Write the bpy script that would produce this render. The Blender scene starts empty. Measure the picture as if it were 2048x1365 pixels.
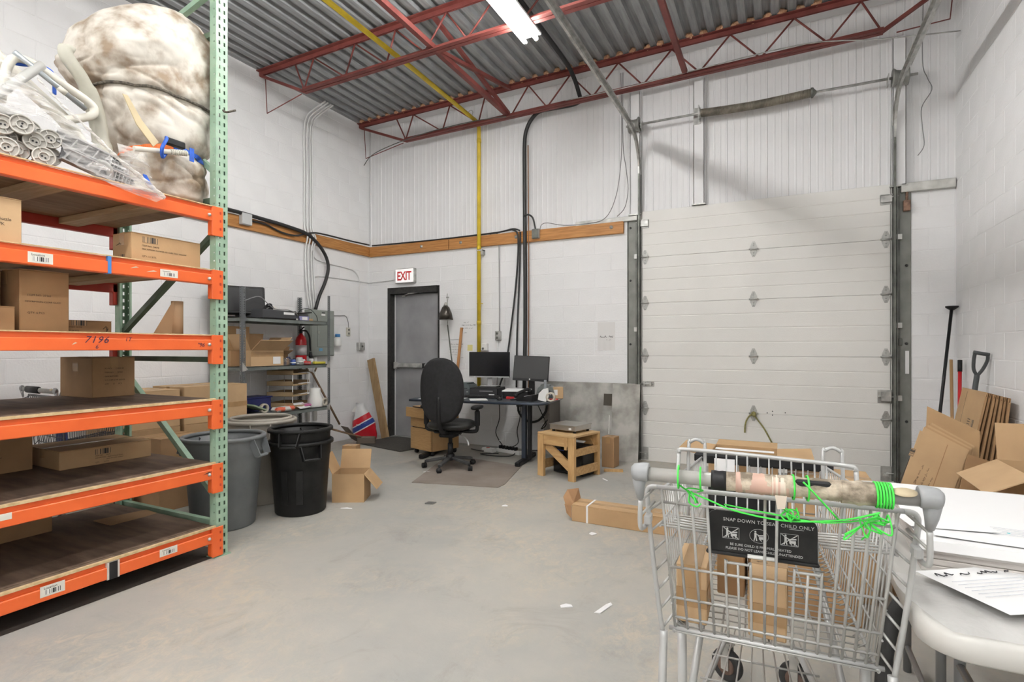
import bpy, bmesh, math, random
from mathutils import Vector, Matrix, Euler, noise
random.seed(7)
PI = math.pi
scene = bpy.context.scene
COL = scene.collection

# ---------------- camera, world, exposure ----------------
cam_d = bpy.data.cameras.new('camera')
cam_d.sensor_width = 36.0
cam_d.lens = 1084.0 / 2048.0 * 36.0
cam_d.shift_y = 13.5 / 2048.0
cam_d.clip_start = 0.05
cam = bpy.data.objects.new('camera', cam_d)
COL.objects.link(cam)
cam.location = (0, 0, 1.31)
cam.rotation_euler = (PI / 2, 0, math.radians(26.3))
scene.camera = cam

world = bpy.data.worlds.new('world')
scene.world = world
world.use_nodes = True
world.node_tree.nodes['Background'].inputs[0].default_value = (0.9, 0.95, 1.0, 1)
world.node_tree.nodes['Background'].inputs[1].default_value = 0.4
scene.view_settings.view_transform = 'Standard'
scene.view_settings.look = 'None'
scene.view_settings.gamma = 1.0
scene.view_settings.use_curve_mapping = False
scene.view_settings.exposure = 0.9
TUBE_STRENGTH = 60.0
# fluorescent strips: (x, centre y); only the first reaches into the picture; last two are unseen, added to soften shadows
STRIPS = [(-2.1, 3.46), (-2.1, -0.6), (-2.1, -4.6), (0.0, -0.9), (-4.2, -2.6)]

# ---------------- helpers ----------------
MATS = {}
def mat(name, col, rough=0.6, metal=0.0, var=0.0, scale=6.0, bump=0.0, bscale=40.0, spec=0.5, col2=None, stretch=None,
        emit=None, strength=1.0, alpha=1.0, trans=0.0, detail=5.0, contrast=(0.35, 0.65), coat=0.0):
    """procedural material: noise between col and col2 (or +-var), optional noise bump"""
    if name in MATS: return MATS[name]
    m = bpy.data.materials.new(name); m.use_nodes = True
    nt = m.node_tree; b = nt.nodes['Principled BSDF']
    b.inputs['Base Color'].default_value = (*col, 1)
    b.inputs['Roughness'].default_value = rough
    b.inputs['Metallic'].default_value = metal
    b.inputs['Specular IOR Level'].default_value = spec
    b.inputs['Coat Weight'].default_value = coat
    if emit:
        b.inputs['Emission Color'].default_value = (*emit, 1); b.inputs['Emission Strength'].default_value = strength
    b.inputs['Alpha'].default_value = alpha
    b.inputs['Transmission Weight'].default_value = trans
    vec = None
    if var or col2 or bump:
        tc = nt.nodes.new('ShaderNodeTexCoord'); mp = nt.nodes.new('ShaderNodeMapping')
        nt.links.new(tc.outputs['Object'], mp.inputs['Vector'])
        if stretch: mp.inputs['Scale'].default_value = stretch
        vec = mp.outputs['Vector']
    if var or col2:
        n = nt.nodes.new('ShaderNodeTexNoise'); n.inputs['Scale'].default_value = scale; n.inputs['Detail'].default_value = detail
        nt.links.new(vec, n.inputs['Vector'])
        r = nt.nodes.new('ShaderNodeValToRGB')
        r.color_ramp.elements[0].position = contrast[0]; r.color_ramp.elements[1].position = contrast[1]
        a = col if col2 else tuple(max(0, x * (1 - var)) for x in col)
        c = col2 if col2 else tuple(min(1, x * (1 + var)) for x in col)
        r.color_ramp.elements[0].color = (*a, 1); r.color_ramp.elements[1].color = (*c, 1)
        nt.links.new(n.outputs['Fac'], r.inputs['Fac']); nt.links.new(r.outputs['Color'], b.inputs['Base Color'])
    if bump:
        n2 = nt.nodes.new('ShaderNodeTexNoise'); n2.inputs['Scale'].default_value = bscale; n2.inputs['Detail'].default_value = 4
        nt.links.new(vec, n2.inputs['Vector'])
        bp = nt.nodes.new('ShaderNodeBump'); bp.inputs['Strength'].default_value = bump; bp.inputs['Distance'].default_value = 0.01
        nt.links.new(n2.outputs['Fac'], bp.inputs['Height']); nt.links.new(bp.outputs['Normal'], b.inputs['Normal'])
    MATS[name] = m
    return m

def barcode_mat(name, cells=42.0, paper=(0.8, 0.79, 0.75)):
    m = bpy.data.materials.new(name); m.use_nodes = True; nt = m.node_tree; b = nt.nodes['Principled BSDF']
    tc = nt.nodes.new('ShaderNodeTexCoord'); sx = nt.nodes.new('ShaderNodeSeparateXYZ'); nt.links.new(tc.outputs['Generated'], sx.inputs[0])
    mu = nt.nodes.new('ShaderNodeMath'); mu.operation = 'MULTIPLY'; mu.inputs[1].default_value = cells
    fl = nt.nodes.new('ShaderNodeMath'); fl.operation = 'FLOOR'
    w = nt.nodes.new('ShaderNodeTexWhiteNoise'); w.noise_dimensions = '1D'
    gt = nt.nodes.new('ShaderNodeMath'); gt.operation = 'GREATER_THAN'; gt.inputs[1].default_value = 0.45
    mx = nt.nodes.new('ShaderNodeMixRGB'); mx.inputs[1].default_value = (0.03, 0.03, 0.03, 1); mx.inputs[2].default_value = (*paper, 1)
    nt.links.new(sx.outputs[0], mu.inputs[0]); nt.links.new(mu.outputs[0], fl.inputs[0]); nt.links.new(fl.outputs[0], w.inputs['W'])
    nt.links.new(w.outputs['Value'], gt.inputs[0]); nt.links.new(gt.outputs[0], mx.inputs[0]); nt.links.new(mx.outputs[0], b.inputs['Base Color'])
    b.inputs['Roughness'].default_value = 0.7
    return m

class MB:
    """collects shapes into one mesh"""
    def __init__(s): s.v = []; s.f = []; s.sm = []
    def add(s, vs, fs, smooth=False):
        o = len(s.v); s.v += [tuple(v) for v in vs]
        s.f += [tuple(i + o for i in f) for f in fs]; s.sm += [smooth] * len(fs); return s
    def box(s, x0, x1, y0, y1, z0, z1, bev=0.0, mtx=None):
        if x0 > x1: x0, x1 = x1, x0
        if y0 > y1: y0, y1 = y1, y0
        if z0 > z1: z0, z1 = z1, z0
        b = min(bev, (x1 - x0) * .49, (y1 - y0) * .49, (z1 - z0) * .49)
        if b <= 0:
            vs = [(x, y, z) for x in (x0, x1) for y in (y0, y1) for z in (z0, z1)]
            fs = [(0, 1, 3, 2), (4, 6, 7, 5), (0, 4, 5, 1), (2, 3, 7, 6), (0, 2, 6, 4), (1, 5, 7, 3)]
        else:
            vs = []; idx = {}
            for ix, x in ((0, x0), (1, x1)):
                for iy, y in ((0, y0), (1, y1)):
                    for iz, z in ((0, z0), (1, z1)):
                        dx, dy, dz = (b if ix == 0 else -b), (b if iy == 0 else -b), (b if iz == 0 else -b)
                        for k, p in enumerate(((x, y + dy, z + dz), (x + dx, y, z + dz), (x + dx, y + dy, z))):
                            idx[(ix, iy, iz, k)] = len(vs); vs.append(p)
            I = lambda *a: idx[a]; fs = []
            for ix in (0, 1):
                q = [I(ix, 0, 0, 0), I(ix, 0, 1, 0), I(ix, 1, 1, 0), I(ix, 1, 0, 0)]; fs.append(q if ix == 0 else q[::-1])
                q = [I(0, ix, 0, 1), I(1, ix, 0, 1), I(1, ix, 1, 1), I(0, ix, 1, 1)]; fs.append(q if ix == 0 else q[::-1])
                q = [I(0, 0, ix, 2), I(0, 1, ix, 2), I(1, 1, ix, 2), I(1, 0, ix, 2)]; fs.append(q if ix == 0 else q[::-1])
            for a in (0, 1):
                for c in (0, 1):
                    fs.append([I(a, c, 0, 0), I(a, c, 1, 0), I(a, c, 1, 1), I(a, c, 0, 1)])
                    fs.append([I(a, 0, c, 0), I(a, 1, c, 0), I(a, 1, c, 2), I(a, 0, c, 2)])
                    fs.append([I(0, a, c, 1), I(1, a, c, 1), I(1, a, c, 2), I(0, a, c, 2)])
                    for d in (0, 1): fs.append([I(a, c, d, 0), I(a, c, d, 1), I(a, c, d, 2)])
        if mtx is not None: vs = [mtx @ Vector(v) for v in vs]
        return s.add(vs, fs)
    def bar(s, p, q, w, h=None, up=(0, 0, 1), bev=0.0):
        """rectangular bar from p to q, w across and h along up"""
        h = h or w; p = Vector(p); q = Vector(q); d = q - p; L = d.length; d.normalize()
        u = Vector(up)
        if abs(d.dot(u)) > 0.99: u = Vector((1, 0, 0)) if abs(d.x) < .9 else Vector((0, 1, 0))
        sd = d.cross(u).normalized(); u = sd.cross(d).normalized()
        m = Matrix(((sd.x, d.x, u.x, p.x), (sd.y, d.y, u.y, p.y), (sd.z, d.z, u.z, p.z), (0, 0, 0, 1)))
        return s.box(-w / 2, w / 2, 0, L, -h / 2, h / 2, bev, m)
    def angle(s, p, q, w, t, up=(0, 0, 1), flip=1):
        """an L-section from p to q"""
        p = Vector(p); q = Vector(q); d = q - p; L = d.length; d.normalize(); u = Vector(up)
        sd = d.cross(u).normalized() * flip; u = (d.cross(sd)).normalized(); u = u if u.dot(Vector(up)) > 0 else -u
        m = Matrix(((sd.x, d.x, u.x, p.x), (sd.y, d.y, u.y, p.y), (sd.z, d.z, u.z, p.z), (0, 0, 0, 1)))
        s.box(0, w, 0, L, 0, t, 0, m); s.box(0, t, 0, L, t, w, 0, m); return s
    def tube(s, pts, r, n=8, cap=True, closed=False):
        pts = [Vector(p) for p in pts]; N = len(pts); rr = r if isinstance(r, (list, tuple)) else [r] * N
        rings = []; prev = None
        for i, p in enumerate(pts):
            if closed: t = (pts[(i + 1) % N] - pts[i - 1])
            else: t = pts[min(i + 1, N - 1)] - pts[max(i - 1, 0)]
            if t.length < 1e-9: t = Vector((0, 0, 1))
            t.normalize()
            if prev is None:
                a = Vector((0, 0, 1)) if abs(t.z) < .9 else Vector((1, 0, 0)); u = t.cross(a).normalized()
            else:
                u = prev - t * prev.dot(t); u = u.normalized() if u.length > 1e-6 else t.orthogonal().normalized()
            prev = u; w = t.cross(u)
            rings.append([p + (u * math.cos(k * 2 * PI / n) + w * math.sin(k * 2 * PI / n)) * rr[i] for k in range(n)])
        vs = [v for g in rings for v in g]; fs = []
        for i in range(N if closed else N - 1):
            j = (i + 1) % N
            for k in range(n): fs.append((i * n + k, i * n + (k + 1) % n, j * n + (k + 1) % n, j * n + k))
        s.add(vs, fs, True)
        if cap and not closed:
            o = len(s.v) - len(vs); s.f.append(tuple(o + k for k in range(n))[::-1]); s.sm.append(False)
            s.f.append(tuple(o + (N - 1) * n + k for k in range(n))); s.sm.append(False)
        return s
    def lathe(s, prof, n=24, c=(0, 0, 0), mtx=None, smooth=True, sx=1.0, sy=1.0):
        vs = []
        for r, z in prof:
            for k in range(n):
                a = 2 * PI * k / n; vs.append(Vector((c[0] + r * math.cos(a) * sx, c[1] + r * math.sin(a) * sy, c[2] + z)))
        if mtx is not None: vs = [mtx @ v for v in vs]
        fs = [(i * n + k, i * n + (k + 1) % n, (i + 1) * n + (k + 1) % n, (i + 1) * n + k) for i in range(len(prof) - 1) for k in range(n)]
        s.add(vs, fs, smooth); o = len(s.v) - len(vs)
        if prof[0][0] > 1e-5: s.f.append(tuple(o + k for k in range(n))[::-1]); s.sm.append(False)
        if prof[-1][0] > 1e-5: s.f.append(tuple(o + (len(prof) - 1) * n + k for k in range(n))); s.sm.append(False)
        return s
    def ring(s, prof, n=24, c=(0, 0, 0), smooth=True, mtx=None):
        """closed profile revolved (a hollow shape)"""
        vs = []
        for r, z in prof:
            for k in range(n):
                a = 2 * PI * k / n; vs.append(Vector((c[0] + r * math.cos(a), c[1] + r * math.sin(a), c[2] + z)))
        if mtx is not None: vs = [mtx @ v for v in vs]
        P = len(prof)
        return s.add(vs, [(i * n + k, i * n + (k + 1) % n, ((i + 1) % P) * n + (k + 1) % n, ((i + 1) % P) * n + k) for i in range(P) for k in range(n)], smooth)
    def prism(s, poly, z0, z1, mtx=None):
        n = len(poly); vs = [Vector((x, y, z0)) for x, y in poly] + [Vector((x, y, z1)) for x, y in poly]
        if mtx is not None: vs = [mtx @ v for v in vs]
        return s.add(vs, [tuple(range(n))[::-1], tuple(range(n, 2 * n))] + [(k, (k + 1) % n, n + (k + 1) % n, n + k) for k in range(n)])
    def mesh(s, name):
        me = bpy.data.meshes.new(name); me.from_pydata(s.v, [], s.f)
        me.polygons.foreach_set('use_smooth', s.sm); me.update()
        bm = bmesh.new(); bm.from_mesh(me); bmesh.ops.recalc_face_normals(bm, faces=bm.faces); bm.to_mesh(me); bm.free()
        return me

def link(name, me, m, parent=None, loc=(0, 0, 0), rot=(0, 0, 0), label=None):
    o = bpy.data.objects.new(name, me); COL.objects.link(o)
    if me is not None and m is not None and not me.materials: me.materials.append(m)
    o.location = loc; o.rotation_euler = rot
    if parent: o.parent = parent
    if label: o['label'] = label
    return o
def part(name, mb, m, parent, label=None, loc=(0, 0, 0), rot=(0, 0, 0)): return link(name, mb.mesh(name), m, parent, loc, rot, label)
def thing(name, label, cat, loc=(0, 0, 0), rz=0.0, group=None, rot=None):
    o = bpy.data.objects.new(name, None); o.empty_display_size = 0.05; COL.objects.link(o)
    o.location = loc; o.rotation_euler = rot or (0, 0, rz); o['label'] = label; o['category'] = cat
    if group: o['group'] = group
    return o
def solo(name, mb, m, label, cat, loc=(0, 0, 0), rot=(0, 0, 0), group=None):
    o = link(name, mb.mesh(name), m, None, loc, rot, label); o['category'] = cat
    if group: o['group'] = group
    return o
def struct(name, mb, m, label=None):
    o = link(name, mb.mesh(name) if mb else None, m); o['kind'] = 'structure'
    if label: o['label'] = label
    return o
def copy_tree(o, parent=None, loc=None, rz=None, label=None):
    c = o.copy(); COL.objects.link(c)
    if parent is not None: c.parent = parent
    if loc is not None: c.location = loc
    if rz is not None: c.rotation_euler = (0, 0, rz)
    if label: c['label'] = label
    for ch in list(o.children): copy_tree(ch, c)
    return c
def arc(c, r, a0, a1, n, ax='xz'):
    out = []
    for i in range(n + 1):
        a = a0 + (a1 - a0) * i / n; u, w = r * math.cos(a), r * math.sin(a)
        out.append((c[0] + u, c[1], c[2] + w) if ax == 'xz' else (c[0], c[1] + u, c[2] + w) if ax == 'yz' else (c[0] + u, c[1] + w, c[2]))
    return out
def smooth_path(pts, k=5):
    """Catmull-Rom through the points"""
    P = [Vector(p) for p in pts]; out = []
    for i in range(len(P) - 1):
        p0 = P[max(i - 1, 0)]; p1 = P[i]; p2 = P[i + 1]; p3 = P[min(i + 2, len(P) - 1)]
        for j in range(k):
            t = j / k
            out.append(0.5 * ((2 * p1) + (p2 - p0) * t + (2 * p0 - 5 * p1 + 4 * p2 - p3) * t * t + (3 * p1 - p0 - 3 * p2 + p3) * t ** 3))
    out.append(P[-1]); return out
TEXTS = {}
def text_mesh(s, size, shear=0.0, space=1.0, bold=0.0):
    k = (s, size, shear, space, bold)
    if k not in TEXTS:
        cu = bpy.data.curves.new('lettering', 'FONT'); cu.body = s; cu.size = size; cu.shear = shear; cu.space_character = space
        cu.resolution_u = 2; cu.extrude = 0.0002; cu.offset = bold
        ob = bpy.data.objects.new('lettering', cu)
        TEXTS[k] = bpy.data.meshes.new_from_object(ob)
        bpy.data.objects.remove(ob)
    return TEXTS[k].copy()
FACES = {'-y': (PI / 2, 0, 0), '+x': (PI / 2, 0, PI / 2), '-x': (PI / 2, 0, -PI / 2), '+z': (0, 0, 0), '+y': (PI / 2, 0, PI)}
def text(s, size, m, parent, loc, face='-y', shear=0.0, roll=0.0, name='lettering', space=1.0, bold=0.0):
    if s[0] == '~':        # illegible handwriting or print: '~' and the number of strokes
        rnd = random.Random(hash((len(s), round(loc[0], 3), round(loc[2], 3))) & 0xffff); mb = MB(); u = 0.0
        while u < int(s[1:]):
            n_ = rnd.randint(2, 5); pts = [((u + k * .5) * size * .42, (rnd.uniform(.0, .62) if k % 2 else rnd.uniform(.0, .18)) * size, 0) for k in range(n_ * 2)]
            mb.tube(smooth_path(pts, 3), size * .045, 4); u += n_ + .8
        me = mb.mesh('handwriting'); name = 'handwriting' if name == 'lettering' else name
    else: me = text_mesh(s, size, shear, space, bold)
    e = Euler(FACES[face]).to_matrix() @ Matrix.Rotation(roll, 3, 'Z')
    return link(name, me, m, parent, loc, e.to_euler())
def decal(name, w, h, m, parent, loc, face='-y', roll=0.0, label=None):
    """a thin sheet lying on a face; loc is its centre"""
    mb = MB().box(-w / 2, w / 2, -h / 2, h / 2, 0, 0.0008)
    e = Euler(FACES[face]).to_matrix() @ Matrix.Rotation(roll, 3, 'Z')
    return part(name, mb, m, parent, label, loc, e.to_euler())

# ---------------- materials ----------------
WALL = mat('white_painted_block', (0.82, 0.82, 0.825), 0.75, var=0.02, scale=3, bump=0.25, bscale=60)
SIDE = mat('white_metal_siding', (0.78, 0.78, 0.785), 0.5, var=0.015, scale=4)
DOORW = mat('offwhite_door_panel', (0.77, 0.76, 0.73), 0.55, var=0.03, scale=1.5, bump=0.12, bscale=120)
RED = mat('red_oxide_steel', (0.15, 0.032, 0.026), 0.6, col2=(0.22, 0.055, 0.045), scale=5)
GALV = mat('galvanised_deck', (0.31, 0.32, 0.325), 0.42, metal=0.25, var=0.16, scale=7, stretch=(6, .5, 1))
STEEL = mat('galvanised_steel', (0.46, 0.46, 0.44), 0.4, metal=0.55, var=0.25, scale=14)
DARKST = mat('dark_grey_steel', (0.13, 0.135, 0.12), 0.5, metal=0.3, var=0.3, scale=9)
JAMB = mat('jamb_grey_steel', (0.21, 0.215, 0.195), 0.55, metal=0.1, var=0.15, scale=6)
YEL = mat('yellow_pipe', (0.60, 0.43, 0.025), 0.5, var=0.12, scale=8)
WOODB = mat('amber_board', (0.34, 0.14, 0.035), 0.55, col2=(0.52, 0.25, 0.075), scale=5, stretch=(1, 1, 22))
WOODBY = mat('amber_board_side', (0.34, 0.14, 0.035), 0.55, col2=(0.52, 0.25, 0.075), scale=5, stretch=(22, 1, 22))
BLK = mat('black_plastic', (0.010, 0.010, 0.011), 0.5, var=0.3, scale=10, spec=.35)
BLKM = mat('black_rubber', (0.03, 0.03, 0.03), 0.7, var=0.3, scale=20)
WHT = mat('white_plastic', (0.78, 0.78, 0.76), 0.45)
PAPER = mat('white_paper', (0.80, 0.80, 0.80), 0.8)
INK = mat('black_ink', (0.03, 0.03, 0.035), 0.8)
CB = mat('cardboard', (0.46, 0.30, 0.155), 0.85, var=0.07, scale=5, bump=0.08, bscale=30)
CB2 = mat('cardboard_dark', (0.36, 0.215, 0.105), 0.85, var=0.09, scale=5, bump=0.08, bscale=30)
CB3 = mat('cardboard_light', (0.53, 0.36, 0.20), 0.85, var=0.06, scale=5, bump=0.08, bscale=30)
TAPE = mat('brown_tape', (0.40, 0.25, 0.12), 0.25, var=0.1, scale=12)
CBINK = mat('cardboard_print', (0.075, 0.05, 0.03), 0.85)
BARC = barcode_mat('barcode_brown', 34, (0.46, 0.31, 0.17))
BARW = barcode_mat('barcode_white', 40)
# ---------------- room shell ----------------
YB, XL, XR, YR = 6.355, -5.55, 1.47, -7.0
def deckz(x): return 4.60 + 0.016 * (x - XL)

def floor_mat():
    m = bpy.data.materials.new('painted_concrete'); m.use_nodes = True; nt = m.node_tree; b = nt.nodes['Principled BSDF']
    tc = nt.nodes.new('ShaderNodeTexCoord')
    def nz(scale, det=6, rough=0.6, dist=0.0, st=None):
        mp = nt.nodes.new('ShaderNodeMapping'); nt.links.new(tc.outputs['Object'], mp.inputs[0])
        if st: mp.inputs['Scale'].default_value = st
        n = nt.nodes.new('ShaderNodeTexNoise'); n.inputs['Scale'].default_value = scale; n.inputs['Detail'].default_value = det
        n.inputs['Roughness'].default_value = rough; n.inputs['Distortion'].default_value = dist
        nt.links.new(mp.outputs[0], n.inputs['Vector']); return n.outputs['Fac']
    def ramp(src, a, c, ca=(0, 0, 0), cc=(1, 1, 1)):
        r = nt.nodes.new('ShaderNodeValToRGB'); r.color_ramp.elements[0].position = a; r.color_ramp.elements[1].position = c
        r.color_ramp.elements[0].color = (*ca, 1); r.color_ramp.elements[1].color = (*cc, 1); nt.links.new(src, r.inputs[0]); return r.outputs[0]
    def mix(fac, a, c):
        x = nt.nodes.new('ShaderNodeMixRGB'); nt.links.new(fac, x.inputs[0])
        for s, i in ((a, 1), (c, 2)):
            if isinstance(s, tuple): x.inputs[i].default_value = (*s, 1)
            else: nt.links.new(s, x.inputs[i])
        return x.outputs[0]
    base = ramp(nz(0.9, 5), 0.35, 0.65, (0.335, 0.335, 0.315), (0.435, 0.415, 0.37))
    big = ramp(nz(0.8, 6, 0.65, 0.5), 0.44, 0.62)
    fine = ramp(nz(17, 10, 0.8, 0.8, (1, 0.7, 1)), 0.44, 0.62)
    mul = nt.nodes.new('ShaderNodeMath'); mul.operation = 'MULTIPLY'; nt.links.new(big, mul.inputs[0]); nt.links.new(fine, mul.inputs[1])
    mul2 = nt.nodes.new('ShaderNodeMath'); mul2.operation = 'MULTIPLY'; mul2.inputs[1].default_value = 0.9; nt.links.new(mul.outputs[0], mul2.inputs[0])
    c = mix(mul2.outputs[0], base, (0.52, 0.455, 0.355))
    st = ramp(nz(2.6, 9, 0.75, 0.9), 0.53, 0.70)
    st2 = nt.nodes.new('ShaderNodeMath'); st2.operation = 'MULTIPLY'; st2.inputs[1].default_value = 0.4; nt.links.new(st, st2.inputs[0])
    c = mix(st2.outputs[0], c, (0.24, 0.215, 0.185))
    sp = ramp(nz(55, 3, 0.7), 0.70, 0.76)
    sp2 = nt.nodes.new('ShaderNodeMath'); sp2.operation = 'MULTIPLY'; sp2.inputs[1].default_value = 0.5; nt.links.new(sp, sp2.inputs[0])
    c = mix(sp2.outputs[0], c, (0.16, 0.15, 0.14))
    nt.links.new(c, b.inputs['Base Color']); b.inputs['Roughness'].default_value = 0.62; b.inputs['Specular IOR Level'].default_value = 0.35
    bp = nt.nodes.new('ShaderNodeBump'); bp.inputs['Strength'].default_value = 0.12; bp.inputs['Distance'].default_value = 0.01
    nt.links.new(nz(40, 6), bp.inputs['Height']); nt.links.new(bp.outputs[0], b.inputs['Normal'])
    return m
struct('floor', MB().box(XL - .2, XR + .2, YR - .2, YB + .4, -0.15, 0.0), floor_mat(), 'grey painted concrete floor, worn to tan in patches')

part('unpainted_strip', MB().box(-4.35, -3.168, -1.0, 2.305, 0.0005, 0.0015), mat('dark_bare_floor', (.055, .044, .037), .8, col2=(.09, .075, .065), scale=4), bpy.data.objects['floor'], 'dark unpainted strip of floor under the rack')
BLOCKS = {}
def block(parent, axis, a, z, w, h, d=0.0025):
    """one concrete block standing d proud of its wall; a = centre along the wall"""
    k = (axis, round(w, 3), round(h, 3))
    if k not in BLOCKS:
        g = 0.004
        mb = MB()
        if axis == 'x': mb.box(-w / 2 + g, w / 2 - g, -d, 0.02, -h / 2 + g, h / 2 - g, 0.0024)
        elif axis == 'yl': mb.box(-0.02, d, -w / 2 + g, w / 2 - g, -h / 2 + g, h / 2 - g, 0.0024)
        else: mb.box(-d, 0.02, -w / 2 + g, w / 2 - g, -h / 2 + g, h / 2 - g, 0.0024)
        BLOCKS[k] = mb.mesh('block'); BLOCKS[k].materials.append(WALL)
    loc = (a, YB, z) if axis == 'x' else (XL, a, z) if axis == 'yl' else (XR, a, z)
    o = bpy.data.objects.new('block', BLOCKS[k]); COL.objects.link(o); o.parent = parent; o.location = loc
def courses(parent, axis, lo, hi, z1, holes=(), z0=0.0, off=0.0):
    BW, BH = 0.4064, 0.2032
    i = 0; z = z0
    while z < z1 - 0.02:
        h = min(BH, z1 - z); a = hi - (off + (BW / 2 if i % 2 else 0.0))
        edges = [hi]
        if i % 2: edges.append(hi - BW / 2)
        while edges[-1] > lo + 1e-3: edges.append(max(lo, edges[-1] - BW))
        for p, q in zip(edges[1:], edges[:-1]):
            segs = [(p, q)]
            for (h0, h1, hz) in holes:
                if z < hz - 0.02:
                    segs = [t for (u, v) in segs for t in ((u, min(v, h0)), (max(u, h1), v)) if t[1] - t[0] > 0.03]
            for u, v in segs: block(parent, axis, (u + v) / 2, z + h / 2, v - u, h)
        z += BH; i += 1

wl = struct('wall_left', MB().box(XL - .2, XL, YR, YB + .2, 0, 4.9), WALL, 'white painted concrete block wall on the left')
courses(wl, 'yl', 1.9, YB - 0.003, 4.58)
wr = struct('wall_right', MB().box(XR, XR + .2, YR, YB + .2, 0, 4.9), WALL, 'white painted concrete block wall on the right')
courses(wr, 'yr', 3.95, YB - 0.003, 4.68)
struct('wall_rear', MB().box(XL - .2, XR + .2, YR - .2, YR, 0, 4.9), WALL)
DX0, DX1, DZ = -5.19, -4.273, 2.19          # exit door opening
OX0, OX1, OZ = -1.50, 1.012, 2.895           # overhead door opening
wb = struct('wall_back', MB().box(XL, DX0, YB, YB + .2, 0, 2.83).box(DX0, DX1, YB, YB + .2, DZ, 2.83).box(DX1, OX0, YB, YB + .2, 0, 2.83)
            .box(OX1, XR, YB, YB + .2, 0, 2.83).box(XL, XR, YB + .045, YB + .2, 2.83, 4.9).box(DX0 - .1, DX1 + .1, YB + .2, YB + .25, 0, DZ + .1).box(OX0 - .2, OX1 + .2, YB + .16, YB + .25, 0, OZ), WALL,
            'white block back wall with white metal siding above')
courses(wb, 'x', XL + .003, OX0 - .11, 2.80, [(DX0, DX1, DZ)])
courses(wb, 'x', OX1 + .115, XR - .003, 2.80)
# vertical siding panels above the block
def siding(w):
    pr = [(0.0, 0), (0.006, -.007), (0.016, -.007), (0.022, 0), (0.07, 0), (0.076, -.0025), (.088, -.0025), (.094, 0), (.132, 0), (.138, -.0025), (.150, -.0025), (.156, 0), (w, 0), (w, .02), (0, .02)]
    m = Matrix(((1, 0, 0, 0), (0, 1, 0, 0), (0, 0, 1, 0), (0, 0, 0, 1)))
    return MB().prism(pr, 2.83, 4.80)
x = -0.536 - 0.2 * 25
me = siding(0.2).mesh('siding_panel'); me.materials.append(SIDE)
while x < XR - .1:
    o = bpy.data.objects.new('siding_panel', me); COL.objects.link(o); o.parent = wb; o.location = (x, YB + .025, 0); x += 0.2
part('siding_panel', siding(0.17), SIDE, wb, loc=(x, YB + .025, 0))
t = struct('trim_1', MB().box(OX1 + .03, XR - .01, YB - .05, YB + .03, 2.80, 2.885, .004), mat('ledge_metal', (0.55, 0.55, 0.52), 0.5, metal=0.3, var=0.2, scale=8), 'grey metal ledge right of the overhead door')
struct('trim_2', MB().box(-2.25, OX0 + .05, YB - .045, YB + .03, 2.80, 2.855, .004), MATS['ledge_metal'], 'grey metal ledge left of the overhead door')
# amber boards
for n, (x0, x1) in enumerate(((-5.50, -4.105), (-4.09, -1.655))):
    struct('trim_%d' % (n + 3), MB().box(x0, x1, YB - .045, YB, 2.665, 2.81, .004), WOODB, ('short' if n == 0 else 'long') + ' amber wood board fixed along the back wall')
struct('trim_5', MB().box(XL, XL + .045, 2.3, YB - .0, 2.675, 2.815, .004), WOODBY, 'amber wood board fixed along the left wall')
for i, xx in enumerate((-4.55, -3.9, -3.06, -1.80)):
    part('bolt_washer', MB().lathe([(0, 0), (.022, 0), (.022, .004), (.009, .006), (.009, .013), (0, .013)], 12, mtx=Matrix.Translation((xx, YB - .045, 2.745)) @ Matrix.Rotation(PI / 2, 4, 'X')), STEEL, bpy.data.objects['trim_4' if i else 'trim_3'])

# ---------------- roof: fluted deck sheets, joists, bridging ----------------
ce = struct('ceiling', MB().box(XL - .2, XR + .2, YR - .2, YB + .4, 4.86, 4.95), GALV, 'corrugated galvanised steel roof deck')
def flute_sheet(n=4):
    p = 0.152; top, bot = [], []
    for i in range(n):
        x0 = i * p
        bot += [(x0, 0), (x0 + .068, 0), (x0 + .086, .042), (x0 + .134, .042)]
    bot.append((n * p, 0)); poly = bot + [(a, z + .0025) for a, z in bot[::-1]]
    mb = MB(); k = len(poly); L = YB + .02 - YR
    vs = [(a, YR, z) for a, z in poly] + [(a, YB + .02, z) for a, z in poly]; fs = [(i, (i + 1) % k, k + (i + 1) % k, k + i) for i in range(k)]
    return mb.add(vs, fs)
me = flute_sheet().mesh('deck_sheet'); me.materials.append(GALV)
x = XL
while x < XR:
    o = bpy.data.objects.new('deck_sheet', me); COL.objects.link(o); o.parent = ce; o.location = (x, 0, deckz(x)); o.rotation_euler = (0, -math.atan(.016), 0); x += .608
struct('trim_7', MB().add([(XL, 6.185, deckz(XL) - .02), (XR, 6.185, deckz(XR) - .02), (XR, YB + .05, deckz(XR) - .02), (XL, YB + .05, deckz(XL) - .02), (XL, 6.185, deckz(XL) + .05), (XR, 6.185, deckz(XR) + .05), (XR, YB + .05, deckz(XR) + .05), (XL, YB + .05, deckz(XL) + .05)], [(0, 1, 2, 3), (7, 6, 5, 4), (0, 4, 5, 1), (3, 2, 6, 7), (0, 3, 7, 4), (1, 5, 6, 2)]), SIDE, 'white closure strip between the back joist and wall')
TUFT = mat('orange_foam', (0.42, 0.20, 0.10), 0.95, col2=(0.62, 0.40, 0.26), scale=30)
tms = []
for v in range(4):
    bm = bmesh.new(); bmesh.ops.create_icosphere(bm, subdivisions=2, radius=1)
    for q in bm.verts:
        k = 1 + .45 * noise.noise(q.co * 1.7 + Vector((v * 9, 0, 0)))
        q.co = Vector((q.co.x * .052 * k, q.co.y * .03 * k, q.co.z * .03 * k))
    me = bpy.data.meshes.new('insulation_tuft'); bm.to_mesh(me); bm.free(); me.materials.append(TUFT); tms.append(me)
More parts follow.
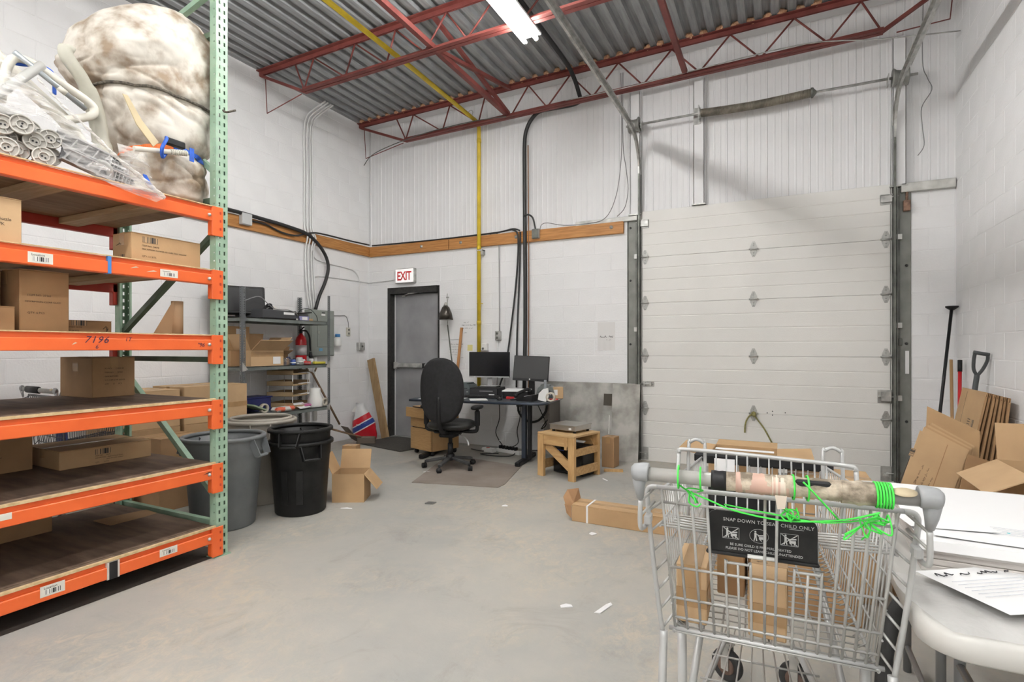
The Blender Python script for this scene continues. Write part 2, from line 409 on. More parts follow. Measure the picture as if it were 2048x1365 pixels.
for i in range(45):
    x = XL + .11 + i * .152 + random.uniform(-.012, .012)
    if x > XR - .05: break
    o = bpy.data.objects.new('insulation_tuft', tms[i % 4]); COL.objects.link(o); o.parent = ce
    o.location = (x, 6.115 + random.uniform(-.01, .01), deckz(x) + .013); o.rotation_euler = (random.uniform(-.4, .4), random.uniform(-.3, .3), random.uniform(-.5, .5))

def joist(label, y, tops, bots, x_end):
    t = thing('roof_joist', label, 'joist', (0, y, 0), group='red open web roof joists')
    def tz(x): return deckz(x) - .012
    def bz(x): return deckz(x) - .405
    for s in (-1, 1):
        mb = MB()
        p, q = Vector((XL + .01, s * .006, tz(XL) - .052)), Vector((x_end, s * .006, tz(x_end) - .052))
        mb.bar((p.x, s * .032, tz(p.x) - .004), (q.x, s * .032, tz(q.x) - .004), .05, .007); mb.bar((p.x, s * .01, tz(p.x) - .027), (q.x, s * .01, tz(q.x) - .027), .007, .05)
        part('top_chord', mb, RED, t)
        a, c = bots[0] - .02, bots[-1] + .02; mb = MB()
        mb.bar((a, s * .028, bz(a)), (c, s * .028, bz(c)), .045, .007); mb.bar((a, s * .01, bz(a) + .022), (c, s * .01, bz(c) + .022), .007, .045)
        part('bottom_chord', mb, RED, t)
    zig = []
    for a, c in zip(tops, bots): zig += [(a, tz(a) - .05), (c, bz(c) + .02)]
    zig = sorted(zig)
    for (a, za), (c, zc) in zip(zig[:-1], zig[1:]): part('web_bar', MB().tube([(a, 0, za), (c, 0, zc)], .0095, 6), RED, t)
    part('end_strut', MB().bar((XL + .03, 0, tz(XL) - .05), (bots[0], 0, bz(bots[0])), .04, .03), RED, t)
    if x_end > 1: part('end_strut', MB().bar((x_end - .03, 0, tz(x_end) - .05), (bots[-1], 0, bz(bots[-1])), .04, .03), RED, t)
    part('hanger_rod', MB().tube([(XL + .1, 0, tz(XL) - .08), (XL + .13, 0, bz(XL) - .12), (bots[0] - .04, 0, bz(bots[0]) - .02)], .006, 6), RED, t)
    if x_end > 1: part('hanger_rod', MB().tube([(x_end - .05, 0, tz(x_end) - .08), (x_end - .08, 0, bz(x_end) - .02), (bots[-1] + .12, 0, bz(bots[-1]) - .03)], .006, 6), RED, t)
    return t
tp = [-4.86, -4.57, -3.97, -3.43, -2.81, -2.26, -1.67, -1.07, -.47, .13, .70]
bt = [-4.70, -4.09, -3.53, -3.05, -2.56, -1.98, -1.39, -.78, -.18, .42, .86]
joist('red open web roof joist running along the back wall', 6.15, tp, bt, XR - .01)
joist('red open web roof joist crossing above the ceiling lamp, nearer than the back wall joist', 4.45, [x - .1 for x in tp], [x - .12 for x in bt], XR - .01)
t = thing('joist_bridging', 'red crossed angle irons between the two joists left of the lamp', 'brace', (-3.06, 0, 0))
part('lower_angle', MB().angle((-.02, 6.13, 4.25), (.06, 2.6, 4.25), .05, .006), RED, t)
part('diagonal_angle', MB().angle((0, 6.13, 4.26), (0, 4.47, 4.58), .038, .005), RED, t)
part('diagonal_angle', MB().angle((.02, 6.13, 4.57), (.02, 4.47, 4.25), .038, .005), RED, t)
t = thing('joist_bridging', 'red angle iron reaching down to the back wall joist right of the door track', 'brace', (-.90, 0, 0))
part('lower_angle', MB().angle((0, 6.13, 4.285), (.02, 2.6, 4.285), .05, .006), RED, t)

# ---------------- fluorescent strips ----------------
TUBE = mat('lit_tube', (1, 1, 1), 0.4, emit=(1.0, 0.985, 0.96), strength=TUBE_STRENGTH)
HOUS = mat('white_enamel', (0.8, 0.8, 0.8), 0.4)
def strip(x, y, label):
    t = thing('fluorescent_light', label, 'light', (x, y, 4.20), group='ceiling strip lights')
    part('housing', MB().box(-.105, .105, -1.20, 1.20, .035, .06, .004).box(-.05, .05, -1.20, 1.20, .06, .10, .004), HOUS, t)
    for s in (-1, 1):
        tb = part('tube', MB().tube([(s * .06, -1.18, .0), (s * .06, 1.18, .0)], .019, 12), TUBE, t)
        for e in (-1, 1): part('tube_cap', MB().tube([(0, e * 1.18, 0), (0, e * 1.205, 0)], .02, 12).box(-.01, .01, e * 1.19 - .008, e * 1.19 + .008, 0, .04), STEEL, tb, loc=(s * .06, 0, 0))
    for e in (-.9, .9): part('hanger', MB().tube([(0, e, .1), (0, e, deckz(x) - 4.2)], .003, 5), STEEL, t)
for i, (x, y) in enumerate(STRIPS):
    strip(x, y, 'bright white fluorescent strip light hanging under the roof deck' if i == 0 else ('', 'first strip light behind the camera in the middle row', 'last strip light behind the camera in the middle row', 'added fill strip light behind the camera towards the right wall', 'added fill strip light behind the camera near the left wall')[i])
# ---------------- overhead door ----------------
d1 = struct('door_1', None, None, 'off-white sectional overhead door')
YF = YB - .02
seams = [0.0, .61, 1.22, 1.83, 2.363, 2.897]
def section(z0, z1):
    n = 4; h = z1 - z0; pr = [(YF + .04, z0 + .001), (YF, z0 + .001)]
    for i in range(1, n):
        z = z0 + h * i / n
        pr += [(YF, z - .007), (YF + .0035, z - .003), (YF + .0035, z + .003), (YF, z + .007)]
    pr += [(YF, z1 - .004), (YF + .004, z1 - .001), (YF + .04, z1 - .001)]
    mb = MB(); k = len(pr)
    vs = [(OX0 + .045, y, z) for y, z in pr] + [(OX1 - .02, y, z) for y, z in pr]
    return mb.add(vs, [tuple(range(k)), tuple(range(k, 2 * k))[::-1]] + [(i, (i + 1) % k, k + (i + 1) % k, k + i) for i in range(k)])
secs = [part('door_section', section(seams[i], seams[i + 1]), DOORW, d1) for i in range(5)]
HB = mat('zinc_hinge', (0.42, 0.42, 0.40), 0.4, metal=0.4, var=0.15, scale=30)
hm = MB()
for s in (-1, 1): hm.prism([(-.03, s * .008), (-.034, s * .03), (-.012, s * .083), (.012, s * .083), (.034, s * .03), (.03, s * .008)], 0, .003, Matrix.Rotation(PI / 2, 4, 'X'))
hm.tube([(-.046, -.014, 0), (.046, -.014, 0)], .009, 8)
for s in (-1, 1): hm.box(s * .03 - .004, s * .03 + .004, -.018, 0, -.022, .022)
for z in (-.065, -.04, .04, .065): hm.lathe([(.006, 0), (.006, .004), (0, .005)], 6, mtx=Matrix.Translation((0, -.003, z)) @ Matrix.Rotation(PI / 2, 4, 'X'))
hme = hm.mesh('hinge'); hme.materials.append(HB)
for i in range(1, 5):
    for xx in (-1.405, -.252, .925):
        o = bpy.data.objects.new('hinge', hme); COL.objects.link(o); o.parent = secs[i - 1]; o.location = (xx, YF, seams[i])
for xx, s in ((-1.41, 1), (.925, -1)):
    part('top_bracket', MB().box(xx - .05, xx + .05, YF - .004, YF, 2.70, 2.80, .002).box(xx - .05, xx + .05, YF - .03, YF - .004, 2.785, 2.797).box(xx - .045, xx + .045, YF - .03, YF - .026, 2.72, 2.79).tube([(xx, YF - .02, 2.77), (xx - s * .1, YF - .02, 2.77)], .008, 8), STEEL, secs[4])
    part('corner_plate', MB().box(xx - .045, xx + .045, YF - .004, YF, .012, .16, .002).tube([(xx, YF - .012, .09), (xx - s * .09, YF - .012, .09)], .007, 8).box(xx - .02, xx + .02, YF - .02, YF - .004, .06, .085, .002), STEEL, secs[0])
part('lock_box', MB().box(.88, .965, YF - .045, YF, .79, .885, .004).box(.855, .975, YF - .003, YF, .77, .90, .001).tube([(.86, YF - .022, .835), (1.04, YF - .022, .835)], .009, 8), STEEL, secs[1])
part('slide_bolt', MB().box(-1.44, -1.30, YF - .006, YF, .86, .92, .002).tube([(-1.48, YF - .018, .89), (-1.31, YF - .018, .89)], .01, 8).box(-1.42, -1.40, YF - .03, YF, .87, .91).box(-1.35, -1.33, YF - .03, YF, .87, .91), STEEL, secs[1])
for xx, zz in ((-.12, .62), (-.07, .64), (-.07, .6), (.05, .63)): part('bolt_head', MB().lathe([(.006, 0), (.006, .003), (0, .004)], 6, mtx=Matrix.Translation((xx, YF, zz)) @ Matrix.Rotation(PI / 2, 4, 'X')), INK, secs[0])
ROPE = mat('olive_rope', (0.23, 0.21, 0.08), 0.85, var=0.3, scale=60)
solo('pull_rope', MB().tube(smooth_path([(-.338, YF - .015, .40), (-.33, YF - .02, .50), (-.30, YF - .03, .57), (-.255, YF - .035, .60), (-.20, YF - .03, .53), (-.14, YF - .02, .44), (-.06, YF - .02, .28), (.01, YF - .03, .155)], 4), .008, 7).lathe([(0, -.03), (.02, -.02), (.028, 0), (.02, .02), (0, .03)], 8, (-.25, YF - .035, .605)), ROPE, 'olive green pull rope knotted at the door centre', 'rope')
struct('trim_6', MB().box(OX0 + .04, OX1 - .02, YF + .005, YF + .035, -.0, .012), BLKM, 'black bottom seal of the overhead door')

# steel jambs, tracks
for nm, x0, x1, lb in (('door_jamb', OX0 - .115, OX0 + .0, 'grey steel jamb left of the overhead door'), ('door_jamb', OX1, OX1 + .115, 'grey steel jamb right of the overhead door')):
    t = thing(nm, lb, 'door jamb', ((x0 + x1) / 2, YB, 0)); w = (x1 - x0) / 2
    part('channel', MB().box(-w, w, -.012, .0, 0, 2.83, .003).box(-w, -w + .012, -.012, .1, 0, 2.83), JAMB, t)
    for z in (.6, 1.35, 2.1, 2.72): part('bolt', MB().lathe([(.013, 0), (.013, .006), (.005, .009), (0, .009)], 8, mtx=Matrix.Translation((.02 if x0 > 0 else -.02, -.012, z)) @ Matrix.Rotation(PI / 2, 4, 'X')), BLKM, t)
    if x0 > 0:
        part('label_strip', MB().box(.01, .04, -.014, -.012, 1.06, 1.28), PAPER, t, 'white label strip')
        part('junction_box', MB().box(-.01, .045, -.06, -.012, 2.62, 2.72, .004).tube([(.02, -.03, 2.72), (.02, -.03, 2.83)], .012, 8), mat('rusty_box', (0.22, 0.13, 0.09), 0.8, var=0.4, scale=25), t, 'rusty junction box')
        part('latch_plate', MB().box(-.045, -.015, -.03, -.012, 1.33, 1.40, .003), DARKST, t)
def track(xc, s, label):
    """J-section track: vertical, bend, horizontal run; s = side the lips turn to"""
    y0 = YB - .055; R = .42; zc = 3.33; path = [(y0, .02), (y0, zc)]
    path += [(y0 - R + R * math.cos(a), zc + R * math.sin(a)) for a in [PI / 2 * i / 8 for i in range(1, 9)]]; path += [(2.3, zc + R + .02)]
    prof = [(-.028, 0), (.028, 0), (.028, .028), (.024, .028), (.024, .004), (-.024, .004), (-.024, .02), (-.028, .02)]
    t = thing('door_track', label, 'door track', (xc, 0, 0)); k = len(prof)
    def run(pts):
        vs = []
        for i, (y, z) in enumerate(pts):
            a = pts[max(i - 1, 0)]; b = pts[min(i + 1, len(pts) - 1)]; dy, dz = b[0] - a[0], b[1] - a[1]; L = math.hypot(dy, dz); dy /= L; dz /= L
            n = (dz, -dy)      # in-plane normal
            for u, w in prof: vs.append((s * w * 1.0, y + n[0] * u, z + n[1] * u))
        fs = [(i * k + j, i * k + (j + 1) % k, (i + 1) * k + (j + 1) % k, (i + 1) * k + j) for i in range(len(pts) - 1) for j in range(k)]
        return MB().add(vs, fs)
    part('vertical_track', run(path[:2]), DARKST, t); part('curved_track', run(path[1:10]), STEEL, t); part('horizontal_track', run(path[9:]), STEEL, t)
    part('track_angle', MB().box(-s * .012, -s * .006, y0 - .03, YB - .013, .02, 2.85).box(-s * .04, -s * .012, YB - .02, YB - .013, .02, 2.85), DARKST, t)
    part('horizontal_angle', MB().bar((-s * .01, y0 - R - .1, zc + R + .05), (-s * .01, 2.3, zc + R + .07), .045, .05), STEEL, t)
    for z in (2.35, 1.5, .8): part('track_clip', MB().box(-s * .05, s * .0, y0 - .005, YB - .012, z, z + .05), STEEL, t)
    for yy in (3.0,): part('track_hanger', MB().bar((-s * .01, yy, zc + R + .08), (-s * .01, yy, deckz(xc)), .035, .005, up=(0, 1, 0)), STEEL, t)
track(-1.475, 1, 'galvanised track left of the overhead door bending back under the roof')
track(.998, -1, 'galvanised track right of the overhead door bending back under the roof')
# columns above the door
for x0, x1, zb, lb in ((-1.575, -1.457, 2.86, 'leftmost white steel post above the overhead door'), (-.864, -.747, 2.90, 'middle white steel post above the overhead door'), (.972, 1.084, 2.86, 'rightmost white steel post above the overhead door')):
    t = thing('wall_post', lb, 'post', ((x0 + x1) / 2, YB - .0, zb)); w = (x1 - x0) / 2
    part('channel', MB().box(-w, w, -.05, -.042, 0, 4.30 - zb, .002).box(-w, -w + .008, -.05, .03, 0, 4.30 - zb).box(w - .008, w, -.05, .03, 0, 4.30 - zb), SIDE, t)
    part('foot_plate', MB().box(-w - .02, w + .01, -.055, .03, -.0, .012), STEEL, t)
# torsion shaft
t = thing('torsion_shaft', 'steel shaft with coiled spring and cable drums above the overhead door', 'spring shaft', (0, YB - .12, 3.88))
part('shaft', MB().tube([(-1.60, 0, 0), (1.16, 0, 0)], .0125, 10), STEEL, t)
pts = []; n = 95
sp = MB()
for i in range(n * 8):
    u = i / (n * 8); a = i * 2 * PI / 8; pts.append((-.775 + u * 1.06, .042 * math.cos(a), .042 * math.sin(a) - .018 * math.sin(PI * u)))
part('spring', sp.tube(pts, .0053, 5), mat('oily_spring', (0.26, 0.235, 0.19), 0.45, metal=0.4, var=0.4, scale=9), t)
part('spring_core', MB().tube([(-.775, 0, 0), (-.25, 0, -.017), (.285, 0, 0)], .036, 12), MATS['oily_spring'], t)
for xx in (-1.51, 1.02):
    part('cable_drum', MB().lathe([(.02, -.06), (.082, -.06), (.082, -.05), (.066, -.03), (.06, .0), (.064, .035), (.085, .055), (.085, .066), (.02, .066)], 24, mtx=Matrix.Translation((xx, 0, 0)) @ Matrix.Rotation(PI / 2, 4, 'Y')), mat('drum_grey', (.22, .22, .205), .5, metal=.3, var=.2), t)
part('winding_cone', MB().lathe([(.014, -.02), (.05, -.02), (.05, .0), (.035, .01), (.014, .03)], 16, mtx=Matrix.Translation((.30, 0, 0)) @ Matrix.Rotation(PI / 2, 4, 'Y')), DARKST, t)
part('centre_bracket', MB().box(-.80, -.788, -.05, .075, -.07, .075).box(-.86, -.788, .06, .075, -.09, .09).lathe([(.014, -.02), (.05, -.02), (.05, .0), (.014, .01)], 16, mtx=Matrix.Translation((-.78, 0, 0)) @ Matrix.Rotation(PI / 2, 4, 'Y')), STEEL, t)
for xx in (-1.425, .925): part('end_bracket', MB().box(xx, xx + .006, -.04, .075, -.06, .04), STEEL, t)
for xx, xe in ((-1.44, -1.44), (.96, .96)): part('lift_cable', MB().tube([(xx, .04, -.05), (xe, .10, -1.05), (xe, .10, -3.75)], .0025, 5), DARKST, t)

# ---------------- exit door ----------------
d2 = struct('door_2', None, None, 'grey steel exit door in a black frame')
BLKF = mat('black_frame_paint', (0.012, 0.012, 0.012), 0.6, col2=(0.03, 0.028, 0.025), scale=30)
GREYD = mat('grey_door_paint', (0.25, 0.25, 0.26), 0.5, col2=(0.38, 0.38, 0.39), scale=2.2, contrast=(.3, .7), metal=.15)
yl = YB + .105
part('door_frame', MB().box(DX0, DX0 + .05, YB + .0, YB + .19, 0, DZ).box(DX1 - .05, DX1, YB + .03, YB + .19, 0, DZ).box(DX0 + .05, DX1 - .05, YB + .0, YB + .19, DZ - .09, DZ), BLKF, d2)
lf = part('door_leaf', MB().box(DX0 + .052, DX1 - .052, yl, yl + .045, .012, DZ - .095, .002), GREYD, d2)
part('edge_strip', MB().box(DX0 + .053, DX0 + .066, yl - .004, yl, .012, DZ - .095), PAPER, lf)
part('push_bar', MB().box(DX0 + .07, DX0 + .13, yl - .06, yl, 1.00, 1.10, .006).box(DX0 + .13, DX1 - .30, yl - .07, yl - .03, 1.02, 1.085, .006).box(DX1 - .30, DX1 - .12, yl - .055, yl - .02, 1.03, 1.075, .006).box(DX1 - .14, DX1 - .10, yl - .055, yl, 1.03, 1.075, .004), STEEL, lf)
part('bar_cap', MB().box(DX1 - .325, DX1 - .295, yl - .072, yl - .028, 1.018, 1.087, .004), BLK, lf)
part('door_closer', MB().tube([(-4.72, yl - .05, 2.15), (-4.44, yl - .05, 2.15)], .035, 12).box(-4.66, -4.60, yl - .1, yl - .02, 2.10, 2.19, .006).tube([(-4.63, yl - .09, 2.11), (-4.82, yl - .10, 2.09), (-4.95, yl - .02, 2.085)], .009, 8), STEEL, d2)
part('threshold', MB().box(DX0 + .05, DX1, YB + .0, YB + .19, 0, .012, .003), STEEL, d2)
part('lock_nub', MB().box(-4.99, -4.93, yl - .02, yl, 2.06, 2.08), STEEL, lf)

# exit sign
t = thing('exit_sign', 'white EXIT sign with red letters above the grey door', 'sign', (-4.83, YB, 2.345))
part('sign_case', MB().box(-.165, .165, -.07, 0, -.105, .105, .006), STEEL, t)
part('sign_face', MB().box(-.155, .155, -.0745, -.069, -.097, .097, .003), mat('sign_white', (0.8, 0.78, 0.77), 0.4, emit=(1, .95, .95), strength=.25), t)
o = text('EXIT', .165, mat('exit_red', (0.62, 0.02, 0.025), 0.5), t, (-.128, -.0752, -.062), '-y', space=.92, bold=.0035); o.scale = (.80, 1.06, 1)

# ---------------- pipes, conduits and cables ----------------
def pipe(name, label, cat, pts, r, m, n=10, k=None):
    return solo(name, MB().tube(smooth_path(pts, k) if k else pts, r, n), m, label, cat)
t = thing('gas_pipe', 'yellow gas pipe running along the roof and down the back wall', 'pipe', (-3.60, 6.29, 0))
bend = [(0, -.10 + .10 * math.sin(a), 4.21 + .10 * math.cos(a)) for a in [i * PI / 12 for i in range(7)]]
part('pipe', MB().tube([(.08, -3.9, 4.345)] + [(.04, -1.5, 4.33)] + bend + [(0, 0, .80)], .026, 12), YEL, t)
for z in (4.05, 2.62, 1.62): part('coupling', MB().tube([(0, 0, z), (0, 0, z + .05)], 0.030, 12), YEL, t)
part('pipe_clamp', MB().box(-.03, .06, -.025, .06, 2.60, 2.615).box(.03, .06, -.01, .065, 2.55, 2.62), STEEL, t)
for z in (1.9, .95): part('strap', MB().tube([(-.03, .05, z), (-.028, -.005, z), (0, -.027, z), (.028, -.005, z), (.03, .05, z)], .006, 5), YEL, t)
part('hanger_ring', MB().tube(arc((.0, -.22, 4.36), .035, 0, 2 * PI, 12), .005, 5), STEEL, t)
BLKC = mat('black_conduit', (0.02, 0.02, 0.02), 0.5)
b = [(-2.20, 4.6, 4.595), (-2.19, 5.75, 4.575), (-2.17, 6.02, 4.49), (-2.15, 6.14, 4.36), (-2.16, 6.22, 4.30), (-2.25, 6.25, 4.275), (-2.55, 6.26, 4.285), (-2.72, 6.265, 4.28), (-2.83, 6.27, 4.20), (-2.895, 6.27, 4.08), (-2.92, 6.27, 3.92), (-2.925, 6.28, 3.5), (-2.925, 6.29, 2.7), (-2.92, 6.29, 1.7), (-2.93, 6.28, .75)]
pipe('black_conduit', 'thick black conduit bending from the roof down behind the desk', 'conduit', b, .025, BLKC, 10, 4)
pipe('brown_cable', 'brown cable beside the thick black conduit on the back wall', 'cable', [(-2.885, 6.30, 3.9), (-2.885, 6.31, 3.2), (-2.88, 6.31, 2.2), (-2.885, 6.31, .8)], .007, mat('brown_cable', (0.28, 0.13, 0.06), .6), 6, 4)
pipe('black_cable', 'black cable slanting from the amber board down to the left monitor', 'cable', [(-3.20, 6.29, 2.835), (-3.08, 6.29, 2.83), (-3.02, 6.29, 2.72), (-3.04, 6.29, 2.25), (-3.10, 6.28, 1.7), (-3.18, 6.26, 1.1), (-3.26, 6.22, .8)], .012, BLKC, 8, 4)
pipe('black_cable', 'straight black cable hanging between the slanting cable and the thick conduit', 'cable', [(-2.99, 6.29, 2.80), (-3.0, 6.29, 2.3), (-3.03, 6.28, 1.5), (-3.035, 6.27, .8)], .012, BLKC, 8, 4)
pipe('black_cable', 'black cable laid along the top of the back wall boards', 'cable', [(-5.44, 6.31, 2.83), (-5.0, 6.32, 2.825), (-4.3, 6.32, 2.82), (-3.7, 6.32, 2.825), (-3.3, 6.31, 2.83), (-3.1, 6.30, 2.85), (-3.0, 6.30, 2.82)], .011, BLKC, 6, 4)
pipe('black_cable', 'short black cable looping into the open junction box on the board', 'cable', [(-2.93, 6.27, 2.99), (-2.86, 6.26, 3.0), (-2.80, 6.26, 2.95), (-2.775, 6.27, 2.84), (-2.77, 6.29, 2.77)], .011, BLKC, 8, 4)
GREYC = mat('grey_cable', (0.22, 0.22, 0.22), 0.6)
pipe('grey_cable', 'thin grey cable drooping from the roof to the amber board end', 'cable', [(-1.655, 6.2, 4.5), (-1.65, 6.22, 3.9), (-1.66, 6.23, 3.5), (-1.72, 6.24, 3.1), (-1.86, 6.28, 2.86), (-2.1, 6.31, 2.82), (-2.4, 6.31, 2.83), (-2.62, 6.30, 2.88), (-2.70, 6.30, 2.86), (-2.72, 6.30, 2.80)], .005, GREYC, 5, 5)
pipe('grey_cable', 'thin grey cable looping out beside the left door track', 'cable', [(-1.63, 6.2, 4.5), (-1.635, 6.22, 3.7), (-1.60, 6.22, 3.4), (-1.575, 6.22, 3.15), (-1.62, 6.25, 2.95), (-1.72, 6.28, 2.86)], .005, GREYC, 5, 5)
pipe('grey_cable', 'loose thin wire hanging in the corner right of the overhead door', 'cable', [(1.214, 6.3, 4.7), (1.206, 6.3, 4.03), (1.24, 6.29, 3.85), (1.275, 6.29, 3.73), (1.20, 6.3, 3.58), (1.205, 6.3, 3.4), (1.218, 6.3, 3.22), (1.17, 6.3, 3.13)], .004, GREYC, 5, 5)
pipe('steel_cable', 'thin steel cable strung along the bottom of the back joist', 'cable', [(-2.3, 6.10, 4.27), (-1.64, 6.09, 4.265), (-.9, 6.09, 4.29), (.18, 6.09, 4.32), (.83, 6.11, 4.22), (1.45, 6.13, 4.15)], .006, STEEL, 5, 4)
pipe('grey_cable', 'thin dark wire running off the left end of the back joist', 'cable', [(-5.5, 6.2, 4.0), (-5.3, 6.14, 4.10), (-4.9, 6.10, 4.17), (-4.3, 6.10, 4.24), (-3.6, 6.1, 4.26), (-3.1, 6.1, 4.23)], .006, DARKST, 5, 4)
CON = mat('painted_conduit', (0.74, 0.74, 0.735), 0.5)
pipe('wall_conduit', 'grey conduit from the amber board down to the outlet box left of the monitors', 'conduit', [(-3.45, 6.325, 2.82), (-3.37, 6.325, 2.835), (-3.33, 6.33, 2.78), (-3.32, 6.335, 2.6), (-3.315, 6.335, 2.0), (-3.315, 6.335, 1.53)], .009, mat('grey_conduit', (.36, .36, .36), .5), 8, 4)
pipe('wall_conduit', 'white conduit below the outlet box left of the monitors', 'conduit', [(-3.345, 6.335, 1.41), (-3.35, 6.335, .8)], .009, CON, 8)
# bundle of conduits on the left wall
ys = (5.10, 5.145, 5.20, 5.235)
for i, (y, lb) in enumerate(zip(ys, ('nearest', 'second', 'third', 'farthest'))):
    pipe('wall_conduit', lb + ' of four white conduits dropping to the electrical panel', 'conduit', [(-5.30, y + .15, 4.52), (-5.42, y + .06, 4.40), (-5.515, y, 4.22), (-5.52, y, 3.6), (-5.52, y, 2.9), (-5.46, y, 2.75), (-5.515, y + .01, 2.55), (-5.50, y + .02, 2.1), (-5.49, 5.16 + i * .04, 1.81)], .011, CON, 7, 3)
pipe('black_cable', 'thick black cable arching from the amber board into the electrical panel', 'cable', [(-5.48, 3.0, 2.83), (-5.47, 3.96, 2.84), (-5.47, 4.40, 2.83), (-5.46, 4.80, 2.81), (-5.45, 5.11, 2.765), (-5.45, 5.342, 2.61), (-5.45, 5.445, 2.42), (-5.45, 5.40, 2.21), (-5.46, 5.30, 2.0), (-5.47, 5.24, 1.81)], .022, BLKC, 10, 4)
pipe('black_cable', 'thin black cable sagging along the left wall board to the corner', 'cable', [(-5.48, 4.24, 2.775), (-5.48, 4.47, 2.78), (-5.48, 4.685, 2.73), (-5.48, 4.914, 2.725), (-5.47, 5.115, 2.79), (-5.48, 5.33, 2.83), (-5.49, 5.9, 2.835), (-5.48, 6.29, 2.84)], .011, BLKC, 7, 4)
pipe('wall_conduit', 'thin conduit bending along the left wall down to the switch box', 'conduit', [(-5.5, 5.24, 2.75), (-5.53, 5.26, 2.55), (-5.535, 5.38, 2.475), (-5.535, 5.84, 2.45), (-5.535, 6.04, 2.425), (-5.535, 6.135, 2.31), (-5.535, 6.14, 2.1), (-5.535, 6.14, 1.38)], .009, CON, 7, 4)
pipe('wall_conduit', 'thin conduit running round the corner to the EXIT sign', 'conduit', [(-5.52, 5.26, 1.9), (-5.535, 5.27, 2.2), (-5.535, 5.36, 2.27), (-5.535, 5.9, 2.285), (-5.53, 6.32, 2.285), (-5.5, 6.335, 2.285), (-5.2, 6.335, 2.295), (-4.98, 6.33, 2.31)], .009, CON, 7, 3)
pipe('wall_cable', 'thin grey cable curling from the shelf to the wall outlet', 'cable', [(-5.53, 5.55, 1.75), (-5.535, 5.75, 1.76), (-5.535, 5.86, 1.76), (-5.535, 5.91, 1.68), (-5.535, 5.92, 1.56)], .005, GREYC, 5, 4)

# boxes on walls
def wall_box(name, label, cat, loc, axis, w, h, d, m, cover=None, holes=()):
    t = thing(name, label, cat, loc, 0 if axis == 'x' else PI / 2)
    part('box', MB().box(-w / 2, w / 2, -d, 0, -h / 2, h / 2, .005), m, t)
    part('cover', MB().box(-w / 2 + .004, w / 2 - .004, -d - .004, -d, -h / 2 + .004, h / 2 - .004, .002), cover or m, t)
    for hx, hz in holes: part('socket', MB().lathe([(.016, 0), (.016, .005), (0, .005)], 10, mtx=Matrix.Translation((hx, -d - .004, hz)) @ Matrix.Rotation(PI / 2, 4, 'X')), DARKST, t)
    return t
wall_box('outlet_box', 'grey metal double outlet box on the wall above the left monitor', 'outlet', (-3.33, YB, 1.47), 'x', .075, .12, .055, STEEL, None, ((0, .028), (0, -.028)))
wall_box('plug_adapter', 'small white plug adapter beside the yellow pipe', 'outlet', (-3.53, YB, 1.32), 'x', .09, .10, .06, WHT, None, ((-.01, -.02),))
wall_box('outlet_box', 'open steel junction box mounted on the amber board', 'outlet', (-2.77, YB - .045, 2.755), 'x', .10, .12, .045, STEEL, DARKST)
wall_box('switch_box', 'grey steel switch box on the left wall near the corner', 'switch', (XL, 6.15, 1.33), 'y', .12, .115, .06, STEEL, None, ((0, 0),))
wall_box('outlet_box', 'white outlet cover on the left wall between shelf and switch box', 'outlet', (XL, 5.915, 1.54), 'y', .075, .12, .02, mat('ivory_plastic', (.62, .6, .53), .5), None, ((0, .026), (0, -.026)))
wall_box('junction_box', 'white junction box on the left wall board beside the rack', 'outlet', (XL + .045, 4.205, 2.78), 'y', .13, .13, .06, mat('pale_grey_plastic', (.55, .56, .56), .5))
# electrical panel
GRN = mat('panel_grey_green', (0.25, 0.275, 0.25), 0.45, var=0.04)
t = thing('electrical_panel', 'grey-green electrical panel box on the left wall behind the shelf', 'electrical panel', (XL, 5.335, 1.20), PI / 2)
part('cabinet', MB().box(-.21, .21, -.11, 0, 0, .61, .006), GRN, t)
part('cover', MB().box(-.20, .20, -.118, -.11, .008, .602, .003), GRN, t)
dr = part('panel_door', MB().box(-.10, .17, -.124, -.118, .12, .50, .002), GRN, t)
part('latch', MB().box(-.095, -.07, -.13, -.124, .29, .33, .002), STEEL, dr)
part('label', MB().box(-.03, .04, -.1195, -.118, .535, .56), PAPER, t); part('brand_plate', MB().box(-.02, .03, -.1195, -.118, .565, .58), INK, t)
part('sticker', MB().box(-.07, -.01, -.1195, -.118, .065, .105), mat('blue_sticker', (.15, .35, .55), .5), t)
# notes on the back wall
def note(name, label, x0, z1, x1, z0, lines, m=PAPER, roll=0.0):
    t = thing(name, label, 'note', ((x0 + x1) / 2, YB - .003, (z0 + z1) / 2), rot=(0, roll, 0)); w, h = (x1 - x0) / 2, (z1 - z0) / 2
    mb = MB(); n = 6
    vs = [(-w + 2 * w * i / n, -.001 - .006 * (j / n) ** 2 * (1 if i % 2 else .6), h - 2 * h * j / n) for j in range(n + 1) for i in range(n + 1)]
    mb.add(vs + [(a, b + .0006, c) for a, b, c in vs], [f for k in (0, 49) for j in range(n) for i in range(n) for f in [(k + j * 7 + i, k + j * 7 + i + 1, k + (j + 1) * 7 + i + 1, k + (j + 1) * 7 + i)]])
    part('sheet', mb, m, t)
    for s, size, dx, dz in lines: text(s, size * 1.15, INK, t, (-w + dx, -.0085, h - dz), '-y', .3, bold=.0007)
note('wall_note', 'handwritten white note left of the yellow pipe, the upper right one', -3.93, 1.70, -3.66, 1.40, [('~4', .03, .06, .05), ('~16', .025, .03, .09), ('~18', .022, .02, .13), ('~5', .022, .06, .19)])
note('wall_note', 'blank white sheet behind the lamp pole on the back wall', -4.20, 1.72, -3.94, 1.425, [])
note('wall_note', 'handwritten sheet behind the wooden stick, below the other notes', -4.13, 1.40, -3.84, 1.10, [('~14', .026, .05, .05), ('~20', .02, .03, .085), ('~18', .02, .03, .12), ('~14', .02, .03, .155), ('~12', .02, .06, .19), ('~8', .02, .14, .23)])
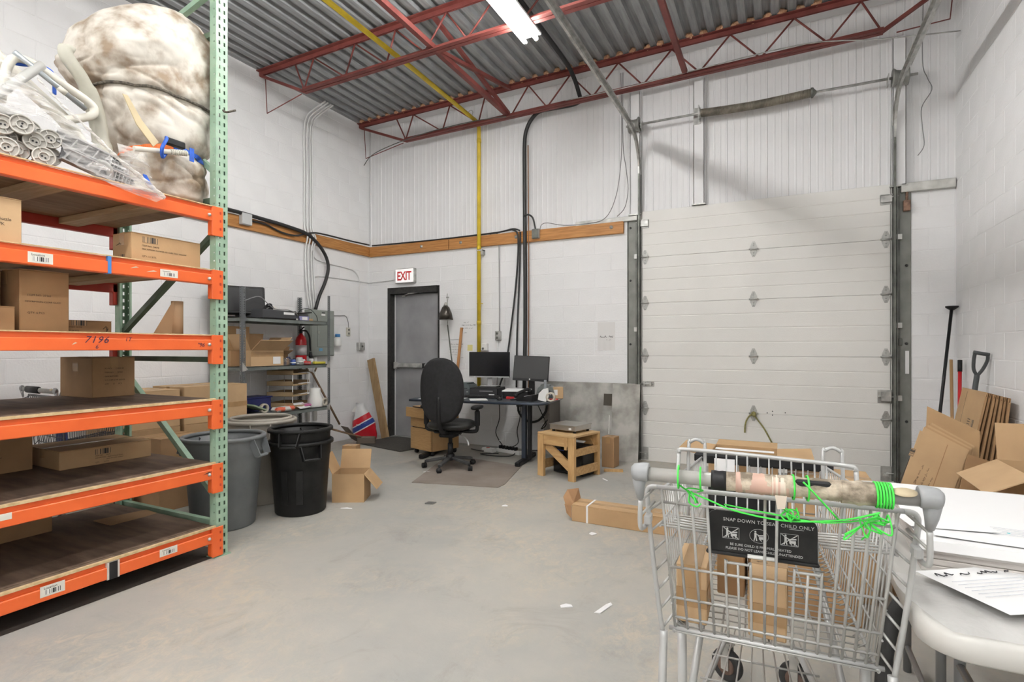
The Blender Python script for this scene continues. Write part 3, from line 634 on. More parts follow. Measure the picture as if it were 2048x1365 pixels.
note('sticky_note', 'small yellow sticky note left of the yellow pipe', -3.815, 1.35, -3.735, 1.27, [], mat('sticky_yellow', (.72, .66, .27), .8))
note('wall_note', 'pale paper with one handwritten word left of the overhead door', -1.98, 1.62, -1.765, 1.28, [('~9', .04, .03, .19), ('~5', .02, .11, .22)], mat('pale_paper', (.74, .73, .72), .85))
# ---------------- pallet rack ----------------
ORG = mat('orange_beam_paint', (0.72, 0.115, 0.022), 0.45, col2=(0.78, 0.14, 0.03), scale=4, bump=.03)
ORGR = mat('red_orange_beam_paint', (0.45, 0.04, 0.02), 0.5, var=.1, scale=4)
GREEN = mat('mint_green_paint', (0.26, 0.40, 0.29), 0.5, col2=(0.36, 0.50, 0.37), scale=9)
GREEND = mat('dark_green_brace', (0.075, 0.115, 0.075), 0.5, col2=(0.14, 0.20, 0.14), scale=7)
DECKT = mat('dirty_particle_board', (0.10, 0.062, 0.040), 0.8, col2=(0.19, 0.125, 0.085), scale=5, stretch=(.6, 3, 1), bump=.1)
DECKE = mat('osb_edge', (0.52, 0.37, 0.19), 0.8, col2=(0.66, 0.50, 0.29), scale=40)
PLY = mat('brown_plywood', (0.27, 0.16, 0.08), 0.75, col2=(0.38, 0.24, 0.13), scale=4, stretch=(9, 1, 1))
SLAT = mat('light_support_wood', (0.45, 0.30, 0.155), 0.7, col2=(0.56, 0.40, 0.22), scale=5, stretch=(1, 14, 14))
RK = thing('pallet_rack', 'tall pallet rack with orange beams and mint green perforated posts', 'rack', (-3.15, 2.25, 0))
def plate(w, H, holes, hw, hh, pitch):
    """perforated sheet in the (a, z) plane; holes = list of hole centres across"""
    ed = [0.0]
    for c in holes: ed += [c - hw / 2, c + hw / 2]
    ed.append(w); rows = int(H / pitch); zs = [0.0]
    for i in range(rows): z = (i + .5) * pitch; zs += [z - hh / 2, z + hh / 2]
    zs.append(H); nx = len(ed); vs = [(a, z) for z in zs for a in ed]; fs = []
    for j in range(len(zs) - 1):
        for i in range(nx - 1):
            if j % 2 == 1 and i % 2 == 1: continue
            fs.append((j * nx + i, j * nx + i + 1, (j + 1) * nx + i + 1, (j + 1) * nx + i))
    return vs, fs
def post(x, y, H, sx):
    """front plate at x facing +x (sx = 1), side plates going back"""
    mb = MB()
    vs, fs = plate(.078, H, (.022, .056), .011, .024, .0508); mb.add([(x, y - .039 + a, z) for a, z in vs], fs)
    for yy in (-.039, .039):
        vs, fs = plate(.058, H, (.018,), .007, .010, .0508); mb.add([(x - sx * a, y + yy, z) for a, z in vs], fs)
    for yy in (-.039, .024): mb.add([(x - sx * .058, y + yy, 0), (x - sx * .058, y + yy + .015, 0), (x - sx * .058, y + yy + .015, H), (x - sx * .058, y + yy, H)], [(0, 1, 2, 3)])
    o = part('post', mb, GREEN, RK); md = o.modifiers.new('thickness', 'SOLIDIFY'); md.thickness = .002; md.offset = 0
    part('foot_plate', MB().box(x - sx * .07, x + sx * .012, y - .055, y + .055, 0, .006), GREEN, RK)
for y in (0.0, -2.50):
    post(0, y, 3.66, 1); post(-1.10, y, 3.66, -1)
    def br(x0, z0, x1, z1, m=GREEND): part('brace', MB().bar((x0, y, z0), (x1, y, z1), .034, .034), m, RK)
    for z in (.20, 1.235, 2.245, 3.30): br(-.03, z, -1.07, z, GREEND if z != .20 else GREEN)
    br(-.03, .35, -1.07, 1.15, GREEN); br(-1.07, 1.42, -.03, 2.06); br(-.03, 2.40, -1.07, 3.15, GREEN); br(-1.07, 3.36, -.03, 3.6, GREEN)
BZ = [2.183, 1.789, 1.385, .982, .585, .189]
def beam(z, x, s, m, first):
    mb = MB().box(x, x + s * .045, -2.46, -.041, z - .089, z - .026, .004).box(x, x + s * .028, -2.46, -.041, z - .03, z, .003)
    b = part('beam', mb, m, RK)
    for y, q in ((-.041, 1), (-2.46, -1)):
        c = part('beam_connector', MB().box(x + s * .0, x + s * .042, y - q * .03, y + q * .0, z - .175, z + .0, .003).box(x + s * .042, x + s * .048, y - q * .03, y + q * .042, z - .178, z + .004, .002), m, b)
        if s > 0 and q > 0:
            for k in range(3): part('stud', MB().box(x + s * .048, x + s * .0495, y + .018, y + .028, z - .04 - k * .05, z - .024 - k * .05), ORGR, b)
            part('rivet', MB().lathe([(.011, 0), (.011, .004), (.006, .012), (0, .014)], 10, mtx=Matrix.Translation((x + s * .045, y - .05, z - .055)) @ Matrix.Rotation(PI / 2, 4, 'Y')), STEEL, b)
    return b
FB = []
for i, z in enumerate(BZ):
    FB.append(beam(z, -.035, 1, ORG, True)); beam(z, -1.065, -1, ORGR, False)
    if i < 3:
        part('deck_board', MB().box(-1.10, -.010, -2.45, -.05, z - .024, z - .006), PLY, RK)
        for y in (-.34, -.82, -1.30, -1.78, -2.2): part('support_slat', MB().box(-1.06, -.04, y - .055, y + .055, z - .064, z - .026, .002), SLAT, RK)
        part('deck_edge', MB().box(-.006, .008, -2.45, -.05, z + .0005, z + .006), DECKE, RK)
    else:
        part('deck_board', MB().box(-1.105, -.055, -2.45, -.045, z - .006, z + .012), DECKT, RK)
        part('deck_board', MB().box(-.052, -.010, -2.45, -.045, z - .004, z + .010), DECKT, RK)
        part('deck_edge', MB().box(-.009, .008, -2.45, -.045, z + .0005, z + .0145, .001), DECKE, RK)
# labels and marks on the beams (rack-local: x = .012 is just proud of the beam face)
LBL = mat('label_paper', (0.72, 0.70, 0.63), 0.7)
def blabel(i, y, w, h, z, word=True):
    b = FB[i]; dx = .0105
    decal('location_label', w, h, LBL, b, (dx, y, z), '+x', label='white location label with barcode')
    decal('barcode', w * .62, h * .42, BARW, b, (dx + .001, y, z - h * .12), '+x')
    if word: text('Location', h * .30, INK, b, (dx + .0012, y - w * .36, z + h * .17), '+x')
blabel(1, 1.312 - 2.25, .098, .05, 1.735); blabel(1, 1.915 - 2.25, .10, .042, 1.735); blabel(5, 1.36 - 2.25, .10, .052, .148); blabel(5, 1.912 - 2.25, .10, .042, .145)
decal('location_label', .06, .03, LBL, FB[4], (.0105, 1.175 - 2.25, .545), '+x')
part('blue_tape', MB().box(-.03, .0125, -.651, -.635, BZ[1] - .091, BZ[1] + .0), mat('blue_tape', (.06, .22, .55), .5), FB[1], 'strip of blue tape')
part('black_tape', MB().box(-.03, .0125, -.645, -.605, BZ[5] - .092, BZ[5] - .002), BLK, FB[5], 'band of black tape')
part('clear_tape', MB().box(-.03, .0118, -.655, -.595, BZ[5] - .0915, BZ[5] - .0015), mat('clear_tape', (.6, .55, .5), .2), FB[5])
NAVY = mat('marker_ink', (.03, .015, .05), .6)
text('7196', .05, NAVY, FB[2], (.0115, -.76, 1.335), '+x', .35, space=1.15); text('1T', .03, NAVY, FB[2], (.0115, -.57, 1.345), '+x', .2); text('6', .03, NAVY, FB[2], (.0115, -.71, 1.305), '+x', .2)
text('"96', .035, NAVY, FB[2], (.0115, -.17, 1.315), '+x', .3)
SCR = mat('scratched_primer', (.62, .50, .38), .7)
for i, y, z, w in ((1, -.52, 1.745, .022), (1, -.43, 1.735, .03), (2, -.80, 1.33, .012), (4, -.1, .54, .03)):
    part('scratch', MB().prism([(-w, -.006), (-w * .2, -.002), (w, .004), (w * .3, .008), (-w * .4, .002)], 0, .0006, Matrix.Translation((.0105, y, z)) @ Matrix.Rotation(PI / 2, 4, 'Z') @ Matrix.Rotation(PI / 2, 4, 'X')), SCR if i != 4 else INK, FB[i])

# ---------------- cartons ----------------
def carton(name, label, loc, size, rz=0.0, m=None, tape='x', prints=(), group=None, top=True, cat='carton', side_tape=True, rot=None):
    """closed carton: body walls, two top flaps, tape; loc = centre of its base; prints = (face, text, size, du, dz)"""
    m = m or CB; sx, sy, sz = size; hx, hy = sx / 2, sy / 2
    t = thing(name, label, cat, loc, rz, group, rot)
    part('body', MB().box(-hx, hx, -hy, hy, 0, sz - .004, .003), m, t)
    if tape == 'x':
        for s in (-1, 1): part('flap', MB().box(-hx, hx, s * .0012, s * hy, sz - .004, sz, .001), m, t)
        part('tape', MB().box(-hx - .001, hx + .001, -.024, .024, sz, sz + .0008).box(-hx - .001, -hx - .0002, -.024, .024, sz - .07 if sz > .12 else sz * .5, sz).box(hx + .0002, hx + .001, -.024, .024, sz - .07 if sz > .12 else sz * .5, sz), TAPE, t)
    else:
        for s in (-1, 1): part('flap', MB().box(s * .0012, s * hx, -hy, hy, sz - .004, sz, .001), m, t)
        part('tape', MB().box(-.024, .024, -hy - .001, hy + .001, sz, sz + .0008).box(-.024, .024, -hy - .001, -hy - .0002, sz - .07 if sz > .12 else sz * .5, sz).box(-.024, .024, hy + .0002, hy + .001, sz - .07 if sz > .12 else sz * .5, sz), TAPE, t)
    for f, s, size_, du, dz in prints:
        e = .0012
        if f == '+x': p = (hx + e, -hy + du * sy, dz * sz)
        elif f == '-x': p = (-hx - e, hy - du * sy, dz * sz)
        elif f == '-y': p = (-hx + du * sx, -hy - e, dz * sz)
        else: p = (-hx + du * sx, -hy + dz * sy, sz + e)
        if s == '#': decal('barcode', size_, size_ * .38, BARC, t, p, f)
        elif s == '[]': decal('shipping_label', size_, size_ * .8, PAPER, t, p, f)
        elif s == 'tape': decal('tape', size_, .05, TAPE, t, p, f)
        else: text(s, size_, CBINK, t, p, f)
    return t
def open_carton(name, label, loc, size, rz=0.0, m=None, flaps=(-30, -30, -30, -30), flen=None, prints=(), rot=None, th=.005, cat='carton', group=None):
    """open carton: floor, four walls and hinged flaps; angle 0 = flap straight up, 90 = folded flat outward; None = none. order -x, +x, -y, +y"""
    m = m or CB; sx, sy, sz = size; hx, hy = sx / 2, sy / 2; t = thing(name, label, cat, loc, rz, group, rot)
    part('bottom', MB().box(-hx, hx, -hy, hy, 0, th), m, t)
    for s in (-1, 1):
        part('wall', MB().box(s * hx, s * (hx - th), -hy, hy, th, sz), m, t); part('wall', MB().box(-hx + th, hx - th, s * hy, s * (hy - th), th, sz), m, t)
    fl = flen or min(sx, sy) / 2
    for i, a in enumerate(flaps):
        if a is None: continue
        a = math.radians(a); s = -1 if i % 2 == 0 else 1
        if i < 2: part('flap', MB().box(-th / 2, th / 2, -hy + .004, hy - .004, 0, fl), m, t, loc=(s * (hx - th / 2), 0, sz), rot=(0, s * a, 0))
        else: part('flap', MB().box(-hx + .004, hx - .004, -th / 2, th / 2, 0, fl), m, t, loc=(0, s * (hy - th / 2), sz), rot=(-s * a, 0, 0))
    for f, s, size_, du, dz in prints:
        e = .0012
        p = (hx + e, -hy + du * sy, dz * sz) if f == '+x' else (-hx + du * sx, -hy - e, dz * sz)
        if s == '#': decal('barcode', size_, size_ * .38, BARC, t, p, f)
        elif s == '[]': decal('shipping_label', size_, size_ * .8, PAPER, t, p, f)
        elif s == 'tape': decal('tape', size_, .05, TAPE, t, p, f)
        else: text(s, size_, CBINK, t, p, f)
    return t
z2, z3, z4, z5, z6 = BZ[1] + .001, BZ[2] + .001, BZ[3] + .0125, BZ[4] + .0125, BZ[5] + .0125
carton('carton', 'long low carton on the second shelf from the top, printed with barcode and item lines', (-3.31, 1.956, z2), (.18, .40, .165), 0.0, CB, 'y', (('+x', '#', .085, .25, .80), ('+x', 'ITEM NO. 24078', .0135, .14, .56), ('+x', 'DESCRIPTION: FLOWER ICE CUBE TRAY YELLOW', .0115, .14, .45), ('+x', 'QTY: 12 SETS', .0135, .14, .20), ('-y', '~4', .035, .2, .6), ('-y', '#', .06, .5, .2)))
carton('carton', 'tall tan carton at the left picture edge, second shelf from the top', (-3.34, 1.05, z2), (.28, .43, .215), 0.0, CB3, 'y', (('+x', 'Mason Bottle', .020, .66, .50), ('+x', 'or 2PK', .020, .72, .39)))
carton('carton', 'tall carton with item print and a scuff, third shelf from the top', (-3.46, 1.402, z3), (.30, .205, .31), 0.0, CB2, 'y', (('+x', 'ITEM NO. 27361', .014, .15, .58), ('+x', 'DESCRIPTION: CLEAR GLASS', .0115, .1, .48), ('+x', 'QTY: 6 PCS', .014, .15, .30)))
carton('carton', 'small carton in front at the left picture edge, third shelf from the top', (-3.335, 1.135, z3), (.14, .26, .12), 0.0, CB2, 'y')
carton('carton', 'carton behind the small one at the left edge, third shelf from the top', (-3.55, 1.09, z3), (.26, .36, .31), 0.0, CB2, 'y')
carton('carton', 'small low carton with an arrow print beside the tall one, third shelf from the top', (-3.60, 1.66, z3), (.20, .285, .078), 0.0, CB2, 'y', (('+x', '#', .075, .42, .80), ('+x', 'ITEM NO. 26110', .011, .2, .45), ('+x', 'QTY: 24 SETS', .011, .2, .2), ('+x', '↑', .05, .82, .15)))
carton('carton', 'square carton alone on the fourth shelf from the top, printed with item lines', (-4.045, 2.0, z4), (.38, .25, .255), 0.0, CB2, 'x', (('+x', 'PO.NO:      C18W-01', .0125, .28, .70), ('+x', 'ITEM NO:      27365', .0125, .28, .60), ('+x', 'DESCRIPTION:', .0125, .28, .50), ('+x', '31.5 CHIP & DIP SERVER', .0115, .28, .41), ('+x', 'QTY      12      PCS', .0125, .28, .31), ('-y', 'tape', .06, .5, .75)))
carton('carton', 'long flat carton with a barcode on the second shelf from the bottom', (-3.935, 1.905, z5), (.43, .50, .11), math.radians(-2), CB, 'y', (('+x', '#', .085, .44, .72), ('+x', 'ITEM NO:     24075', .010, .36, .47), ('+x', 'DESCRIPTION:   Multi-functional Cheese', .009, .36, .35), ('+x', '                        grater box with container', .009, .36, .24), ('+x', 'QTY:        12 PCS', .010, .36, .10)))
carton('carton', 'carton at the left edge on the second shelf from the bottom', (-4.12, 1.37, z5), (.38, .47, .205), 0.0, CB2, 'y', (('+x', 'E: TWIST-AWESOME BUTTERDISH', .013, .28, .42),))
carton('carton', 'low carton on the bottom shelf at the left picture edge', (-4.14, 1.47, z6), (.40, .47, .29), 0.0, CB2, 'y')
solo('cardboard_sheet', MB().prism([(-.10, -.14), (.07, -.15), (.12, .13), (-.02, .15)], 0, .004), CB2, 'loose piece of cardboard lying on the bottom shelf of the rack', 'cardboard', (-3.83, 2.06, z6 + .001), (0, math.radians(3), math.radians(8)))
# kraft paper roll
t = thing('paper_roll', 'brown kraft paper roll standing near the front post of the rack', 'paper roll', (-3.33, 2.08, z3))
KR = mat('kraft_paper', (.50, .33, .19), .7, var=.05)
part('roll', MB().ring([(.018, 0), (.033, 0), (.033, .21), (.018, .21)], 20), KR, t)
n = 10; vs = []
for i in range(n + 1):
    u = i / n; vs += [(.0 + .03 * u, -.033 - .13 * u - .02 * math.sin(PI * u), .0), (.02 + .01 * u, -.03 - .028 * u, .205 - .02 * u * u)]
part('loose_sheet', MB().add(vs + [(a + .0008, b, c) for a, b, c in vs], [f for k in (0, 2 * n + 2) for i in range(n) for f in [(k + 2 * i, k + 2 * i + 1, k + 2 * i + 3, k + 2 * i + 2)]], True), KR, t)
# ---------------- on top of the rack: wrapped bundle, pipes, legs ----------------
CANV = mat('dirty_canvas', (0.27, 0.205, 0.145), 0.9, col2=(0.66, 0.625, 0.56), scale=7, detail=14, contrast=(.36, .58), bump=.55, bscale=7)
CANV2 = mat('grey_green_canvas', (0.42, 0.41, 0.34), 0.9, col2=(0.58, 0.57, 0.50), scale=4, bump=.2, bscale=14)
KEY = [(2.186, 1.97, 2.20, -3.50, .16), (2.23, 1.90, 2.30, -3.50, .25), (2.32, 1.88, 2.32, -3.50, .29), (2.42, 1.87, 2.31, -3.50, .29), (2.52, 1.85, 2.31, -3.50, .27), (2.62, 1.80, 2.35, -3.51, .29), (2.74, 1.73, 2.38, -3.52, .31),
       (2.80, 1.70, 2.375, -3.52, .305), (2.90, 1.655, 2.39, -3.53, .33), (3.02, 1.615, 2.40, -3.54, .34), (3.10, 1.60, 2.39, -3.55, .35), (3.18, 1.61, 2.36, -3.56, .34), (3.26, 1.65, 2.30, -3.57, .31), (3.345, 1.74, 2.22, -3.58, .25), (3.385, 1.82, 2.14, -3.58, .16)]
def bag_ring(z):
    for a, b in zip(KEY[:-1], KEY[1:]):
        if a[0] <= z <= b[0]:
            t = (z - a[0]) / (b[0] - a[0]); t = t * t * (3 - 2 * t) * .4 + t * .6
            return [a[i] + (b[i] - a[i]) * t for i in range(1, 5)]
    return KEY[-1][1:]
def bag_pt(z, a, off=0.0):
    y0, y1, xc, hx = bag_ring(z); hy = (y1 - y0) / 2; yc = (y0 + y1) / 2
    ca, sa = math.cos(a), math.sin(a); k = (abs(ca) ** 2.5 + abs(sa) ** 2.5) ** (-1 / 2.5)
    p = Vector((xc + hx * ca * k, yc + hy * sa * k, z)); n = Vector((ca, sa, 0))
    q = p * 3.1
    w1 = Vector((q.x * .8 + q.z * .9, q.y * .9 - q.z * 1.0, q.z * 1.3 + 5)); w2 = Vector((q.x * 2.0 - q.z * 1.6, q.y * 1.5 + q.z * 1.9, q.z * 1.6 + q.y))
    f = .045 * noise.noise(Vector((q.x, q.y * 1.2, q.z * 1.7))) - .012 * (1 - min(1, abs(noise.noise(w1)) * 5.0)) ** 2 + .004 - (.003 + .020 * (math.exp(-((z - 2.78) / .10) ** 2) + math.exp(-((z - 2.40) / .14) ** 2))) * (1 - min(1, abs(noise.noise(w2)) * 4.5)) ** 2 + .004 * noise.noise(q * 5)
    s_ = min(1.0, max(0.0, (z - 2.75) / .45)); p.z += (p.y - 1.98) * .42 * s_ * s_ * (3 - 2 * s_)
    return p + n * (f + off)
mb = MB(); nz_, na = 150, 180; vs = []
for j in range(nz_ + 1):
    z = KEY[0][0] + (KEY[-1][0] - KEY[0][0]) * j / nz_
    pin = -.03 * math.exp(-((z - 2.80) / .03) ** 2) - .025 * math.exp(-((z - 2.50) / .035) ** 2)
    for i in range(na): vs.append(bag_pt(z, 2 * PI * i / na, pin))
mb.add(vs, [(j * na + i, j * na + (i + 1) % na, (j + 1) * na + (i + 1) % na, (j + 1) * na + i) for j in range(nz_) for i in range(na)], True)
mb.f.append(tuple(range(na))[::-1]); mb.sm.append(False); mb.f.append(tuple(nz_ * na + i for i in range(na))); mb.sm.append(True)
BG = thing('canvas_bundle', 'large dirty white canvas bundle tied with rope on top of the rack', 'bundle', (0, 0, 0))
part('cover', mb, CANV, BG)
ROPEB = mat('dark_braided_rope', (.035, .03, .025), .9, col2=(.16, .14, .11), scale=70)
part('rope', MB().tube([bag_pt(2.80 + .018 * math.cos(a * 1 + .5), a, -.018) for a in [2 * PI * i / 60 for i in range(60)]], .009, 7, closed=True), ROPEB, BG, 'dark braided rope')
part('rope_end', MB().tube(smooth_path([bag_pt(2.80, 1.1, .0), Vector((-3.19, 2.26, 2.82)), Vector((-3.135, 2.27, 2.80)), Vector((-3.10, 2.31, 2.82))], 5), .007, 6), ROPEB, BG)
STB = mat('blue_webbing', (.02, .10, .50), .6, var=.2, scale=30); STO = mat('orange_webbing', (.75, .17, .03), .6)
def ribbon(name, a0, a1, zf, w, m, off=.004):
    n = 40; vs = []
    for i in range(n + 1):
        a = a0 + (a1 - a0) * i / n; z = zf(i / n)
        vs += [bag_pt(z - w / 2, a, -.018 + off), bag_pt(z + w / 2, a, -.018 + off)]
    o = part(name, MB().add(vs, [(2 * i, 2 * i + 2, 2 * i + 3, 2 * i + 1) for i in range(n)]), m, BG); md = o.modifiers.new('thickness', 'SOLIDIFY'); md.thickness = .003
ribbon('strap', -.35, 1.9, lambda u: 2.515 - .02 * u - .06 * u * u, .028, STB); ribbon('strap', -1.9, -.35, lambda u: 2.46 + .05 * u, .030, STO)
part('buckle', MB().box(-3.215, -3.18, 1.93, 2.04, 2.495, 2.535, .006), BLK, BG)
part('strap_loop', MB().tube(smooth_path([(-3.19, 1.93, 2.53), (-3.14, 1.90, 2.50), (-3.13, 1.87, 2.44), (-3.16, 1.89, 2.40), (-3.18, 1.92, 2.43)], 5), .010, 6), STB, BG)
part('strap_tail', MB().box(-3.172, -3.168, 2.055, 2.082, 2.43, 2.51), STB, BG)
GP = mat('grey_pvc', (.42, .42, .40), .45, var=.06); WP = mat('ivory_pvc', (.64, .62, .55), .45, var=.05)
def gpipe(name, label, pts, r, m, n=12):
    return solo(name, MB().tube(smooth_path(pts, 5), r, n), m, label, 'pipe')
solo('canvas_tube', MB().tube(smooth_path([(-3.40, 1.565, 2.90), (-3.40, 1.535, 2.905), (-3.40, 1.535, 2.86), (-3.40, 1.60, 2.78), (-3.42, 1.66, 2.69), (-3.43, 1.695, 2.58), (-3.43, 1.715, 2.45), (-3.42, 1.725, 2.33), (-3.42, 1.72, 2.20)], 5), [.022] * 6 + [.034] * 12 + [.042] * 12 + [.05] * 6 + [.05] * 5, 14), CANV2, 'limp grey-green canvas tube leaning left of the canvas bundle', 'tube')
solo('canvas_flap', MB().prism([(1.70, 2.69), (1.725, 2.69), (1.80, 2.58), (1.89, 2.49), (1.86, 2.455), (1.77, 2.55)], 0, .006, Matrix.Translation((-3.20, 0, 0)) @ Matrix(((0, 0, 1, 0), (1, 0, 0, 0), (0, 1, 0, 0), (0, 0, 0, 1)))), mat('yellowed_cloth', (.60, .50, .32), .9, var=.1), 'yellowed cloth flap at the left side of the canvas bundle', 'cloth')
t = thing('white_pole', 'pale pole with an open end pointing up at the left of the top shelf', 'pipe', (-3.3, 1.385, 2.722))
part('pole', MB().ring([(.017, 0), (.021, 0), (.021, -.42), (.017, -.42)], 16, mtx=Matrix.Rotation(math.radians(-38), 4, 'X').to_4x4()), GP, t)
gpipe('bent_pipe', 'ivory pipe bent in a hook above the plastic legs', [(-3.35, 1.50, 2.50), (-3.35, 1.56, 2.53), (-3.35, 1.619, 2.565), (-3.35, 1.640, 2.60), (-3.35, 1.614, 2.638), (-3.35, 1.483, 2.688), (-3.35, 1.357, 2.735), (-3.36, 1.28, 2.70), (-3.37, 1.25, 2.5)], .021, WP)
t = thing('steel_tube', 'short grey steel tube with a drilled end above the film', 'pipe', (-3.30, 1.575, 2.575), rot=(math.radians(62), 0, 0))
part('tube', MB().ring([(.010, 0), (.013, 0), (.013, .34), (.010, .34)], 14), mat('blue_grey_steel', (.36, .39, .41), .35, metal=.4), t)
part('tube_collar', MB().ring([(.013, .10), (.0145, .10), (.0145, .14), (.013, .14)], 14), WP, t)
gpipe('blue_hoop', 'blue plastic tube bent over behind the pale pole', [(-3.36, 1.28, 2.70), (-3.36, 1.331, 2.712), (-3.36, 1.381, 2.732), (-3.36, 1.433, 2.738), (-3.36, 1.459, 2.712), (-3.36, 1.463, 2.62)], .0085, STB)
gpipe('bent_pipe', 'large ivory pipe slanting down behind the film to the shelf', [(-3.46, 1.22, 2.78), (-3.46, 1.30, 2.72), (-3.46, 1.42, 2.63), (-3.45, 1.55, 2.53), (-3.44, 1.62, 2.42)], .036, WP)
gpipe('bent_pipe', 'grey pipe curving into view above the round feet at the left edge', [(-3.24, 1.10, 2.42), (-3.24, 1.20, 2.415), (-3.24, 1.28, 2.40), (-3.25, 1.33, 2.36)], .018, GP)
gpipe('bent_pipe', 'short grey curved pipe end lying under the film', [(-3.24, 1.56, 2.25), (-3.215, 1.585, 2.278), (-3.21, 1.615, 2.285), (-3.21, 1.64, 2.265), (-3.23, 1.66, 2.22)], .019, GP)
t = thing('threaded_rod', 'pale plastic rod with a ribbed end against the bundle', 'pipe', (-3.165, 1.74, 2.40), rot=(math.radians(-77), 0, 0))
part('rod', MB().tube([(0, 0, 0), (0, 0, .20)], .014, 12), WP, t)
for k in range(9): part('ridge', MB().ring([(.010, .205 + k * .011), (.017, .205 + k * .011), (.017, .211 + k * .011), (.010, .211 + k * .011)], 12), WP, t)
part('rod_end', MB().tube([(0, 0, .20), (0, 0, .305)], .012, 12), CANV2, t)
# plastic legs with round ribbed feet
disc = MB().ring([(.040, 0), (.046, 0), (.046, .012), (.040, .012)], 28).lathe([(.044, -.01), (.044, .002)], 28).ring([(.018, .002), (.023, .002), (.023, .012), (.018, .012)], 20)
for k in range(4):
    a = k * PI / 2 + .4; disc.bar((.02 * math.cos(a), .02 * math.sin(a), .006), (.043 * math.cos(a), .043 * math.sin(a), .006), .004, .010)
dm = disc.mesh('foot_disc'); dm.materials.append(mat('grey_moulded_plastic', (.50, .48, .44), .5, var=.08))
lm = MB().tube([(0, 0, -.42), (0, 0, -.01)], .026, 14).mesh('leg_tube'); lm.materials.append(MATS['grey_moulded_plastic'])
hm2 = MB().lathe([(.004, 0), (.004, .004), (0, .004)], 8, (-.007, 0, .002)).lathe([(.004, 0), (.004, .004), (0, .004)], 8, (.007, 0, .002)).mesh('screw_hole'); hm2.materials.append(INK)
DP = [(1.261, 2.356), (1.317, 2.300), (1.386, 2.338), (1.265, 2.246), (1.345, 2.231), (1.400, 2.262), (1.205, 2.345), (1.19, 2.262), (1.205, 2.232), (1.225, 2.295), (1.325, 2.372)]
for i, (y, z) in enumerate(DP):
    t = thing('plastic_tube', 'grey tube with round ribbed foot, ' + ('left one of the upper row', 'large one in the middle of the bundle', 'rightmost of the upper row', 'lower left, third from the right', 'lower row, second from the right', 'dim one at the lower right end', 'cut by the picture edge, highest', 'cut by the picture edge, middle', 'cut by the picture edge, lowest', 'dim one set back at the left', 'half hidden behind the upper row')[i], 'tube', (-3.190 - .018 * (i % 4) - (.05 if i in (5, 9, 10) else 0), y, max(z, 2.232)), group='bundle of plastic tubes on the top shelf', rot=(math.radians(random.uniform(-2, 2)), PI / 2 + math.radians(random.uniform(-2, 2)), math.radians(-14 + random.uniform(-2, 2))))
    link('foot_disc', dm, None, t); link('leg_tube', lm, None, t); link('screw_hole', hm2, None, t, rot=(0, 0, random.uniform(0, 3)))
# ribbed plastic panels
PG = mat('grey_ribbed_plastic', (.38, .38, .38), .5, var=.08); PGD = mat('dark_grey_plastic_web', (.20, .20, .205), .5)
for nm, y0, z0, x in (('upper', 1.415, 2.365, -3.225), ('lower', 1.43, 2.285, -3.215)):
    t = thing('ribbed_panel', nm + ' of two grey ribbed plastic panels lying beside the round feet', 'plastic panel', (x, y0, z0), rot=(math.radians(-13), 0, 0))
    part('rail', MB().box(-.02, .02, 0, .34, .026, .034), PG, t); part('rail', MB().box(-.02, .02, 0, .34, -.034, -.026), PG, t); part('web', MB().box(-.016, -.008, 0, .34, -.027, .027), PGD, t)
    for k in range(5): part('rib', MB().bar((.0, .01 + k * .05, -.028), (.0, .03 + k * .05, .028), .006, .03, up=(1, 0, 0)), PG, t)
    for k in range(6):
        for q in (-1, 0, 1): part('grid_bar', MB().box(-.01, .018, .24 + k * .018, .243 + k * .018, -.028, .028) if q == 0 else MB().box(-.01, .018, .24, .34, q * .011 - .0015, q * .011 + .0015), PG, t) if (q == 0 or k == 0) else None
# stretched clear film
def film_mat(name, col, lo, hi, scale, st):
    m = mat(name, col, .18, bump=.6, bscale=30, spec=.9); nt = m.node_tree; tc = nt.nodes.new('ShaderNodeTexCoord'); mp = nt.nodes.new('ShaderNodeMapping'); mp.inputs['Scale'].default_value = st; mp.inputs['Rotation'].default_value = (math.radians(-42), 0, 0)
    n = nt.nodes.new('ShaderNodeTexNoise'); n.inputs['Scale'].default_value = scale; n.inputs['Detail'].default_value = 6; r = nt.nodes.new('ShaderNodeMapRange'); r.inputs[1].default_value = .38; r.inputs[2].default_value = .66; r.inputs[3].default_value = lo; r.inputs[4].default_value = hi
    nt.links.new(tc.outputs['Object'], mp.inputs[0]); nt.links.new(mp.outputs[0], n.inputs['Vector']); nt.links.new(n.outputs['Fac'], r.inputs[0]); nt.links.new(r.outputs[0], nt.nodes['Principled BSDF'].inputs['Alpha']); return m
FILM = film_mat('clear_film', (.84, .82, .80), .06, .55, 7, (1, 1.2, 6))
up = [(1.10, 2.74), (1.186, 2.663), (1.296, 2.586), (1.396, 2.494), (1.502, 2.417), (1.628, 2.313), (1.752, 2.236), (1.867, 2.155)]
lo = [(1.08, 2.38), (1.175, 2.372), (1.265, 2.400), (1.362, 2.395), (1.424, 2.245), (1.532, 2.19), (1.673, 2.147), (1.827, 2.121)]
A = smooth_path([(0, y, z) for y, z in up], 8); B = smooth_path([(0, y, z) for y, z in lo], 8); n = 14; vs = []
for i, (a, b) in enumerate(zip(A, B)):
    s = i / (len(A) - 1)
    for k in range(n + 1):
        u = k / n; p = a.lerp(b, u); base = -3.16 + .045 * s - .10 * (1 - u) * (1 - s)
        p.x = base + .010 * noise.noise(Vector((p.y * 9, p.z * 24, 3))) + .018 * noise.noise(Vector((p.y * 3, p.z * 5, 8))) + .012 * math.sin(PI * u)
        vs.append(p)
t = thing('stretch_film', 'clear stretch film draped over the pipes and hanging past the top beam', 'plastic film', (0, 0, 0))
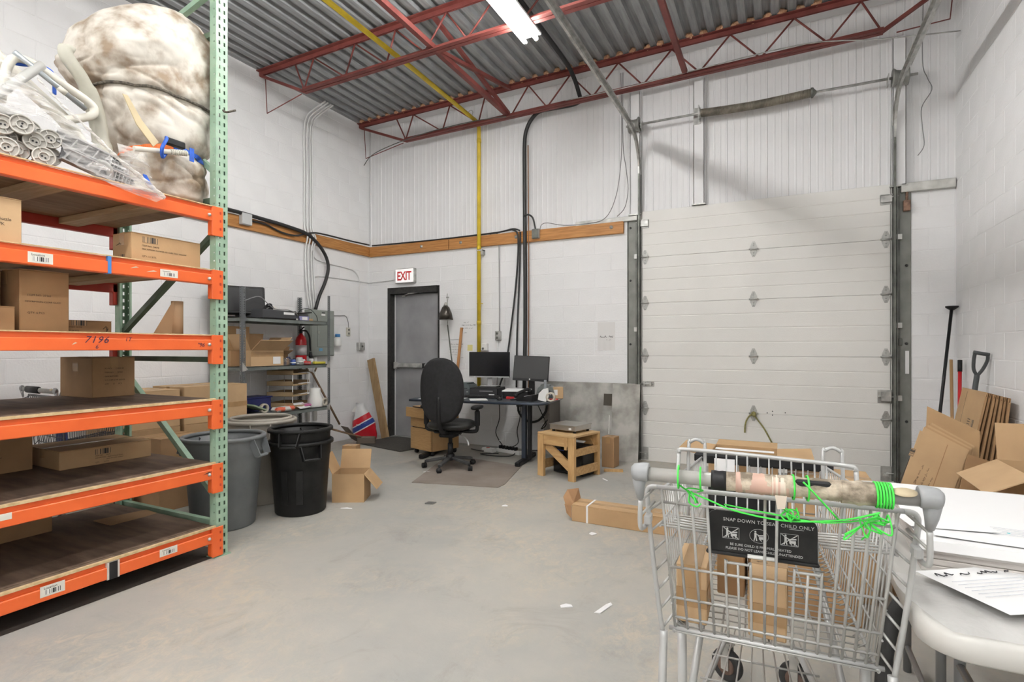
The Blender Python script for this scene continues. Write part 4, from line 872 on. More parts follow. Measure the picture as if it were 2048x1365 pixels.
part('film', MB().add(vs, [(i * (n + 1) + k, i * (n + 1) + k + 1, (i + 1) * (n + 1) + k + 1, (i + 1) * (n + 1) + k) for i in range(len(A) - 1) for k in range(n)], True), FILM, t)
part('film_roll', MB().tube([Vector(((-3.16 + .05 * i / 60) + .012, p.y, p.z - .004)) for i, p in enumerate(A)][16:], [.003 + .011 * (i / 40) + .003 * math.sin(i * 1.7) for i in range(len(A) - 16)], 9), film_mat('bunched_film', (.80, .78, .75), .3, .85, 12, (1, 1.2, 6)), t, 'twisted edge of the film')
vs = []
for i in range(13):
    for k in range(11):
        y = 1.70 + .15 * i / 12; z = 2.26 + .15 * k / 10; b = math.sin(PI * i / 12) * math.sin(PI * k / 10)
        vs.append((-3.19 + .05 * b + .016 * noise.noise(Vector((y * 40, z * 40, 1))), y - .03 * (k / 10), z))
part('film_bubble', MB().add(vs, [(i * 11 + k, i * 11 + k + 1, (i + 1) * 11 + k + 1, (i + 1) * 11 + k) for i in range(12) for k in range(10)], True), FILM, t)
solo('blue_strap_end', MB().prism([(1.765, 2.262), (1.785, 2.262), (1.825, 2.195), (1.815, 2.185), (1.785, 2.215)], 0, .004, Matrix.Translation((-3.13, 0, 0)) @ Matrix(((0, 0, 1, 0), (1, 0, 0, 0), (0, 1, 0, 0), (0, 0, 0, 1)))), STB, 'blue strap end hanging below the film near the beam', 'strap')

# ---------------- cartons on the floor behind the rack ----------------
def bigc(label, y0, y1, z0, z1, x1=-4.90, x0=-5.40, m=CB, tp=True):
    carton('carton', label, ((x0 + x1) / 2, (y0 + y1) / 2, z0), (x1 - x0, y1 - y0, z1 - z0), 0, m, 'y', (('+x', 'tape', y1 - y0, .5, .42),) if tp else ())
bigc('large taped carton on top of the right stack behind the grey bin', 3.125, 3.78, .60, .945, -4.90, -5.38, CB3)
bigc('middle carton of the right stack behind the grey bin', 3.12, 3.76, .30, .599, -4.89, -5.40); bigc('bottom carton of the right stack behind the grey bin', 3.12, 3.78, 0, .299, -4.88, -5.40)
bigc('carton on top of the left stack behind the rack post', 2.60, 3.10, .60, .93, -4.92, -5.40, CB3, False); bigc('middle carton of the left stack behind the rack post', 2.58, 3.09, .30, .599, -4.90, -5.40); bigc('bottom carton of the left stack behind the rack post', 2.58, 3.09, 0, .299, -4.89, -5.40)
carton('carton', 'low carton on the floor behind the rack beside the left stack', (-4.56, 2.80, 0), (.34, .40, .30), 0, CB2, 'y')
carton('carton', 'brown carton on top of the low one behind the rack', (-4.57, 2.79, .301), (.32, .36, .28), .05, CB2, 'y')
# ---------------- bins ----------------
def bin_(name, label, loc, H, rt, rb, m, rz=0.0, cat='bin', rim=True, group=None, lip=.02):
    t = thing(name, label, cat, loc, rz, group)
    w = .006
    prof = [(0, .0), (rb, 0), (rb + .008, .012), (rb + (rt - rb) * .80, H * .78), (rt - .004, H * .80), (rt, H - .03), (rt + .0, H - .02)]
    inner = [(rt - w, H - .02), (rt - w - .004, H * .80), (rb + (rt - rb) * .78 - w, H * .76), (rb - w, .02), (0, .02)]
    part('body', MB().lathe(prof + inner, 40), m, t)
    part('rim', MB().ring([(rt - .008, H - .028), (rt + lip, H - .028), (rt + lip, H - .006), (rt + lip - .006, H), (rt - .008, H)], 40), m, t)
    for s in (0, PI):
        hd = MB(); z0 = H * .80
        for q in (-1, 1): hd.bar((rt - .005, q * .075, H - .03), (rt + .038, q * .062, z0 - .01), .008, .05, up=(1, 0, 0))
        hd.box(rt + .012, rt + .045, -.066, .066, z0 - .022, z0 - .004, .005)
        part('handle', hd, m, t, rot=(0, 0, s))
    return t
GREYB = mat('grey_bin_plastic', (.14, .15, .16), .5, col2=(.185, .195, .20), scale=5, bump=.05)
BEIGE = mat('beige_bin_plastic', (.36, .33, .285), .5, col2=(.42, .385, .33), scale=5)
BLKB = mat('black_bin_plastic', (.006, .006, .006), .5, col2=(.014, .014, .014), scale=8, bump=.06, spec=.3)
bin_('trash_bin', 'round grey plastic bin standing just behind the rack post', (-3.70, 2.66, 0), .665, .268, .205, GREYB, math.radians(20))
bin_('trash_bin', 'tall beige plastic bin between the grey and black bins', (-4.02, 3.24, 0), .70, .262, .215, BEIGE, math.radians(-40), lip=.025)
part('inner_ring', MB().ring([(.232, .69), (.25, .69), (.25, .712), (.240, .718), (.232, .712)], 40, (-4.02, 3.24, 0)), BEIGE, bpy.data.objects['trash_bin.001']).matrix_parent_inverse = bpy.data.objects['trash_bin.001'].matrix_world.inverted() if False else Matrix.Translation((4.02, -3.24, 0))
b1 = bin_('trash_bin', 'lower of the two nested black bins, standing on the floor', (-3.46, 3.16, 0), .575, .232, .185, BLKB, math.radians(-25))
part('panel_rib', MB().bar((.208, 0, .10), (.222, 0, .36), .05, .006, up=(1, 0, 0), bev=.002), BLKB, b1, rot=(0, 0, math.radians(-20)))
part('panel_rib', MB().bar((.208, 0, .10), (.222, 0, .36), .05, .006, up=(1, 0, 0), bev=.002), BLKB, b1, rot=(0, 0, math.radians(-50)))
bin_('trash_bin', 'upper black bin nested inside the lower one', (-3.46, 3.16, .105), .570, .228, .178, BLKB, math.radians(-62))
# ---------------- grey slotted shelf unit ----------------
GSH = mat('grey_shelf_steel', (.13, .14, .145), .45, metal=.3, var=.12, scale=8)
GSL = mat('grey_green_shelf', (.16, .18, .17), .5, metal=.25, var=.2, scale=8)
RUST = mat('rusty_shelf_top', (.18, .11, .06), .8, col2=(.30, .20, .12), scale=7)
SX0, SX1, SY0, SY1 = -5.50, -4.986, 3.79, 5.01
SH = thing('shelf_unit', 'grey slotted steel shelf unit against the left wall', 'shelf', (0, 0, 0))
def slot_post(x, y, sx, sy):
    mb = MB(); H = 1.95
    vs, fs = plate(.038, H, (.022,), .008, .014, .025); mb.add([(x, y + sy * a, z) for a, z in vs], fs)
    vs, fs = plate(.038, H, (.022,), .008, .014, .025); mb.add([(x + sx * a, y, z) for a, z in vs], fs)
    o = part('post', mb, GSH, SH); md = o.modifiers.new('thickness', 'SOLIDIFY'); md.thickness = .002
for x, sx in ((SX0, 1), (SX1, -1)):
    for y, sy in ((SY0, 1), (SY1, -1)): slot_post(x, y, sx, sy)
for z, m in ((1.63, RUST), (1.11, GSL), (.59, GSL)):
    s = part('shelf_board', MB().box(SX0 + .003, SX1 - .003, SY0 + .003, SY1 - .003, z - .006, z), m, SH)
    part('shelf_lip', MB().box(SX1 - .006, SX1 - .003, SY0 + .003, SY1 - .003, z - .04, z).box(SX0 + .003, SX0 + .006, SY0 + .003, SY1 - .003, z - .04, z).box(SX0, SX1 - .003, SY0 + .003, SY0 + .006, z - .04, z).box(SX0, SX1 - .003, SY1 - .006, SY1 - .003, z - .04, z), GSL, s)
    for y in (SY0, SY1):
        q = 1 if y == SY0 else -1
        part('gusset', MB().prism([(0, -.05), (q * .07, -.03), (0, .05)], 0, .002, Matrix.Translation((SX1 + .001, y, z)) @ Matrix(((0, 0, 1, 0), (1, 0, 0, 0), (0, 1, 0, 0), (0, 0, 0, 1)))), STEEL if z < 1.5 else GSH, SH)
# top shelf
t = thing('monitor', 'old black monitor at the left end of the grey shelf top', 'monitor', (-5.22, 3.93, 1.63), math.radians(62))
part('casing', MB().box(-.26, .26, -.03, .05, .04, .35, .012), BLK, t, rot=(math.radians(-8), 0, 0)); part('screen', MB().box(-.235, .235, -.033, -.029, .07, .325), mat('dark_screen', (.006, .006, .007), .25), t, rot=(math.radians(-8), 0, 0)); part('stand', MB().box(-.12, .12, -.06, .10, 0, .015, .005).box(-.03, .03, .02, .05, .015, .10), BLK, t)
t = thing('cash_drawer', 'dark grey metal drawer with a white label on the grey shelf top', 'drawer', (-5.17, 4.26, 1.631), math.radians(4))
part('casing', MB().box(-.18, .18, -.24, .24, 0, .10, .006), mat('charcoal_metal', (.045, .047, .052), .5), t); part('front', MB().box(.18, .188, -.235, .235, .01, .09, .003), MATS['charcoal_metal'], t); part('label', MB().box(.188, .1895, .04, .20, .052, .08), PAPER, t)
t = thing('label_reel', 'black coiled cable lying on the drawer', 'cable', (-5.15, 4.25, 1.735))
part('coil', MB().tube(arc((0, 0, .02), .045, 0, 2 * PI, 16, 'xy'), .012, 7), BLK, t, rot=(.5, .3, 0)); part('coil', MB().tube(arc((0, .02, .035), .038, 0, 2 * PI, 16, 'xy'), .010, 7), BLK, t, rot=(.9, .3, 0))
solo('grey_cable', MB().tube(smooth_path([(-5.05, 3.85, 1.80), (-5.0, 4.0, 1.86), (-5.02, 4.12, 1.80), (-5.05, 4.25, 1.745), (-5.0, 4.38, 1.74), (-4.99, 4.50, 1.70), (-5.03, 4.55, 1.65)], 5), .005, 6), GREYC, 'tangled grey cable over the drawer on the shelf top', 'cable')
solo('grey_cable', MB().tube(smooth_path([(-5.08, 4.62, 1.64), (-5.05, 4.58, 1.72), (-5.05, 4.66, 1.77), (-5.07, 4.78, 1.77), (-5.06, 4.86, 1.70), (-5.08, 4.90, 1.64)], 5), .004, 6), BLK, 'black cable loop at the right end of the shelf top', 'cable')
solo('plastic_bag', (lambda m_: m_)(MB().lathe([(0, 0), (.09, .0), (.12, .05), (.10, .13), (.05, .17), (0, .18)], 18, sx=1, sy=1.4)), mat('white_bag', (.66, .65, .6), .5, bump=.5, bscale=25), 'crumpled white plastic bag behind the drawer on the shelf top', 'bag', (-5.36, 4.42, 1.631))
t = thing('router', 'black flat device lying over a small blue box on the shelf top', 'router', (-5.13, 4.70, 1.631))
part('blue_box', MB().box(-.05, .05, -.08, .07, 0, .055, .004), mat('lilac_box', (.30, .30, .52), .5), t); part('box_label', MB().box(.05, .0515, -.04, .04, .01, .045), PAPER, t); part('white_base', MB().box(-.08, .04, -.16, -.085, 0, .03, .004), WHT, t); part('lid', MB().box(-.08, .08, -.17, .10, .085, .10, .006), BLK, t, rot=(math.radians(6), 0, 0)); part('adapter', MB().box(-.07, -.0, -.03, .10, .056, .088, .004), mat('mid_grey', (.25, .25, .26), .5), t)
carton('small_box', 'small tan box at the right end of the shelf top', (-5.28, 4.89, 1.631), (.10, .16, .04), 0, CB3, 'y')
# middle shelf
open_carton('carton', 'open carton with raised flaps and a white label on the middle shelf', (-5.20, 4.13, 1.111), (.36, .42, .17), 0, CB3, (-10, 55, 25, 40), .19, (('+x', '[]', .10, .78, .35), ('+x', 'tape', .42, .5, .75)))
t = open_carton('carton', 'carton standing upright with a printed label beside the left shelf post', (-5.30, 3.98, 1.282), (.02, .26, .26), 0, CB, (None, None, None, None), .05, (('+x', '[]', .12, .6, .72),))
carton('carton', 'plain brown carton at the left end of the middle shelf', (-5.28, 3.86, 1.111), (.20, .11, .17), 0, CB2, 'y')
open_carton('carton', 'opened brown box on edge behind the tools on the middle shelf', (-5.32, 4.46, 1.111), (.26, .17, .12), .1, CB2, (30, 60, 40, 20), .10)
t = thing('glass_jar', 'clear glass jar in front of the small brown box on the middle shelf', 'jar', (-5.06, 4.41, 1.111))
part('glass', MB().lathe([(0, 0), (.035, 0), (.038, .01), (.038, .06), (.030, .075), (.030, .085)], 18), mat('clear_glass', (.8, .75, .72), .05, trans=.9, alpha=.6), t)
TOOLC = [('blue_cap', (.05, .10, .35), 'dark blue cap'), ('grey_knob', (.25, .26, .28), 'grey knob'), ('silver_can', (.55, .55, .55), 'silver tin'), ('red_cap', (.5, .03, .03), 'red cap'), ('black_reel', (.03, .03, .035), 'black reel'), ('green_cap', (.05, .30, .16), 'green cap'), ('white_cup', (.7, .7, .68), 'white cup'), ('navy_tape', (.04, .05, .14), 'navy tape roll')]
POS = [(-5.05, 4.50, .030), (-5.12, 4.55, .035), (-5.06, 4.60, .038), (-5.03, 4.67, .022), (-5.16, 4.64, .040), (-5.08, 4.76, .025), (-5.12, 4.70, .035), (-5.22, 4.56, .045), (-5.20, 4.74, .035), (-5.03, 4.55, .020), (-5.10, 4.82, .03), (-5.05, 4.73, .028)]
WORDS = ('nearest the jar', 'second from the jar', 'at the front edge', 'by the extinguisher', 'behind the caps', 'at the right', 'in the middle', 'at the back', 'behind the right caps', 'beside the glass jar', 'farthest right', 'third from the right')
for i, (x, y, r) in enumerate(POS):
    nm, c, w = TOOLC[i % 8]; t = thing('small_' + nm, '%s among the small supplies on the middle shelf, %s' % (w, WORDS[i]), 'supplies', (x, y, 1.111), random.uniform(0, 3))
    h = r * random.uniform(1.2, 2.4); part('body', MB().lathe([(0, 0), (r, 0), (r, h * .8), (r * .8, h), (r * .5, h), (r * .5, h * .9), (0, h * .9)], 16), mat('sup_' + nm, c, .4), t); part('collar', MB().ring([(r - .002, h * .3), (r + .002, h * .3), (r + .002, h * .5), (r - .002, h * .5)], 16), STEEL if i % 2 else WHT, t)
solo('yellow_tool', MB().box(-.02, .02, -.085, .085, 0, .03, .008).box(-.025, .025, -.11, -.07, 0, .035, .01), mat('yellow_tool', (.60, .52, .06), .5), 'yellow tool handle at the right end of the middle shelf', 'tool', (-5.04, 4.90, 1.111), (0, 0, .1))
# fire extinguisher hanging on the wall
t = thing('fire_extinguisher', 'red fire extinguisher with black hose at the back of the middle shelf', 'fire extinguisher', (-5.36, 4.90, 1.111))
t.scale = (.92, .92, .88)
part('cylinder', MB().lathe([(0, 0), (.065, 0), (.072, .015), (.072, .33), (.055, .38), (.025, .41), (.02, .43)], 24), mat('extinguisher_red', (.50, .01, .015), .3), t)
part('label', MB().ring([(.0722, .12), (.0735, .12), (.0735, .26), (.0722, .26)], 24), mat('silver_label', (.45, .42, .42), .4), t)
part('valve', MB().lathe([(.018, .43), (.022, .44), (.022, .47), (.012, .49)], 12).bar((0, 0, .48), (.09, -.03, .52), .02, .008).bar((0, 0, .465), (.085, -.03, .475), .02, .008), BLK, t)
part('hose', MB().tube(smooth_path([(.01, .02, .47), (.03, .07, .46), (.04, .11, .38), (.04, .12, .25), (.04, .13, .18)], 5), .012, 8).lathe([(.012, -.09), (.028, -.08), (.018, 0)], 10, (.04, .13, .17)), BLK, t)
t = thing('spray_bottle', 'small white bottle with blue cap hanging right of the panel', 'bottle', (-5.49, 5.66, 1.33))
part('bottle', MB().lathe([(0, 0), (.045, 0), (.048, .02), (.048, .11), (.03, .13)], 16), WHT, t); part('cap', MB().lathe([(.032, .13), (.034, .135), (.034, .17), (0, .17)], 14), mat('cap_blue', (.05, .22, .5), .4), t)
# bottom shelf: letter tray tower etc.
t = thing('letter_tray', 'tower of brown letter trays with white rods on the bottom shelf', 'letter tray', (-5.24, 4.60, .591), math.radians(20))
for k in range(4):
    z = .03 + k * .125
    part('tray', MB().box(-.16, .16, -.19, .19, z, z + .006).box(-.16, -.154, -.19, .19, z, z + .05).box(-.16, .16, -.19, -.184, z, z + .05).box(-.16, .16, .184, .19, z, z + .05).prism([(.154, -.19), (.16, -.19), (.20, -.06), (.20, .06), (.16, .19), (.154, .19)], z, z + .018), mat('tray_board', (.33, .235, .13), .8, var=.08), t)
    part('paper', MB().box(.15, .19, -.05, .17, z + .008, z + .022), PAPER, t)
for x, y in ((.15, -.18), (.15, .18), (-.15, -.18), (-.15, .18)): part('rod', MB().tube([(x, y, 0), (x, y, .43)], .005, 6), WHT, t)
t = thing('jug', 'white plastic jug with printing at the right end of the bottom shelf', 'jug', (-5.08, 4.86, .591))
part('body', MB().lathe([(0, 0), (.085, 0), (.09, .01), (.088, .09), (.065, .16), (.062, .22), (.055, .23)], 24), WHT, t); text('~6', .03, GREYC, t, (.05, -.06, .10), '+x', .2)
solo('tape_roll', MB().ring([(.03, -.025), (.05, -.025), (.05, .025), (.03, .025)], 20, mtx=Matrix.Rotation(PI / 2, 4, 'Y')), mat('beige_roll', (.55, .50, .42), .6), 'beige tape roll beside the jug on the bottom shelf', 'tape roll', (-5.03, 4.955, .645))
solo('tape_roll', MB().ring([(.035, -.02), (.052, -.02), (.052, .02), (.035, .02)], 20, mtx=Matrix.Rotation(PI / 2, 4, 'Y')), MATS['beige_roll'], 'pale tape roll lying near the carton on the bottom shelf', 'tape roll', (-5.08, 4.13, .645))
solo('green_folder', MB().box(-.12, .12, -.14, .14, 0, .012, .003).box(-.11, .11, -.13, .13, .012, .02), mat('sage_green', (.33, .42, .28), .6), 'sage green folder leaning on the bottom shelf', 'folder', (-5.15, 4.03, .655), (math.radians(-18), .1, .3))
solo('flyer', MB().box(-.07, .07, -.10, .10, 0, .002), PAPER, 'white printed flyer hanging over the bottom shelf edge', 'flyer', (-5.06, 4.63, .63), (0, math.radians(25), .2))
solo('pink_packet', MB().box(-.04, .04, -.06, .06, 0, .02, .008), mat('pink_foil', (.55, .12, .32), .3), 'pink foil packet beside the jug', 'packet', (-5.08, 4.72, .62), (0, .2, .2))
solo('printed_bag', MB().box(-.06, .06, -.14, .14, 0, .05, .02), mat('red_white_bag', (.75, .74, .72), .5, col2=(.75, .15, .08), scale=9, contrast=(.52, .56)), 'red and white printed bag on the bottom shelf', 'bag', (-5.05, 4.36, .592), (0, 0, .1))
carton('small_box', 'low brown box in front of the letter trays on the bottom shelf', (-5.10, 4.50, .591), (.10, .20, .05), .15, CB2, 'y')
solo('navy_crate', MB().box(-.12, .12, -.20, .20, 0, .16, .01).box(-.13, .13, -.21, .21, .15, .165, .004), mat('navy_plastic', (.015, .02, .10), .5), 'dark blue crate behind the letter trays', 'crate', (-5.37, 4.17, .591), (0, 0, 0))
# under the shelf
solo('pail', MB().lathe([(0, 0), (.13, 0), (.15, .30), (.155, .30), (.155, .315), (.14, .315), (.12, .02), (0, .02)], 24), mat('grey_pail', (.33, .32, .28), .6, var=.1), 'grey paint pail under the shelf unit', 'pail', (-5.22, 4.72, .0))
for i, (y, lb) in enumerate(((5.14, 'left'), (5.26, 'right'))):
    pipe('downpipe', lb + ' of two white pipes dropping below the electrical panel', 'pipe', [(-5.50, y, 1.20), (-5.50, y, .35)], .028, WHT, 12)
# carton beside the black bins
t = open_carton('carton', 'torn open carton spilling brown paper beside the black bins', (-3.33, 3.60, 0), (.27, .24, .24), math.radians(28), CB, (25, 140, None, 20), .17)
solo('brown_paper', MB().prism([(-.08, -.05), (.07, -.06), (.09, .02), (.02, .07), (-.07, .05)], 0, .05), KR, 'crumpled brown paper inside the torn carton', 'paper', (-3.33, 3.60, .10), (.2, .1, .3))
carton('carton', 'upright carton standing against the black bins behind the torn one', (-3.52, 3.80, .0), (.13, .10, .42), math.radians(20), CB2, 'y')
# ---------------- near the exit door ----------------
RUB = mat('black_rubber_mat', (.035, .032, .028), .85, col2=(.065, .06, .05), scale=60, bump=.5, bscale=90)
solo('door_mat', MB().prism([(-5.20, 5.70), (-4.27, 5.47), (-4.10, 6.20), (-5.04, 6.40)], .001, .012), RUB, 'black rubber mat on the floor before the exit door', 'mat')
PLK = mat('weathered_plank', (.30, .19, .085), .75, col2=(.42, .29, .15), scale=4, stretch=(12, 12, 1))
solo('wood_plank', MB().bar((-5.10, 6.20, .012), (-5.42, 6.26, 1.14), .13, .038, up=(.1, 1, 0), bev=.002), PLK, 'weathered wood plank leaning in the corner left of the exit door', 'plank')
# bag of de-icing salt
t = thing('salt_bag', 'red, white and blue plastic bag of salt slumped against the left wall', 'bag', (-5.30, 6.0, 0), math.radians(30))
n = 16; vs = []
for j in range(15):
    v = j / 14; w = (.155 - .045 * v + .03 * math.sin(v * 5)) * (1 if v < .82 else .75); d = .085 * math.sin(PI * min(1, .12 + .84 * (1 - v))) + .012; lean = -.04 * v - .07 * max(0, v - .55)
    for i in range(n):
        a = 2 * PI * i / n; k = 1 + .10 * noise.noise(Vector((math.cos(a) * 2, math.sin(a) * 2, v * 5)))
        vs.append((w * math.cos(a) * k + lean, d * math.sin(a) * k, 0.005 + .50 * v + .02 * math.cos(a * 2 + 1) * v))
def salt_mat():
    m = bpy.data.materials.new('salt_bag_print'); m.use_nodes = True; nt = m.node_tree; b = nt.nodes['Principled BSDF']; b.inputs['Roughness'].default_value = .35
    tc = nt.nodes.new('ShaderNodeTexCoord'); sx = nt.nodes.new('ShaderNodeSeparateXYZ'); nt.links.new(tc.outputs['Object'], sx.inputs[0])
    ml = nt.nodes.new('ShaderNodeMath'); ml.operation = 'MULTIPLY_ADD'; ml.inputs[1].default_value = -.55; nt.links.new(sx.outputs[0], ml.inputs[0]); nt.links.new(sx.outputs[2], ml.inputs[2])
    sc = nt.nodes.new('ShaderNodeMath'); sc.operation = 'MULTIPLY'; sc.inputs[1].default_value = 2.2; nt.links.new(ml.outputs[0], sc.inputs[0])
    r = nt.nodes.new('ShaderNodeValToRGB'); r.color_ramp.interpolation = 'CONSTANT'; e = r.color_ramp.elements
    red, wh, bl = (.55, .012, .025, 1), (.72, .72, .72, 1), (.025, .06, .30, 1)
    e[0].position = 0; e[0].color = red; e[1].position = .36; e[1].color = wh
    for p, c in ((.40, bl), (.56, wh), (.60, red), (.80, wh)): q = e.new(p); q.color = c
    nt.links.new(sc.outputs[0], r.inputs[0]); nt.links.new(r.outputs[0], b.inputs['Base Color']); return m
mb = MB().add(vs, [(j * n + i, j * n + (i + 1) % n, (j + 1) * n + (i + 1) % n, (j + 1) * n + i) for j in range(14) for i in range(n)], True)
mb.f.append(tuple(range(n))[::-1]); mb.sm.append(False); mb.f.append(tuple(14 * n + i for i in range(n))); mb.sm.append(True)
part('bag', mb, salt_mat(), t); part('torn_top', MB().prism([(-.15, .0), (-.02, -.02), (.05, .02), (.0, .07), (-.10, .08)], -.003, .003, Matrix.Translation((-.04, 0, .40)) @ Matrix.Rotation(PI / 2, 4, 'X')), WHT, t)
text('~6', .06, WHT, t, (-.10, -.092, .20), '-y', .3, roll=.3)
# brooms and shovel in the shelf corner
BRN = mat('brown_handle', (.17, .105, .06), .7, var=.2, scale=12)
t = thing('broom', 'wooden handled broom lying low beside the shelf unit', 'broom', (-5.10, 5.50, 0)); part('handle', MB().tube([(-.28, -.30, .30), (.07, .30, .05)], .013, 8), BRN, t); part('bristles', MB().box(-.12, .12, -.04, .04, 0, .10, .01), mat('dusty_bristle', (.14, .11, .085), .9), t, loc=(.05, .24, 0), rot=(0, 0, .5))
t = thing('shovel', 'brown handled shovel leaning behind the shelf post', 'shovel', (-5.28, 5.40, 0)); part('handle', MB().tube([(-.18, -.22, .98), (-.02, .10, .28)], .014, 8), BRN, t); part('grip', MB().tube(smooth_path([(-.18, -.22, .98), (-.20, -.29, 1.02), (-.19, -.26, 1.10), (-.16, -.17, 1.08), (-.17, -.19, 1.0)], 4), .011, 7), BRN, t)
part('blade', MB().prism([(-.09, -.12), (.09, -.12), (.085, .12), (0, .17), (-.085, .12)], 0, .008), mat('rusty_blade', (.12, .09, .07), .7, var=.3), t, loc=(.04, .22, .15), rot=(math.radians(-50), 0, -.3))
# clamp lamp and stick
t = thing('desk_lamp', 'dark metal lamp shade on a thin pole beside the exit door', 'lamp', (-3.95, 6.20, 0))
part('pole', MB().tube([(.06, -.02, .72), (-.03, .0, 1.20), (-.10, .02, 1.62)], .009, 8), DARKST, t)
part('upper_arm', MB().tube(smooth_path([(-.10, .02, 1.62), (-.11, .03, 1.80), (-.115, .03, 2.0), (-.11, .03, 2.05)], 4), .006, 6).tube([(-.12, .03, 1.84), (-.10, .03, 1.98)], .003, 5).box(-.125, -.09, .02, .04, 1.985, 2.005), STEEL, t)
part('shade', MB().lathe([(.026, .19), (.05, .165), (.082, .09), (.10, .0), (.098, .0), (.078, .09), (.046, .16), (0, .178)], 28, (-.105, -.02, 1.69)), mat('bronze_shade', (.075, .065, .055), .28, metal=.6), t)
part('neck', MB().lathe([(.03, 0), (.022, .03), (.012, .05)], 14, (-.105, -.02, 1.875)), STEEL, t)
part('shade_inside', MB().lathe([(.092, .004), (.03, .012), (0, .014)], 20, (-.105, -.02, 1.69)), mat('lamp_white', (.5, .5, .48), .4), t)
part('base_clamp', MB().box(.03, .09, -.05, .02, .69, .76, .004), DARKST, t)
solo('wood_stick', MB().bar((-3.925, 6.22, .73), (-3.895, 6.33, 1.585), .035, .018, up=(0, 1, 0)), mat('orange_stick', (.42, .20, .075), .6, var=.1), 'slim reddish wooden stick leaning on the wall behind the desk', 'stick')
# ---------------- desk ----------------
DTOP = mat('blue_grey_laminate', (.045, .055, .065), .45, var=.2, scale=6); DED = mat('dark_blue_edge', (.025, .035, .055), .35)
DK = thing('desk', 'dark blue-grey office desk with rounded front corner along the back wall', 'desk', (-3.86, 5.12, 0), math.radians(7.5))
W, D, ZT = 1.62, .80, .715
poly = [(0, 0), (W - .16, 0)] + [(W - .16 + .16 * math.sin(a), .16 - .16 * math.cos(a)) for a in [PI / 2 * i / 8 for i in range(1, 9)]] + [(W, D), (.0, D)]
part('desk_top', MB().prism(poly, ZT - .026, ZT), DTOP, DK)
n = len(poly); part('edge_band', MB().tube([(x, y, ZT - .013) for x, y in poly[:-1]], .015, 8), DED, DK)
for x in (W - .32,):
    part('leg_column', MB().box(x - .03, x + .02, .30, .36, .03, ZT - .03, .004), DED, DK); part('leg_column', MB().box(x + .035, x + .075, .32, .38, .03, ZT - .03, .004), BLK, DK); part('foot', MB().bar((x, .05, .028), (x, .70, .028), .06, .05, bev=.01), BLK, DK); part('bracket', MB().bar((x, .10, ZT - .04), (x, .70, ZT - .04), .05, .03), BLK, DK)
part('leg_column', MB().box(.06, .12, .40, .46, .03, ZT - .03, .004), DED, DK); part('foot', MB().bar((.09, .10, .028), (.09, .74, .028), .06, .05, bev=.01), BLK, DK)
part('end_panel', MB().box(W - .035, W - .015, .28, D - .02, .28, ZT - .028, .002), mat('dark_brown_panel', (.075, .06, .05), .5, var=.1), DK)
def on_desk(name, label, cat, x, y, rz=0.0, z=ZT): return thing(name, label, cat, (x, y, z), rz)
# file cabinet
OAK = mat('oak_veneer', (.44, .26, .10), .5, col2=(.52, .32, .14), scale=4, stretch=(3, 3, 26)); OAKS = mat('oak_side', (.44, .26, .11), .5, col2=(.50, .31, .14), scale=4, stretch=(20, 3, 2))
t = thing('file_cabinet', 'oak veneer rolling file cabinet with open top drawer under the desk', 'cabinet', (-3.86, 5.64, 0), math.radians(-18))
part('carcass', MB().box(-.20, .20, -.192, .22, .06, .585, .003), OAKS, t); part('face_plate', MB().box(-.196, .196, -.1985, -.192, .064, .582), mat('dark_gap', (.04, .025, .015), .8), t)
for z0, z1, dy in ((.065, .326, .0), (.338, .452, .0), (.464, .58, .07)):
    d = part('drawer', MB().box(-.205, .205, -.222 - dy, -.20 - dy, z0, z1, .003), OAK, t)
    if dy: part('drawer_box', MB().box(-.185, .185, -.20 - dy, -.20, z0 + .01, z1 - .03), OAKS, d)
for x in (-.16, .16):
    for y in (-.16, .18): part('caster', MB().lathe([(0, -.012), (.028, -.012), (.028, .012), (0, .012)], 14, mtx=Matrix.Translation((x, y, .028)) @ Matrix.Rotation(PI / 2, 4, 'Y')).box(x - .02, x + .02, y - .02, y + .02, .045, .06), BLK, t)
# monitors
SCR_ = mat('black_screen', (.006, .006, .008), .2); SCR2 = mat('matte_dark_screen', (.03, .03, .03), .5); SILV = mat('silver_plastic', (.5, .5, .5), .35, metal=.4)
def monitor(label, loc, rz, w, h, zc, lip, m, roll=0.0, tilt=0.0, stand=SILV):
    t = thing('monitor', label, 'monitor', loc, rz); Rm = (math.radians(tilt), math.radians(roll), 0)
    part('casing', MB().box(-w / 2, w / 2, 0, .03, -h / 2, h / 2, .005), BLK, t, loc=(0, 0, zc), rot=Rm)
    part('screen', MB().box(-w / 2 + .008, w / 2 - .008, -.002, .0, -h / 2 + lip, h / 2 - .008), m, t, loc=(0, 0, zc), rot=Rm)
    if lip > .02: part('chin', MB().box(-w / 2, w / 2, -.004, .0, -h / 2, -h / 2 + lip - .004, .001), stand if stand is SILV else BLK, t, loc=(0, 0, zc), rot=Rm)
    part('stand_neck', MB().box(-.035, .035, .035, .06, .0, zc, .004), stand, t); part('stand_base', MB().box(-.11, .11, -.05, .13, 0, .012, .004), stand, t); return t
monitor('left monitor with black screen and silver chin on the computer box', (-3.30, 6.02, ZT + .105), math.radians(11), .535, .325, .275, .022, SCR_, 0, 0)
t = monitor('right monitor with greyish screen, tilted back, in the desk corner', (-2.70, 5.98, ZT + .001), math.radians(10), .44, .305, .345, .028, SCR2, 2.0, -9, BLK)
part('maker_badge', MB().lathe([(.009, 0), (.009, .002), (0, .002)], 14, mtx=Matrix.Translation((-.01, -.026, .215)) @ Matrix.Rotation(PI / 2, 4, 'X')), WHT, t)
